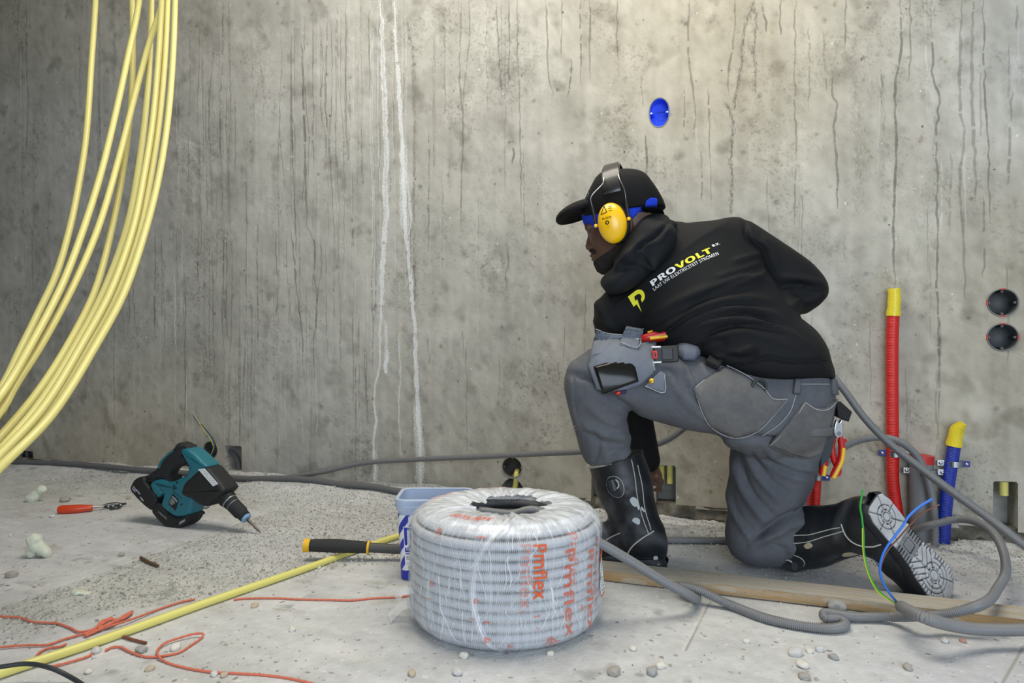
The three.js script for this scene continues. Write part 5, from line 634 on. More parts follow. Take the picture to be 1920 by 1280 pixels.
// loose tatters of film at the foot, and the torn lip at the hole
{ const tat = (pts, w, name) => { const P = [], I = []; pts.forEach(([a, r, y], i) => { for (const s of [-1, 1]) P.push(Math.cos(a + s * w) * (r + s * .004), Math.max(.003, y + s * .006 * hash2(i, 4)), Math.sin(a + s * w) * r); if (i) { const o = i * 2; I.push(o - 2, o - 1, o, o, o - 1, o + 1); } }); const g = new THREE.BufferGeometry(); g.setAttribute('position', new THREE.Float32BufferAttribute(P, 3)); g.setAttribute('uv', new THREE.Float32BufferAttribute(P.flatMap((v, i) => i % 3 === 2 ? [] : [v * 2]), 2)); g.setIndex(I); g.computeVertexNormals(); put(name, g, filmTat, coil); }; const filmTat = phy(0xf0f4f8, .3, { transparent: true, opacity: .5, side: THREE.DoubleSide });
  tat([[3.0, .205, .04], [3.02, .235, .03], [3.04, .252, .012], [3.0, .262, .006]], .09, 'film_tatter'); tat([[2.8, .21, .08], [2.86, .238, .075], [2.9, .245, .055]], .06, 'film_tatter'); tat([[3.4, .12, .25], [3.3, .09, .246], [3.1, .065, .238], [2.6, .05, .225]], .22, 'film_tatter'); tat([[.35, .125, .252], [.3, .1, .25], [.1, .08, .24], [-.2, .07, .228]], .26, 'film_tatter'); tat([[2.2, .11, .25], [2.1, .085, .243], [1.9, .06, .23]], .16, 'film_tatter'); }
// the free end runs out of the hole and over the floor to the right
const near = [[1, 956, 1.6]];
{
  const local = (p) => coil.worldToLocal(p.clone()); coil.updateMatrixWorld(true);
  const W = [at(900, 958, 1.62), at(960, 964, 1.58), at(1002, 957, 1.545), at(1060, 982, 1.50), at(1120, 1015, 1.50), at(1180, 1050, 1.53), at(1240, 1087, 1.55), at(1290, 1114, 1.575), onFloor(1306, 1122, .012), onFloor(1300, 1106, .011), onFloor(1278, 1099, .03), onFloor(1310, 1106, .033), onFloor(1370, 1134, .012), onFloor(1440, 1160, .011), onFloor(1510, 1174, .011), onFloor(1560, 1178, .011), onFloor(1584, 1172, .011), onFloor(1578, 1162, .012), onFloor(1548, 1158, .018), onFloor(1546, 1150, .022), onFloor(1600, 1156, .012), onFloor(1670, 1156, .016), onFloor(1715, 1155, .04), onFloor(1760, 1153, .041), onFloor(1830, 1137, .064), at(1872, 1100, 1.62), at(1886, 1070, 1.68), at(1876, 1020, 1.78), at(1845, 985, 1.9), at(1800, 973, 2.0), at(1745, 984, 2.05), onFloor(1700, 1000, .02), onFloor(1660, 1012, .012), onFloor(1560, 1014, .011), onFloor(1400, 1013, .011), onFloor(1300, 1013, .011), onFloor(1200, 1012, .011), onFloor(1120, 1010, .011)];
  const g = tube(W.map(local), .0098, { corr: { pitch: PITCH, amp: .0013 }, radial: 10 }); put('conduit_end', g, conduitGrey, coil).userData.label = 'free end of the conduit snaking over the floor';
}
// ---------------------------------------------------------------- what is set in or fixed to the wall
const onWallAt = (u, v, z) => onWall(u, v, z);
const darkPlastic = std(0x4b4e4f, .6), boxGrey = std(0x6f7170, .7), redTab = std(0xb9302a, .5), screwMetal = std(0xb8babb, .3, { metalness: 1 }), zinc = std(0xaeb2b5, .32, { metalness: 1 }), bluePlate = std(0x1c2c86, .45), dustGrey = std(0x8b887e, .9);
function cup(r, depth, wall = .0025) { const g = lathe([[0, -depth], [r - wall, -depth], [r - wall, -.002], [r, .0005], [r, -depth - wall], [0, -depth - wall]], 40); g.rotateX(Math.PI / 2); return g; }
function socketBox(name, label, d, mat, { tabs = [], posts = true, rim = boxGrey } = {}) {
  const o = thing(name, label, 'socket box', V(d.c[0], d.c[1], 0)); put('cup', cup(d.r - .0008, .055), mat, o); const rg = new THREE.TorusGeometry(d.r - .001, .0022, 8, 44); put('rim', rg, rim, o).position.z = .0008;
  for (const a of tabs) { const t = put('red_tab', rbox(.018, .004, .004, .001), redTab, o); t.position.set(Math.cos(a) * (d.r - .001), Math.sin(a) * (d.r - .001), .001); t.rotation.z = a + Math.PI / 2; }
  if (posts) for (const a of [0, Math.PI / 2, Math.PI, -Math.PI / 2]) { const t = put('screw_post', new THREE.CylinderGeometry(.0042, .0042, .04, 10).rotateX(Math.PI / 2), mat, o); t.position.set(Math.cos(a) * (d.r - .008), Math.sin(a) * (d.r - .008), -.026); const s = put('screw', new THREE.CylinderGeometry(.0022, .0022, .002, 10).rotateX(Math.PI / 2), boxGrey, o); s.position.set(Math.cos(a) * (d.r - .008), Math.sin(a) * (d.r - .008), -.005); }
  return o;
}
const q4 = Math.PI / 2;
socketBox('socket_box', 'upper of two dark round socket boxes at the right edge of the wall', HOLES.socketUp, darkPlastic, { tabs: [q4, Math.PI, -q4] });
socketBox('socket_box', 'lower of two dark round socket boxes at the right edge of the wall', HOLES.socketLow, darkPlastic, { tabs: [q4, Math.PI, 0] });
socketBox('socket_box', 'dusty round socket box above the notch with the yellow pipe', HOLES.socketMid, std(0x4f4c45, .9), { posts: true, rim: dustGrey });
{ const o = socketBox('socket_box', 'round socket box behind the drill with blue and yellow wires', HOLES.socketLeft, darkPlastic, { rim: dustGrey }); o.updateMatrixWorld(true);
  const L = (p) => o.worldToLocal(p.clone()), w = (pts, mat, name) => put(name, tube(pts.map(([u, v, z]) => L(onWall(u, v, z))), .0019, { step: .005, radial: 7 }), mat, o);
  w([[392, 856, -.03], [398, 850, .012], [402, 836, .02], [397, 822, .022], [386, 808, .026], [374, 795, .03], [367, 786, .034], [361, 776, .036]], std(0x1f6fc0, .45), 'wire'); w([[390, 857, -.03], [396, 851, .014], [400, 838, .024], [395, 824, .026], [384, 808, .03], [374, 793, .034], [368, 784, .037], [363, 776, .038]], std(0xc8b823, .45), 'wire'); w([[394, 854, -.03], [400, 848, .008], [404, 835, .016], [399, 822, .018], [388, 808, .022], [377, 795, .026]], std(0x3a2a1e, .5), 'wire'); for (const [x, y] of [[-.012, .006], [.014, -.012]]) put('red_clip', rbox(.006, .008, .01, .001), redTab, o).position.set(x, y, -.045); }
function ovalBox(label, c, r, half) {
  const o = thing('oval_socket_box', label, 'socket box', V(c[0], c[1], 0)), blue = phy(0x2c5cf0, .42, { clearcoat: .2 }); const shape = new THREE.Shape(capsulePath(0, 0, r - .0006, half).getPoints()), hole = capsulePath(0, 0, r - .003, half); shape.holes.push(hole);
  const g = new THREE.ExtrudeGeometry(shape, { depth: .045, bevelEnabled: false }); g.translate(0, 0, -.045); put('side_wall', g, blue, o); const bk = new THREE.ExtrudeGeometry(new THREE.Shape(capsulePath(0, 0, r - .0012, half).getPoints()), { depth: .003, bevelEnabled: false }); bk.translate(0, 0, -.048); put('back', bk, blue, o);
  for (const s of [-1, 1]) { put('screw_post', rbox(.011, .008, .04, .002), blue, o).position.set(s * (r - .008), 0, -.023); const k = put('screw', new THREE.CylinderGeometry(.003, .003, .003, 12).rotateX(Math.PI / 2), std(0xe6e8ea, .35), o); k.position.set(s * (r - .0065), 0, -.001); }
  const edge = put('cast_collar', new THREE.TorusGeometry(r + .001, .0016, 6, 48), dustGrey, o); edge.scale.set(1, (r + half) / r, 1);
  const tm = words(256, 256, (g) => { g.fillStyle = 'rgba(20,40,140,.8)'; g.font = 'bold 44px sans-serif'; g.fillText('CE M20', 60, 70); g.font = '34px sans-serif'; g.fillText('D 20 M', 84, 216); }); const pl = put('moulded_text', new THREE.PlaneGeometry(.05, .05), tm, o); pl.position.z = -.0445; return o;
}
ovalBox('blue oval socket box set in the wall above the cap', ovalC, .0345, .0165); const farBox = ovalBox('blue oval socket box half hidden behind the yellow hoses', ovalFar, .03, .018); farBox.updateMatrixWorld(true);
put('wire', tube([[20, 728, -.01], [14, 745, .03], [12, 765, .04], [5, 780, .045], [-6, 785, .05]].map(([u, v, z]) => farBox.worldToLocal(onWall(u, v, z))), .002, { step: .005, radial: 7 }), std(0x2b5ea8, .5), farBox); put('wire', tube([[22, 728, -.01], [17, 745, .034], [14, 766, .044], [7, 784, .05], [-6, 792, .055]].map(([u, v, z]) => farBox.worldToLocal(onWall(u, v, z))), .002, { step: .005, radial: 7 }), std(0xb7a92a, .5), farBox);
// yellow stubs cast in the slots
const stubMat = phy(0xd8cf74, .45, { clearcoat: .15 });
function stub(label, u, v0, v1, z, r) { const a = onWall(u, v0, z), b = onWall(u, v1, z); single('pipe_stub', tube([a, b], r, { radial: 16 }), stubMat, label, 'pipe'); }
stub('left of two yellow pipe stubs in the slot by the hand', 1240, 872, 905, -.03, .011); stub('right of two yellow pipe stubs in the slot by the hand', 1256, 872, 906, -.03, .011); stub('yellow pipe stub hanging in the slot at the right edge', 1882, 902, 928, -.03, .0125);
single('yellow_pipe', tube([onWall(970, 882, -.03), onWall(968, 890, -.012), onWall(967, 905, -.02), onWall(964, 922, -.02), onWall(962, 940, -.02)], .0105, { radial: 14 }), stubMat, 'short yellow pipe coming down through the notch below the socket box', 'pipe');
single('yellow_pipe', tube([onWall(40, 842, -.02), onWall(38, 856, -.02)], .0105, { radial: 12 }), stubMat, 'yellow pipe end in the far left slot above the conduits', 'pipe');
// ---- upright supply pipes, taped ends, clamps
const ripple = pixels(64, 64, (i) => { const t = 128 + 100 * Math.sin(i / 64 * 2 * Math.PI); return [t, t, t]; }, false);
const pipeMat = (c) => phy(c, .42, { clearcoat: .3, clearcoatRoughness: .3, bumpMap: clonedRepeat(ripple, 200, 1), bumpScale: .0016 });
const crumple = (s, r) => r * (1.06 + .05 * Math.sin(s * 160) + .05 * Math.sin(s * 73 + 1)), tape = phy(0xf2dc22, .35, { clearcoat: .5, clearcoatRoughness: .2, bumpMap: clonedRepeat(reliefTile, 30, 20), bumpScale: .002 });
const wallPath = (pts) => pts.map(([u, v, z]) => onWall(u, v, z));
{
  const o = thing('supply_pipe', 'tall red supply pipe with a yellow taped end', 'pipe'); put('pipe', tube(wallPath([[1675, 584, .028], [1673, 640, .027], [1673, 750, .027], [1674, 850, .027], [1674, 900, .028], [1680, 950, .03], [1688, 1000, .03]]), .0185, { radial: 20 }), pipeMat(0xd0140e), o); put('tape', tube(wallPath([[1675, 592, .028], [1676, 575, .029], [1677, 558, .03], [1676, 541, .03]]), (s, L) => crumple(s, .0185) * (s > L * .8 ? .92 : 1), { radial: 18, step: .004 }), tape, o);
  const b = thing('supply_pipe', 'short blue supply pipe with a bent yellow taped end', 'pipe'); put('pipe', tube(wallPath([[1790, 828, .03], [1785, 860, .03], [1778, 905, .03], [1772, 960, .03], [1769, 1010, .032], [1768, 1045, .034]]), .019, { radial: 20 }), pipeMat(0x0f2f9c), b); put('tape', tube(wallPath([[1788, 836, .03], [1791, 820, .031], [1795, 806, .034], [1806, 793, .04]]), (s, L) => crumple(s, .0195) * (s > L * .72 ? lerp(1, .55, (s / L - .72) / .28) : 1), { radial: 18, step: .004 }), tape, b);
  const g = thing('drain_pipe', 'stubby grey pipe with a red band between the red and blue pipes', 'pipe'); put('pipe', tube(wallPath([[1728, 862, .036], [1727, 930, .036], [1726, 1030, .036]]), .033, { radial: 28 }), std(0x77797c, .5), g); put('red_band', tube(wallPath([[1729, 853, .036], [1728, 868, .036]]), .0338, { radial: 28 }), std(0xb8271f, .45), g);
  for (const [u, v0, label] of [[1513, 880, 'left of two thin red pipes behind the kneeling leg'], [1530, 872, 'right of two thin red pipes behind the kneeling leg']]) single('red_pipe', tube(wallPath([[u + 4, v0, .024], [u + 1, 930, .024], [u - 2, 985, .026]]), .0125, { radial: 14 }), pipeMat(0xc41712), label, 'pipe');
}
function clamp_(label, u, v, r, z, ears, plates) {   // a zinc band over a pipe, with ears screwed to the wall
  const c = onWall(u, v, 0), o = thing('pipe_clamp', label, 'clamp', c), w = .017; const arc = [], n = 18; for (let k = 0; k <= n; k++) { const a = -.25 + (Math.PI + .5) * k / n; arc.push([Math.cos(a) * (r + .0035), z + Math.sin(a) * (r + .0035)]); } for (let k = n; k >= 0; k--) { const a = -.25 + (Math.PI + .5) * k / n; arc.push([Math.cos(a) * (r + .0008), z + Math.sin(a) * (r + .0008)]); }
  const s = new THREE.Shape(); arc.forEach(([x, y], i) => i ? s.lineTo(x, y) : s.moveTo(x, y)); const g = new THREE.ExtrudeGeometry(s, { depth: w, bevelEnabled: false }); g.rotateX(Math.PI / 2); g.translate(0, w / 2, 0); put('band', g, zinc, o);
  for (const k of ears) { const e = put('ear', rbox(.024, w + .002, .004, .0015), plates.includes(k) ? bluePlate : zinc, o); e.position.set(k * (r + .014), 0, z > .02 ? z - .004 : .012); const b = put('stand_off', new THREE.CylinderGeometry(.004, .004, Math.max(.01, z - .004), 10).rotateX(Math.PI / 2), zinc, o); b.position.set(k * (r + .016), 0, Math.max(.005, (z - .004) / 2)); const h = put('screw', lathe([[0, .004], [.004, .0035], [.0055, .0015], [.0058, 0], [0, 0]], 14).rotateX(Math.PI / 2), screwMetal, o); h.position.set(k * (r + .016), 0, (z > .02 ? z - .004 : .012) + .002); }
  o.rotation.z = 0; return o;
}
clamp_('zinc clamp with a blue plate round the red pipe', 1674, 848, .0185, .027, [-1, 1], [-1]); clamp_('wide zinc clamp round the grey pipe', 1728, 880, .033, .036, [-1, 1], []); clamp_('upper zinc clamp with a blue plate on the blue pipe', 1783, 866, .019, .03, [-1, 1], [1]); clamp_('lower zinc clamp low on the blue pipe', 1772, 966, .019, .03, [1, -1], [-1]); clamp_('blue plated clamp on the thin red pipes behind the leg', 1531, 892, .0125, .024, [-1, 1], [-1, 1]);
// ---- conduits
const ribbed = clonedRepeat(ripple, 238, 1), conduitFar = std(lin(.2, .2, .205), .6, { bumpMap: ribbed, bumpScale: .0022 }), dustyConduit = std(lin(.135, .137, .14), .75, { bumpMap: ribbed, bumpScale: .0015 });
const conduit = (label, pts, r, mat, o = {}) => single('conduit', tube(pts, r, { radial: 12, step: .01, ...o }), mat, label, 'conduit');
const wf = (u, v, z) => onWall(u, v, z), ground = (u, v, r) => { const p = onFloor(u, v, r); p.y = r + Math.max(0, floorH(p.x, p.z)); return p; };
conduit('grey conduit rising along the wall foot to behind the planted leg', [wf(458, 901, .014), wf(520, 897, .03), wf(600, 885, .06), wf(680, 868, .05), wf(780, 861, .05), wf(900, 856, .06), wf(1000, 851, .1), wf(1085, 847, .16), wf(1180, 840, .2), wf(1236, 831, .22), wf(1262, 818, .22), wf(1290, 798, .2), wf(1350, 780, .16), wf(1430, 790, .12), wf(1500, 900, .06), wf(1510, 985, .04)], .0098, conduitFar);
conduit('upper dusty conduit lying along the foot of the wall', [wf(36, 846, -.02), wf(38, 862, .0), wf(44, 878, .03), wf(62, 889, .05), wf(110, 890, .05), wf(200, 888, .04), wf(262, 896, .05), wf(330, 904, .045), wf(400, 906, .04)], .0125, dustyConduit);
conduit('lower dusty conduit lying along the foot of the wall', [wf(-60, 886, .08), wf(0, 892, .07), wf(140, 899, .08), wf(270, 908, .09), wf(330, 911, .09), wf(450, 914, .09), wf(560, 915, .075), wf(640, 920, .085), wf(700, 928, .09), wf(760, 938, .1), wf(850, 946, .1)].map((p) => { p.y = Math.max(p.y, .0125 + floorH(p.x, p.z)); return p; }), .0125, dustyConduit);
conduit('conduit bending out of the far left slot', [wf(50, 846, -.035), wf(52, 860, -.03), wf(58, 872, -.012), wf(80, 880, .008), wf(120, 884, .012), wf(180, 888, .012)], .0085, dustyConduit);
conduit('short conduit bent down inside the slot behind the drill', [wf(424, 842, -.05), wf(430, 845, -.03), wf(440, 852, -.03), wf(447, 868, -.035), wf(448, 884, -.03), wf(446, 894, -.02)], .0105, dustyConduit);
conduit('slanting conduit from behind the waist down to the right edge', [at(1500, 660, 2.2), at(1550, 695, 2.12), at(1580, 728, 2.05), at(1620, 782, 1.98), at(1662, 826, 1.92), at(1720, 873, 1.84), at(1790, 925, 1.75), at(1850, 968, 1.68), at(1920, 1022, 1.6), at(1990, 1075, 1.56), onFloor(2100, 1160, .01)], .0098, conduitGrey, { corr: { pitch: PITCH, amp: .0012 }, radial: 9 });
conduit('arched conduit looping over the grey pipe', [wf(1515, 905, .09), wf(1545, 872, .1), wf(1575, 843, .1), wf(1610, 826, .1), wf(1645, 820, .11), wf(1680, 825, .11), wf(1712, 846, .11), wf(1735, 885, .1), wf(1748, 935, .09), wf(1753, 990, .09), wf(1750, 1030, .1), wf(1735, 1045, .12)], .0105, conduitGrey, { corr: { pitch: PITCH, amp: .0012 }, radial: 9 });
{ const o = thing('conduit', 'conduit lying over the plank with green, blue and brown wires sticking out', 'conduit', onFloor(1700, 1145)); o.updateMatrixWorld(true); const L = (p) => o.worldToLocal(p.clone());
  put('tube', tube([onFloor(1690, 1137, .06), onFloor(1705, 1145, .075), onFloor(1735, 1158, .08), onFloor(1775, 1170, .06), onFloor(1820, 1178, .045), onFloor(1860, 1180, .04), onFloor(1920, 1180, .04), onFloor(2050, 1176, .03)].map(L), .0115, { corr: { pitch: .0045, amp: .0012 }, radial: 11 }), std(lin(.21, .21, .213), .55), o);
  const Zw = 1.475, w = (pts, mat, r = .0021) => put('wire', tube([L(onFloor(1700, 1142, .071)), ...pts.map(([u, v, z = Zw]) => L(at(u, v, z)))], r, { step: .006, radial: 8 }), mat, o);
  w([[1688, 1136], [1665, 1122], [1645, 1105], [1628, 1070], [1620, 1035], [1619, 1000], [1616, 970], [1613, 950], [1618, 918]], std(0x2f9e35, .45)); w([[1691, 1137, 1.473], [1666, 1124, 1.473], [1644, 1107, 1.473], [1626, 1070, 1.473], [1618, 1032, 1.473], [1617, 990, 1.473]], std(0xc9cc30, .45), .0012);
  w([[1690, 1137], [1668, 1112], [1653, 1085], [1650, 1060], [1660, 1030], [1680, 1002], [1695, 982], [1702, 970], [1722, 951], [1748, 935]], std(0x2f74d8, .45), .0026); w([[1692, 1138], [1672, 1116], [1656, 1094], [1651, 1066], [1663, 1034], [1688, 1005], [1706, 984], [1726, 964], [1745, 953], [1761, 946]], std(0x7a4a33, .5), .0017); }
// ---------------------------------------------------------------- hoses, bucket, drill, tools and litter on the floor
const hoseMat = phy(0xe2d684, .4, { clearcoat: .25, clearcoatRoughness: .3 });
const hoseZ = (v) => 2.0 - .78 * Math.pow(clamp(v / 880, 0, 1.4), 1.35);
const hoses = [
  ['leftmost yellow hose hanging well apart from the others', [[181, -120], [179, 0], [172, 110], [161, 260], [147, 350], [131, 427], [105, 515], [70, 590], [38, 655], [0, 730]], .09],
  ['yellow hose crossing in front of a straight one near the top', [[268, -120], [261, 0], [239, 110], [215, 220], [189, 325], [157, 427], [118, 530], [56, 650], [0, 742]], 0],
  ['yellow hose crossing behind the right hand bundle at the top', [[320, -120], [304, 5], [280, 80], [254, 175], [222, 300], [184, 427], [140, 530], [78, 645], [30, 720], [0, 772]], .045],
  ['yellow hose hanging straight behind the crossing ones', [[247, -120], [248, 0], [249, 110], [245, 200], [232, 310], [210, 427], [178, 545], [131, 640], [70, 735], [0, 818]], .115],
  ['shaded yellow hose at the left of the right hand bundle', [[284, -120], [284, 0], [282, 80], [276, 180], [262, 300], [238, 427], [195, 545], [146, 640], [75, 755], [0, 843]], .085],
  ['second yellow hose from the left in the right hand bundle', [[306, -120], [303, 0], [297, 110], [286, 230], [270, 330], [250, 427], [208, 545], [157, 640], [80, 765], [0, 852]], .0],
  ['third yellow hose from the left in the right hand bundle', [[316, -120], [314, 0], [309, 110], [298, 230], [281, 340], [262, 427], [218, 550], [166, 645], [85, 775], [0, 862]], .025],
  ['rightmost yellow hose of the hanging bundle', [[330, -120], [328, 0], [324, 110], [315, 220], [299, 325], [274, 427], [232, 550], [181, 645], [95, 780], [0, 876]], -.025],
];
for (const [label, pts, dz] of hoses) { const nth = hoses.findIndex((h) => h[0] === label); const P = [at(pts[0][0] + 4, -620, 2.05 + dz), ...pts.map(([u, v]) => at(u, v, hoseZ(Math.max(0, v)) + dz))], [u, v] = pts[pts.length - 1]; P.push(at(u - 130, v + 130, 1.13 + dz), at(u - 330, v + 260, 1.08 + dz), onFloor(-650 - (876 - v) * 1.5, 640 + FOCAL * (EYE - .009) / (1 + dz), .009)); single('yellow_hose', tube(P, .0082, { step: .012, radial: 12 }), hoseMat, label, 'hose', undefined, 'yellow hoses hanging at the left'); }
single('yellow_pipe', tube([onFloor(-160, 1318, .0095), onFloor(0, 1262, .0095), onFloor(180, 1203, .0095), onFloor(380, 1132, .0098), onFloor(560, 1070, .0095), onFloor(742, 1006, .0095), onFloor(860, 975, .0095)], .0092, { radial: 16, step: .02 }), phy(0xe0d87a, .45, { clearcoat: .15 }), 'long pale yellow pipe lying across the floor under the hammer', 'pipe');
single('black_cable', tube([onFloor(-60, 1258, .03), onFloor(0, 1250, .032), onFloor(50, 1244, .032), onFloor(95, 1252, .026), onFloor(130, 1268, .012), onFloor(165, 1290, .005)], .0042, { step: .008 }), std(0x2b2f33, .5), 'black cable over the yellow pipe in the bottom left corner', 'cable');
// ---- bucket
{
  const X = -.205, Zb = 1.857, o = thing('bucket', 'open translucent plastic bucket with a blue and white striped label', 'bucket', fromView(X, 0, Zb), TURN), H = .212;
  const ring = (hw, hd, r, n = 12) => { const p = []; for (const [sx, sz, a0] of [[1, 1, 0], [-1, 1, q4], [-1, -1, 2 * q4], [1, -1, 3 * q4]]) for (let k = 0; k <= n; k++) { const a = a0 + q4 * k / n; p.push([sx * (hw - r) + Math.cos(a) * r, sz * (hd - r) + Math.sin(a) * r]); } return p; };
  const sheet = (rows, n = 12) => { const P = [], U = [], I = []; rows.forEach(([hw, hd, y, r], j) => { const c = ring(hw, hd, r, n); c.push(c[0]); const len = [0]; for (let i = 1; i < c.length; i++) len.push(len[i - 1] + Math.hypot(c[i][0] - c[i - 1][0], c[i][1] - c[i - 1][1])); c.forEach(([x, z], i) => { P.push(x, y, z); U.push(len[i] / len[len.length - 1], y); if (i && j) { const m = c.length, a = j * m + i, b = a - m; I.push(b - 1, a - 1, b, b, a - 1, a); } }); }); const g = new THREE.BufferGeometry(); g.setAttribute('position', new THREE.Float32BufferAttribute(P, 3)); g.setAttribute('uv', new THREE.Float32BufferAttribute(U, 2)); g.setIndex(I); g.computeVertexNormals(); return g; };
  const b = [.084, .063], t = [.094, .07], at2 = (y, k = 0) => [lerp(b[0], t[0], y / H) + k, lerp(b[1], t[1], y / H) + k], plastic = phy(0xd3e1f6, .35, { transmission: .35, side: THREE.DoubleSide });
  put('body', sheet([[...at2(.002, -.07), .001, .012], [...at2(.001, -.006), .001, .02], [...at2(.006), .006, .024], [...at2(H), H, .026], [...at2(H, -.0025), H, .024], [...at2(.006, -.0025), .006, .022], [...at2(.004, -.07), .004, .012]]), plastic, o);
  put('rim', sheet([[...at2(H - .03, .001), H - .03, .026], [...at2(H - .03, .005), H - .03, .028], [...at2(H - .006, .006), H - .006, .028], [...at2(H, .007), H, .028], [...at2(H + .002, .003), H + .002, .027], [...at2(H, -.003), H, .024]]), plastic, o); put('rim_ridge', sheet([[...at2(H - .02, .004), H - .02, .028], [...at2(H - .02, .0085), H - .018, .028], [...at2(H - .02, .004), H - .016, .028]]), plastic, o);
  const lab = canvas(2048, 1024, (g, w, h) => {   // the label runs round the bucket: stripes, a white panel with lettering, a blue foot
    g.fillStyle = '#eef1f6'; g.fillRect(0, 0, w, h); g.fillStyle = '#1a2fb0'; for (let k = -5; k < 18; k++) { g.beginPath(); const x = k * 130; g.moveTo(x, h); g.lineTo(x + 66, h); g.lineTo(x + 66 + 470, 0); g.lineTo(x + 470, 0); g.closePath(); g.fill(); }
    g.fillRect(0, 880, w, 144);
    for (const X0 of [-50, 974, 1998]) { g.save(); g.translate(X0, 0); g.scale(.5, 1); g.fillStyle = '#eef1f6'; g.fillRect(0, 180, 800, 420); g.fillStyle = '#1a2fb0'; g.fillRect(14, 194, 772, 392); g.fillStyle = '#f2f4f8'; g.font = 'bold 300px sans-serif'; g.fillText('J', 40, 450); g.font = '90px sans-serif'; g.fillText('ins', 36, 560); g.fillRect(0, 620, 800, 250); g.fillStyle = '#20242c'; g.font = 'bold 34px sans-serif'; g.fillText('JMV', 30, 670); g.fillText('TKDM', 30, 706); g.font = '40px sans-serif'; g.fillStyle = '#5a6a90'; g.fillText('500', 30, 780); g.fillStyle = '#20242c'; for (let k = 0; k < 24; k++) g.fillRect(60 + k * 9, 800, 2 + (k * 7 % 5), 60); g.restore(); }
    g.fillStyle = '#e8ecf6'; for (const x of [4, 340, 1030, 1366]) { g.save(); g.translate(x, 970); g.scale(.5, 1); g.font = 'bold 62px serif'; g.fillText('a k t   v a', 0, 0); g.restore(); }
  }); const lt = picture(lab); lt.wrapS = THREE.RepeatWrapping; lt.wrapT = THREE.ClampToEdgeWrapping;
  const rows = []; for (let k = 0; k <= 8; k++) { const y = lerp(.004, .172, k / 8); rows.push([...at2(y, .0012), y, .025]); } const lg = sheet(rows, 10), U = lg.attributes.uv; for (let i = 0; i < U.count; i++) U.setXY(i, 1.28 - U.getX(i), (U.getY(i) - .004) / .168); put('label_sleeve', lg, phy(0xffffff, .4, { map: lt, side: THREE.DoubleSide, clearcoat: .2 }), o).userData.label = 'blue and white striped label';
}
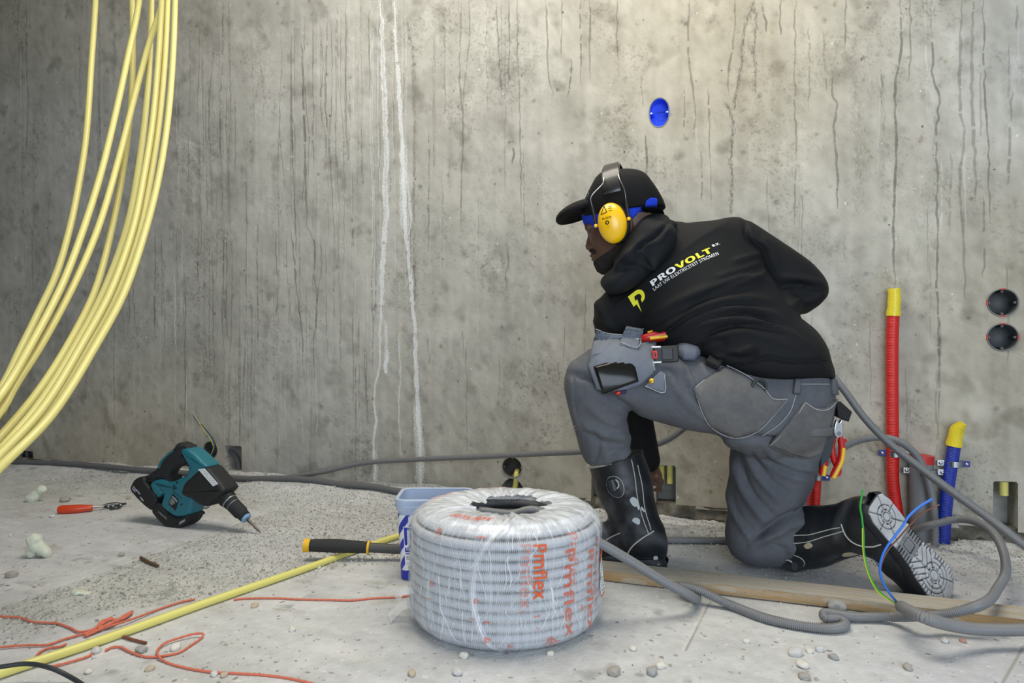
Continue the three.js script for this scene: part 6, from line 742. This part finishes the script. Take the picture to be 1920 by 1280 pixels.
// ---- a plane in which flat-sided tools are drawn: (u, v) -> metres in a frame turned by phi about the upright axis
function sidePlane(u0, Z, phi) { const Xo = (u0 - 960) / FOCAL * Z, s = Math.sin(phi), c = Math.cos(phi); const f = (u, v) => { const a = (u - 960) / FOCAL, x = (a * Z - Xo) / (c + a * s); return [x, EYE - (v - 640) / FOCAL * (Z - x * s)]; }; return { f, place: fromView(Xo, 0, Z), turn: TURN - phi }; }
{
  const pl = sidePlane(360, 2.33, .36), Q = (x, y) => pl.f(220 + x / 4.923, 760 + y / 4.923), S = (pts, n = 4) => smoothShape(pts.map(([x, y]) => Q(x, y)), n), C = (pts) => shapeOf(pts.map(([x, y]) => Q(x, y)));
  const o = thing('hammer_drill', 'teal and black cordless hammer drill standing on its chisel end', 'drill', pl.place, pl.turn);
  const teal = phy(0x1d6c7b, .45, { bumpMap: clonedRepeat(reliefTile, 4, 4), bumpScale: .0005 }), blk = std(0x1a1b1d, .6), rub = std(0x222426, .8), P3 = (x, y, z) => { const [a, b] = Q(x, y); return V(a, b, z); };
  put('housing', plate(S([[378, 700], [412, 674], [480, 668], [560, 690], [640, 655], [698, 628], [716, 560], [690, 480], [664, 440], [648, 402], [700, 386], [770, 430], [835, 495], [888, 550], [850, 590], [790, 640], [740, 690], [700, 760], [760, 850], [748, 930], [735, 985], [690, 1004], [600, 1008], [540, 975], [470, 905], [490, 800], [432, 750]]), .066, .012, 4), teal, o);
  put('handle', plate(S([[312, 700], [318, 640], [352, 608], [402, 572], [442, 498], [502, 430], [560, 385], [588, 345], [626, 335], [690, 370], [700, 392], [655, 420], [664, 468], [672, 512], [640, 548], [606, 552], [570, 570], [537, 606], [524, 640], [560, 690], [480, 676], [412, 680], [370, 706]]), .05, .014, 4), rub, o);
  put('handle_inlay', plate(S([[430, 560], [450, 505], [505, 445], [560, 405], [600, 392], [560, 425], [510, 465], [465, 520], [445, 570]]), .054, .003), teal, o);
  put('trigger', plate(S([[602, 548], [612, 520], [650, 490], [676, 500], [668, 530], [630, 556]]), .03, .005), blk, o);
  const bat = put('battery', plate(S([[196, 750], [206, 716], [240, 664], [300, 642], [326, 664], [336, 704], [440, 832], [395, 942], [372, 940], [215, 790]], 3), .074, .008, 3), blk, o);
  put('battery_clip', plate(C([[378, 705], [404, 696], [500, 790], [450, 830], [400, 775]]), .07, .006), teal, o);
  put('end_cover', plate(S([[388, 935], [430, 872], [470, 900], [540, 972], [600, 1006], [690, 1002], [740, 985], [728, 1040], [692, 1085], [630, 1116], [562, 1130], [502, 1092], [420, 1012], [388, 968]]), .07, .012, 4), blk, o); put('cover_edge', plate(S([[395, 965], [420, 1018], [500, 1098], [560, 1134], [600, 1128], [560, 1116], [505, 1078], [430, 1000]]), .058, .004), teal, o); put('magnet_window', plate(C([[645, 1050], [705, 1018], [700, 1048], [645, 1082]]), .072, .004), std(0x8e9496, .4), o);
  put('gear_housing', plate(S([[795, 600], [885, 556], [960, 632], [1030, 716], [1058, 768], [1000, 830], [936, 866], [922, 905], [870, 912], [800, 882], [750, 846], [664, 800], [690, 700], [740, 650]]), .078, .016, 5), blk, o);
  const a = P3(955, 800, 0), b = P3(1196, 1045, 0), ax = b.clone().sub(a), L = ax.length(), ch = new THREE.Group(); ch.name = 'chuck'; ch.position.copy(a); ch.quaternion.setFromUnitVectors(V(0, 1, 0), ax.clone().normalize()); o.add(ch);
  put('collar', lathe([[0, 0], [.026, 0], [.028, .01], [.0275, L * .3], [.0255, L * .33], [0, L * .33]], 36), blk, ch); put('ring', lathe([[.0255, L * .33], [.0262, L * .335], [.0262, L * .36], [.0245, L * .37]], 36), std(0x8d9092, .4, { metalness: .7 }), ch); put('sleeve', lathe([[0, L * .36], [.024, L * .36], [.0245, L * .42], [.0222, L * .46], [.023, L * .5], [.023, L * .78], [.0195, L * .82], [.0185, L * .94], [0, L * .94]], 36), rub, ch); put('ring', lathe([[.0225, L * .46], [.0236, L * .47], [.0236, L * .485], [.0225, L * .495]], 36), std(0x77797b, .4, { metalness: .7 }), ch); put('nose', lathe([[0, L * .93], [.017, L * .93], [.0165, L], [.009, L * 1.015], [0, L * 1.015]], 30), std(0x7fa3c4, .6), ch);
  for (let k = 0; k < 20; k++) { const g = put('grip_rib', rbox(.002, L * .26, .003, .0008), blk, ch), w = k / 20 * 2 * Math.PI; g.position.set(Math.cos(w) * .0278, L * .16, Math.sin(w) * .0278); g.rotation.y = -w; }
  const bl = .07; put('bit', lathe([[0, L], [.0052, L], [.0052, L + .016], [.0036, L + .018], [.0036, L + bl - .012], [.0012, L + bl], [0, L + bl]], 14), std(0x6f6a64, .4, { metalness: .8 }), ch);
  // printed labels, on the side that faces the room
  const sheet = (pts, z, mat, name) => { const s = C(pts), g = new THREE.ShapeGeometry(s), [p0, p1, , p3] = pts.map(([x, y]) => Q(x, y)), ex = [p1[0] - p0[0], p1[1] - p0[1]], ey = [p3[0] - p0[0], p3[1] - p0[1]], det = ex[0] * ey[1] - ex[1] * ey[0], A2 = g.attributes.position, U = g.attributes.uv; for (let i = 0; i < A2.count; i++) { const dx = A2.getX(i) - p0[0], dy = A2.getY(i) - p0[1]; U.setXY(i, (dx * ey[1] - dy * ey[0]) / det, 1 - (ex[0] * dy - ex[1] * dx) / det); } g.translate(0, 0, z); return put(name, g, mat, o); };
  sheet([[830, 570], [890, 560], [1016, 702], [966, 724]].map((p, i, l) => l[[0, 3, 2, 1][i]]), .0394, words(512, 256, (g, w, h) => { g.fillStyle = '#e8ebee'; g.fillRect(0, 0, w, h); g.fillStyle = '#50565e'; for (let k = 0; k < 5; k++) for (let m = 0; m < 9; m++) if (hash2(k, m + 20) > .3) g.fillRect(30 + m * 52, 40 + k * 42, 14 + hash2(m, k) * 26, 12); }), 'white_label');
  sheet([[585, 792], [642, 852], [612, 950], [545, 888]], .0338, words(256, 256, (g, w, h) => { g.fillStyle = '#15171a'; g.fillRect(0, 0, w, h); g.fillStyle = '#cfd6d8'; g.font = 'italic bold 62px sans-serif'; g.fillText('makita', 20, 74); for (let k = 0; k < 6; k++) g.fillRect(20, 100 + k * 22, 60 + hash2(k, 8) * 120, 7); }), 'rating_plate');
  sheet([[232, 712], [385, 880], [370, 915], [212, 745]], .0376, words(1024, 256, (g) => { g.fillStyle = '#e9edf0'; g.font = 'italic bold 130px sans-serif'; g.fillText('makita', 20, 110); g.fillStyle = '#6a62b8'; g.fillRect(30, 150, 170, 80); g.fillStyle = '#e9edf0'; g.font = 'bold 78px sans-serif'; g.fillText('5.0Ah', 44, 218); g.font = 'bold 130px sans-serif'; g.fillText('18V', 520, 238); }), 'battery_lettering');
  for (const [x, y] of [[665, 452], [722, 540], [625, 695], [665, 893], [545, 970], [440, 928], [415, 600], [345, 645], [440, 815], [605, 395], [572, 1100]]) { const [X1, Y1] = Q(x, y); const m = put('screw_hole', new THREE.CylinderGeometry(.0032, .0032, .004, 12).rotateX(q4), std(0x0c0d0e, .6), o); m.position.set(X1, Y1, .0325); }
  for (let k = 0; k < 6; k++) { const [X1, Y1] = Q(462 + k * 13, 962 + k * 11); const m = put('vent', rbox(.0016, .009, .003, .0005), std(0x8b9092, .6), o); m.position.set(X1, Y1, .0345); m.rotation.z = .25; const [X2, Y2] = Q(598 + k * 13, 780 + k * 11); const n = put('vent', rbox(.0018, .006, .003, .0005), std(0x0c0d0e, .6), o); n.position.set(X2, Y2, .0325); n.rotation.z = .3; }
  { const [X1, Y1] = Q(600, 735); const t = new THREE.Shape(); t.moveTo(-.009, -.008); t.lineTo(.009, -.008); t.lineTo(0, .009); t.closePath(); const h = new THREE.Path(); h.moveTo(-.005, -.0055); h.lineTo(0, .004); h.lineTo(.005, -.0055); h.closePath(); t.holes.push(h); const m = put('warning_mark', plate(t, .002, 0), std(0x0c1a1e, .6), o); m.position.set(X1, Y1, .0332); m.rotation.z = .6; }
}
// ---- hammer, its head behind the bucket
{
  const Zh = 1.965, pl = sidePlane(660, Zh, 0), o = thing('hammer', 'hammer with a black grip and yellow end cap lying on the yellow pipe', 'hammer', pl.place, pl.turn), ptsX = (u, v) => { const [x, y] = pl.f(u, v); return V(x, y, 0); };
  put('grip', tube([ptsX(578, 1022), ptsX(630, 1023), ptsX(690, 1026)], (s, L) => .0175 + .0015 * Math.sin(s / L * 5 - .6), { radial: 20, step: .006 }), std(0x2a2a2a, .8), o); put('end_cap', tube([ptsX(571, 1021.5), ptsX(577, 1022), ptsX(582, 1022.2)], (s, L) => .0195 - .002 * s / L, { radial: 20, step: .004 }), std(0xe9b51a, .55), o); put('collar', tube([ptsX(689, 1026), ptsX(693, 1026.3)], .0185, { radial: 20 }), std(0xe9b51a, .55), o); put('shaft', tube([ptsX(692, 1026), ptsX(745, 1029), ptsX(790, 1031)], .0135, { radial: 18 }), std(0x4b4a48, .6), o);
  const h = put('head', strip([new THREE.CylinderGeometry(.015, .016, .05, 20).rotateX(q4).translate(0, 0, -.06), rbox(.03, .03, .05, .004).translate(0, 0, -.015)].map((g) => g.index ? g.toNonIndexed() : g)), std(0x3c3d3f, .4, { metalness: .8 }), o); h.position.copy(ptsX(795, 1031)); h.rotation.x = .1;
}
// ---- orange-handled tool by the drill
{
  const o = thing('nut_driver', 'orange handled driver with a steel jaw lying left of the drill', 'hand tool', onFloor(165, 966)); o.updateMatrixWorld(true); const P = (u, v, y = .0155) => o.worldToLocal(onFloor(u, v, y));
  put('handle', tube([P(111, 955), P(118, 955), P(140, 954), P(165, 952), P(174, 951)], (s, L) => .0155 * (s < L * .06 ? .85 : 1) - .005 * sstep(s / L, .55, 1), { radial: 18, step: .004 }), phy(0xcf4118, .35, { clearcoat: .4 }), o); put('shank', tube([P(172, 951), P(194, 949, .013)], .004, { radial: 12 }), M.steel, o);
  const jawMat = std(0x55585a, .35, { metalness: .9 }); put('jaw', tube([P(190, 949, .013), P(204, 947.5, .012), P(222, 946, .011), P(236, 944, .009)], (s, L) => .004 + .007 * Math.sin(Math.PI * clamp(s / L * 1.15, 0, 1)), { radial: 12, step: .003 }), jawMat, o); put('jaw', tube([P(206, 952, .008), P(220, 951, .008), P(228, 949, .007)], (s, L) => .0065 - .003 * s / L, { radial: 10, step: .003 }), jawMat, o); for (const [u, v] of [[203, 949], [212, 948], [226, 946]]) put('rivet', new THREE.SphereGeometry(.0042, 12, 8), M.steel, o).position.copy(P(u, v, .02));
}
// ---- blobs of hardened foam
const foamMat = phy(0xe0e6d4, .75, { bumpMap: clonedRepeat(reliefTile, 6, 6), bumpScale: .004, transmission: .12 });
function foam(label, u, v, bits, cell = .004) { const o = onFloor(u, v), Z = 806 / (v - 640), k = Z / FOCAL, eggs = bits.map(([du, dv, a, b, c, r = 0]) => egg(V(du * k, -dv * k, 0), a, b, c, new THREE.Euler(0, 0, r))); const g = bodyMesh((x, y, z) => { let d = eggs[0](x, y, z); for (const e of eggs) d = smin(d, e(x, y, z), .008); return smax(d, -y, .002) + (noise3(x * 70, y * 70, z * 70) - .5) * .005; }, V(-.07, -.01, -.06), V(.07, .12, .06), cell); const m = single('foam_blob', g, foamMat, label, 'foam', o); m.rotation.y = TURN; }
foam('pale green foam blob by the wall, above the orange handled tool', 66, 940, [[-6, -6, .02, .017, .02], [2, -14, .022, .019, .02, .6], [12, -22, .018, .016, .016], [-2, -8, .02, .016, .018]]); foam('pale green forked foam blob nearer to the viewer', 72, 1044, [[-8, -30, .019, .018, .018], [-4, -20, .018, .018, .018], [-13, -7, .013, .015, .014], [15, -8, .014, .014, .015, .5], [7, -16, .013, .017, .014, .5]]);
{ const flat = [[150, 1112, 'flat pale crumb of foam on the floor at the left', .026]]; for (const [u, v, l, s] of flat) { const p = onFloor(u, v); const g = bodyMesh((x, y, z) => smax(egg(V(0, 0, 0), s, .008, s * .6)(x, y, z), -y, .002) + (noise3(x * 90, y * 90, z * 90) - .5) * .008, V(-.05, -.01, -.04), V(.05, .03, .04), .003); single('foam_blob', g, foamMat, l, 'foam', p); } }
// ---- orange builder's line
{
  const o = thing('twine', 'tangled orange string trailing over the floor', 'string', onFloor(205, 1165)), m = std(0xd2735a, .8), L = (u, v, y = .0035) => { const p = onFloor(u, v, y); return o.worldToLocal(p); }; o.updateMatrixWorld(true);
  const st = (pts, r = .0024, name = 'strand') => put(name, tube(pts.map((p) => L(...p)), (s) => r * (1 + .12 * Math.sin(s * 420)), { step: .0035, radial: 7 }), m, o);
  st([[-30, 1150], [0, 1155], [35, 1157], [60, 1165], [105, 1168], [130, 1176], [150, 1184], [175, 1180], [200, 1170]]); st([[-30, 1217], [0, 1213], [50, 1209], [90, 1208], [120, 1198], [155, 1188], [190, 1178, .006], [230, 1166, .008], [262, 1155, .006], [300, 1141], [340, 1128], [365, 1123, .002]]); st([[438, 1124], [452, 1122], [520, 1121], [560, 1123], [620, 1124], [660, 1125], [700, 1121], [745, 1119], [790, 1114]]);
  st([[66, 1236], [74, 1223], [90, 1215], [115, 1211], [124, 1207]]); st([[88, 1250], [110, 1246], [140, 1238], [165, 1230], [172, 1226]]); st([[160, 1192, .004], [175, 1185, .005], [195, 1176, .006], [215, 1166, .006], [235, 1157, .006], [248, 1147, .006]], .0034); st([[158, 1190, .005], [185, 1174, .008], [205, 1162, .01], [216, 1163, .01], [205, 1170, .01], [185, 1176, .008], [190, 1166, .012], [210, 1158, .012]], .0036, 'knot'); st([[215, 1168, .006], [230, 1156, .008], [248, 1146, .006]], .0032);
  st([[198, 1219], [210, 1213], [222, 1212], [245, 1222], [275, 1231], [300, 1230], [335, 1223], [360, 1208], [378, 1195, .004], [381, 1188, .008], [365, 1188, .008], [335, 1196, .006], [310, 1205, .006], [297, 1216, .005], [296, 1228, .007], [310, 1240], [345, 1251], [400, 1260], [440, 1262], [500, 1266], [550, 1273], [620, 1290]]); 
}
// ---- plank behind the loose conduits: bare wood on its edge, caked with cement dust on top
{
  const wood = (dust) => { const t = picture(canvas(2048, 256, (g, w, h) => { g.fillStyle = dust ? '#b3aea2' : '#a8926f'; g.fillRect(0, 0, w, h); for (let k = 0; k < 900; k++) { const y = rr(0, h), x = rr(-200, w), f = dust ? .45 : 1; g.strokeStyle = rnd() < .5 ? `rgba(206,188,154,${rr(.1, .4) * f})` : `rgba(104,88,66,${rr(.1, .4) * f})`; g.lineWidth = rr(.6, 2.6); g.beginPath(); g.moveTo(x, y); g.bezierCurveTo(x + 150, y + rr(-5, 5), x + 300, y + rr(-5, 5), x + rr(200, 700), y + rr(-6, 6)); g.stroke(); } for (let k = 0; k < 420; k++) { g.fillStyle = rnd() < (dust ? .8 : .35) ? `rgba(186,182,172,${rr(.1, .45)})` : `rgba(178,128,76,${rr(.1, dust ? .2 : .45)})`; g.beginPath(); g.ellipse(rr(0, w), rr(0, h), rr(10, 130), rr(2, 14), 0, 0, 7); g.fill(); } for (let k = 0; k < 600; k++) { g.fillStyle = `rgba(80,70,56,${rr(.1, .5)})`; g.fillRect(rr(0, w), rr(0, h), rr(1, 5), rr(1, 3)); } })); t.repeat.set(1 / 2, 1 / .2); t.wrapS = t.wrapT = THREE.MirroredRepeatWrapping; return std(0xffffff, .88, { map: t, bumpMap: clonedRepeat(reliefTile, 2, 12), bumpScale: .003 }); };
  const a = onFloor(1040, 1081), b = onFloor(1990, 1196), d = b.clone().sub(a), L = d.length(), g = new THREE.BoxGeometry(L, .024, .085, 60, 1, 3), P = g.attributes.position, U = g.attributes.uv; for (let i = 0; i < P.count; i++) { U.setXY(i, P.getX(i), P.getY(i) + P.getZ(i)); P.setY(i, P.getY(i) + (noise2(P.getX(i) * 9, P.getZ(i) * 40) - .5) * .002); }
  const edge = wood(false), o = put('wooden_plank', g, [edge, edge, wood(true), edge, edge, edge]); tag(o, 'long dusty wooden plank on the floor before the kneeling person', 'plank');
  const n = V(-d.z, 0, d.x).normalize(); if (n.z > 0) n.negate(); o.position.copy(a).addScaledVector(d, .5).addScaledVector(n, .0505); o.position.y = .0155; o.rotation.y = Math.atan2(-d.z, d.x);
}
// ---- loose stones one can tell apart, a stick and a rusty bar
const stoneMats = [[.36, .355, .34], [.58, .57, .55], [.38, .35, .31], [.7, .67, .6], [.5, .41, .3], [.46, .26, .2]].map((c) => std(lin(...c), .9));
const stoneGeos = [0, 1, 2, 3, 4, 5].map((s) => { const g = new THREE.IcosahedronGeometry(1, 3), P = g.attributes.position, k = s > 2; for (let i = 0; i < P.count; i++) { const x = P.getX(i), y = P.getY(i), z = P.getZ(i), n = .72 + .5 * noise3(x * 1.3 + s * 9, y * 1.3 + 5, z * 1.3) + (k ? .1 : .22) * (noise3(x * 3 + s, y * 3, z * 3 + 7) - .5); P.setXYZ(i, x * n, y * n * .62, z * n * .85); } const m = mergeVertices((g.deleteAttribute('uv'), g.deleteAttribute('normal'), g), 1e-4); m.computeVertexNormals(); m.setAttribute('uv', new THREE.Float32BufferAttribute(new Float32Array(m.attributes.position.count * 2).map((_, i) => m.attributes.position.array[(i >> 1) * 3 + (i & 1) * 2]), 2)); return m; });
const stones = [
  [1570, 1142, .030, 0, 0, 'angular grey stone lying against the plank'], [1348, 1068, .011, 2, 3, 'small brown stone behind the plank, between boot and knee'], [1492, 1228, .017, 1, 3, 'grey rounded stone near the bottom, left of a paler flat one'], [1505, 1250, .014, 3, 4, 'pale flat pebble at the bottom right of the coil'], [1517, 1223, .01, 3, 4, 'tiny white pebble beside the grey rounded stones'], [1537, 1221, .012, 1, 5, 'bluish grey pebble right of the tiny white one'], [1562, 1235, .012, 0, 2, 'rough grey lump right of the bluish pebble'], [1400, 1205, .009, 3, 5, 'creamy pebble on the floor below the loose conduit'], [1772, 1203, .01, 1, 4, 'grey pebble below the conduit, right of centre'], [1805, 1203, .009, 5, 3, 'reddish pebble below the conduit near the right'], [1702, 1254, .012, 2, 3, 'brownish pebble at the bottom right'], [1508, 1272, .013, 2, 1, 'brown stone at the lower edge right of the coil'],
  [870, 1232, .012, 3, 1, 'white crumb at the foot of the coil, left'], [1032, 1227, .01, 3, 2, 'white crumb at the foot of the coil, right'], [858, 1263, .013, 1, 4, 'grey pebble before the coil'], [1152, 1262, .016, 2, 1, 'brown chip before the coil, to its right'], [1222, 1262, .015, 0, 5, 'grey pebble at the lower edge, right of the brown chip'], [1238, 1250, .012, 3, 4, 'white curved shell of mortar right of the coil'], [1187, 1218, .009, 3, 1, 'whitish crumb right of the coil'], [772, 1266, .011, 4, 3, 'reddish brown chip left of the pebble before the coil'],
  [181, 1222, .012, 1, 4, 'bluish pebble beside the yellow pipe'], [330, 1217, .014, 3, 3, 'pale oval pebble inside the loop of string'], [265, 1222, .014, 0, 4, 'flat grey pebble left of the loop of string'], [281, 1257, .010, 4, 3, 'tan pebble below the loop of string'], [166, 1261, .009, 3, 4, 'white pebble between pipe and black cable'], [402, 1267, .010, 1, 3, 'grey pebble under the long string at the bottom'], [420, 1269, .009, 4, 5, 'brown pebble next to the grey one under the string'], [478, 1138, .011, 4, 3, 'orange brown pebble right of the yellow pipe'], [548, 1183, .010, 3, 4, 'pale pebble left of the coil'],
  [122, 940, .022, 2, 1, 'brown clod between the foam and the orange handled tool'], [98, 970, .013, 1, 2, 'grey stone left of the orange handle'], [241, 935, .013, 2, 2, 'dark stone beside the drill battery'], [228, 1042, .012, 2, 0, 'brown angular stone in the middle of the left floor'], [22, 1081, .018, 2, 5, 'flat dark clod at the left edge'], [20, 1004, .008, 3, 4, 'tiny white pebble at the left edge'], [382, 952, .026, 0, 0, 'grey chip of concrete behind the drill'],
];
for (const [u, v, r, m, s, label] of stones) { const p = onFloor(u, v); p.y = r * .32 + Math.max(-.002, floorH(p.x, p.z)); const o = single('stone', stoneGeos[s], stoneMats[m], label, 'stone', p, 'loose stones on the floor'); o.scale.setScalar(r * .85); o.rotation.y = hash2(u, v) * 6.28; }
single('stick', tube([onFloor(264, 1045, .006), onFloor(278, 1053, .006), onFloor(296, 1061, .004)], .0045, { radial: 8 }), std(0x5d4434, .85), 'short brown stick on the floor below the drill', 'stick');
single('rusty_bar', tube([onFloor(228, 1192, .004), onFloor(250, 1199, .004), onFloor(274, 1205, .004)], .003, { radial: 8 }), std(0x7d4a38, .9), 'short rusty bar beside the yellow pipe', 'bar');
// ---- grit: too many grains to count
{
  const g = new THREE.IcosahedronGeometry(1, 0); const N = 30000, im = new THREE.InstancedMesh(g, std(0xffffff, .95), N), mt = new THREE.Matrix4(), qt = new THREE.Quaternion(), e = new THREE.Euler(), col = new THREE.Color(); let n = 0, tries = 0;
  while (n < N && tries++ < 900000) { const x = rr(-3.7, 1.5), z = Math.pow(rnd(), 1.0) * 2.0 + .01, w = gravel(x, z); if (rnd() > w * .95 + .035) continue; const r = (w > .3 ? rr(.001, .003) * (rnd() < .06 ? 1.9 : 1) : rr(.0008, .0026)) * (rnd() < .02 ? 1.7 : 1); e.set(rr(0, 6), rr(0, 6), rr(0, 6)); qt.setFromEuler(e); mt.compose(V(x, floorH(x, z) + r * .3, z), qt, V(r * rr(.8, 1.3), r * rr(.5, .9), r * rr(.7, 1.2))); im.setMatrixAt(n, mt); const t = rr(.26, .58); col.setRGB(t * 1.03, t, t * rr(.86, .96)); im.setColorAt(n, col); n++; }
  im.count = n; shadows(im); im.name = 'grit'; tag(im, 'loose grit and dust crumbs scattered over the floor', 'grit', undefined, 'stuff'); scene.add(im);
}
// ---------------------------------------------------------------- tools and straps the person carries
{
  const P = (u, v, lift) => { const p = PF.meet(trouserField, u, v, 1.5, 2.1); return p.addScaledVector(slope(trouserField, p, .01), lift); }, W = (p) => person.localToWorld(p.clone()); person.updateMatrixWorld(true);
  // screwdriver in the thigh pocket
  { const a = P(1215, 648, .022), b = P(1264, 646, .03), o = thing('screwdriver', 'red and yellow screwdriver handle sticking out of the thigh pocket', 'screwdriver', W(a)), d = W(b).sub(W(a)), L = d.length(); o.quaternion.setFromUnitVectors(V(0, 1, 0), d.clone().normalize()); put('handle', lathe([[0, -.02], [.009, -.02], [.012, 0], [.0155, L * .35], [.0165, L * .62], [.0145, L * .86], [.009, L * .97], [0, L]], 20), M.red, o); for (let k = 0; k < 3; k++) { const g = put('grip_stripe', tube([V(0, .0, .0118), V(0, L * .35, .0152), V(0, L * .62, .0162), V(0, L * .86, .0142), V(0, L * .95, .0095)], .0046, { radial: 8, step: .004 }), M.yellow, o); g.rotation.y = k * 2.09 + .6; } put('blade', new THREE.CylinderGeometry(.003, .003, .1, 10).translate(0, -.06, 0), M.steel, o); }
  // folding tool with white rails
  { const c = P(1241, 678, .026), o = thing('folding_tool', 'black pocket tool with a red button and white rails in the thigh pocket', 'pocket tool', W(c), TURN), ex = P(1262, 678, .026).sub(P(1222, 680, .026)).normalize(); o.rotation.z = Math.atan2(ex.y, ex.x) * .6; put('body', rbox(.062, .042, .014, .004), M.black, o).position.x = .004; put('cover', rbox(.03, .032, .017, .004), std(0x202022, .45), o).position.x = .006; const rb = new THREE.TorusGeometry(.008, .0022, 8, 20); const r = put('red_button', rbox(.012, .02, .018, .003), std(0xd83a32, .45), o); r.position.set(-.024, 0, 0); put('button_slot', rbox(.006, .013, .0188, .002), M.black, o).position.set(-.024, 0, 0); for (const s of [-1, 1]) put('rail', rbox(.022, .0045, .0165, .0015), M.white, o).position.set(-.02, s * .019, 0); }
  // green key clip half hidden in the side pocket
  { const c = P(1420, 728, .012), o = single('key_clip', new THREE.TorusGeometry(.017, .004, 8, 22), std(0x1d2b25, .5), 'dark green key clip peeking out of the side pocket', 'key clip', W(c)); o.rotation.set(0, TURN, .5); }
  // strap end and tool holder at the hip: parts of the trousers
  const flat = (name, pts, Z, t, mat) => { const s = shapeOf(pts.map(([u, v]) => { const p = q(u, v, Z); return [p.x, p.y]; })); const m = put(name, plate(s, t, .002), mat, trousers); m.position.z = Z0 - Z; return m; };
  flat('belt_end', [[1564, 753], [1572, 752], [1593, 771], [1587, 789], [1567, 780]], 1.84, .03, M.blackMatt); flat('tool_holder', [[1556, 800], [1562, 815], [1555, 848], [1548, 862], [1534, 873], [1536, 850], [1546, 815]], 1.83, .03, std(0x3c4146, .85));
  // pliers with the jaws up, hung behind the hip
  const pliers = (name, label, o0, S, jaw, handles) => { const pl = sidePlane(o0, 1.83, 0), o = thing(name, label, 'pliers', pl.place, TURN), sh = (pts) => smoothShape(pts.map(([u, v]) => pl.f(u, v))); if (jaw) { put('jaw', plate(sh(jaw), .012, .002), M.steel, o); const [x, y] = pl.f(1571, 812); put('pivot', new THREE.CylinderGeometry(.006, .006, .015, 14).rotateX(q4), std(0x8a8d8f, .3, { metalness: 1 }), o).position.set(x, y, 0); } handles.forEach(([pts, z, stripe]) => { const P3 = pts.map(([u, v]) => { const [x, y] = pl.f(u, v); return V(x, y, z); }); const h = put('handle', tube(P3, (s, L) => .0085 * (s < L * .05 ? .7 : 1) * (s > L * .95 ? .75 : 1), { radial: 12, step: .005 }), M.red, o); if (stripe) put('grip_stripe', tube(P3.slice(1).map((p) => p.clone().add(V(.002, 0, .0045))), .0058, { radial: 10, step: .005 }), M.yellow, h); }); return o; };
  pliers('pliers', 'red and yellow side cutters hanging by their jaws behind the hip', 1572, 1, [[1564, 797], [1568, 787], [1572, 792], [1577, 786], [1579, 800], [1578, 816], [1570, 822], [1563, 812]], [[[[1574, 818], [1577, 838], [1574, 862], [1566, 880], [1558, 895]], .004, true], [[[1566, 818], [1562, 835], [1566, 860], [1574, 880], [1574, 893]], -.008, false]]);
  put('guard', rbox(.018, .008, .014, .003), M.red, scene.getObjectByName('pliers')).position.set(...(([x, y]) => [x, y, .002])(sidePlane(1572, 1.83, 0).f(1580, 825)));
  pliers('pliers', 'second pair of red and yellow pliers stuck in the tool holder', 1542, 1, null, [[[[1546, 858], [1544, 872], [1541, 891]], 0, true], [[[1552, 858], [1548, 875], [1546, 888]], -.012, false]]);
}
renderer.render(scene, camera);
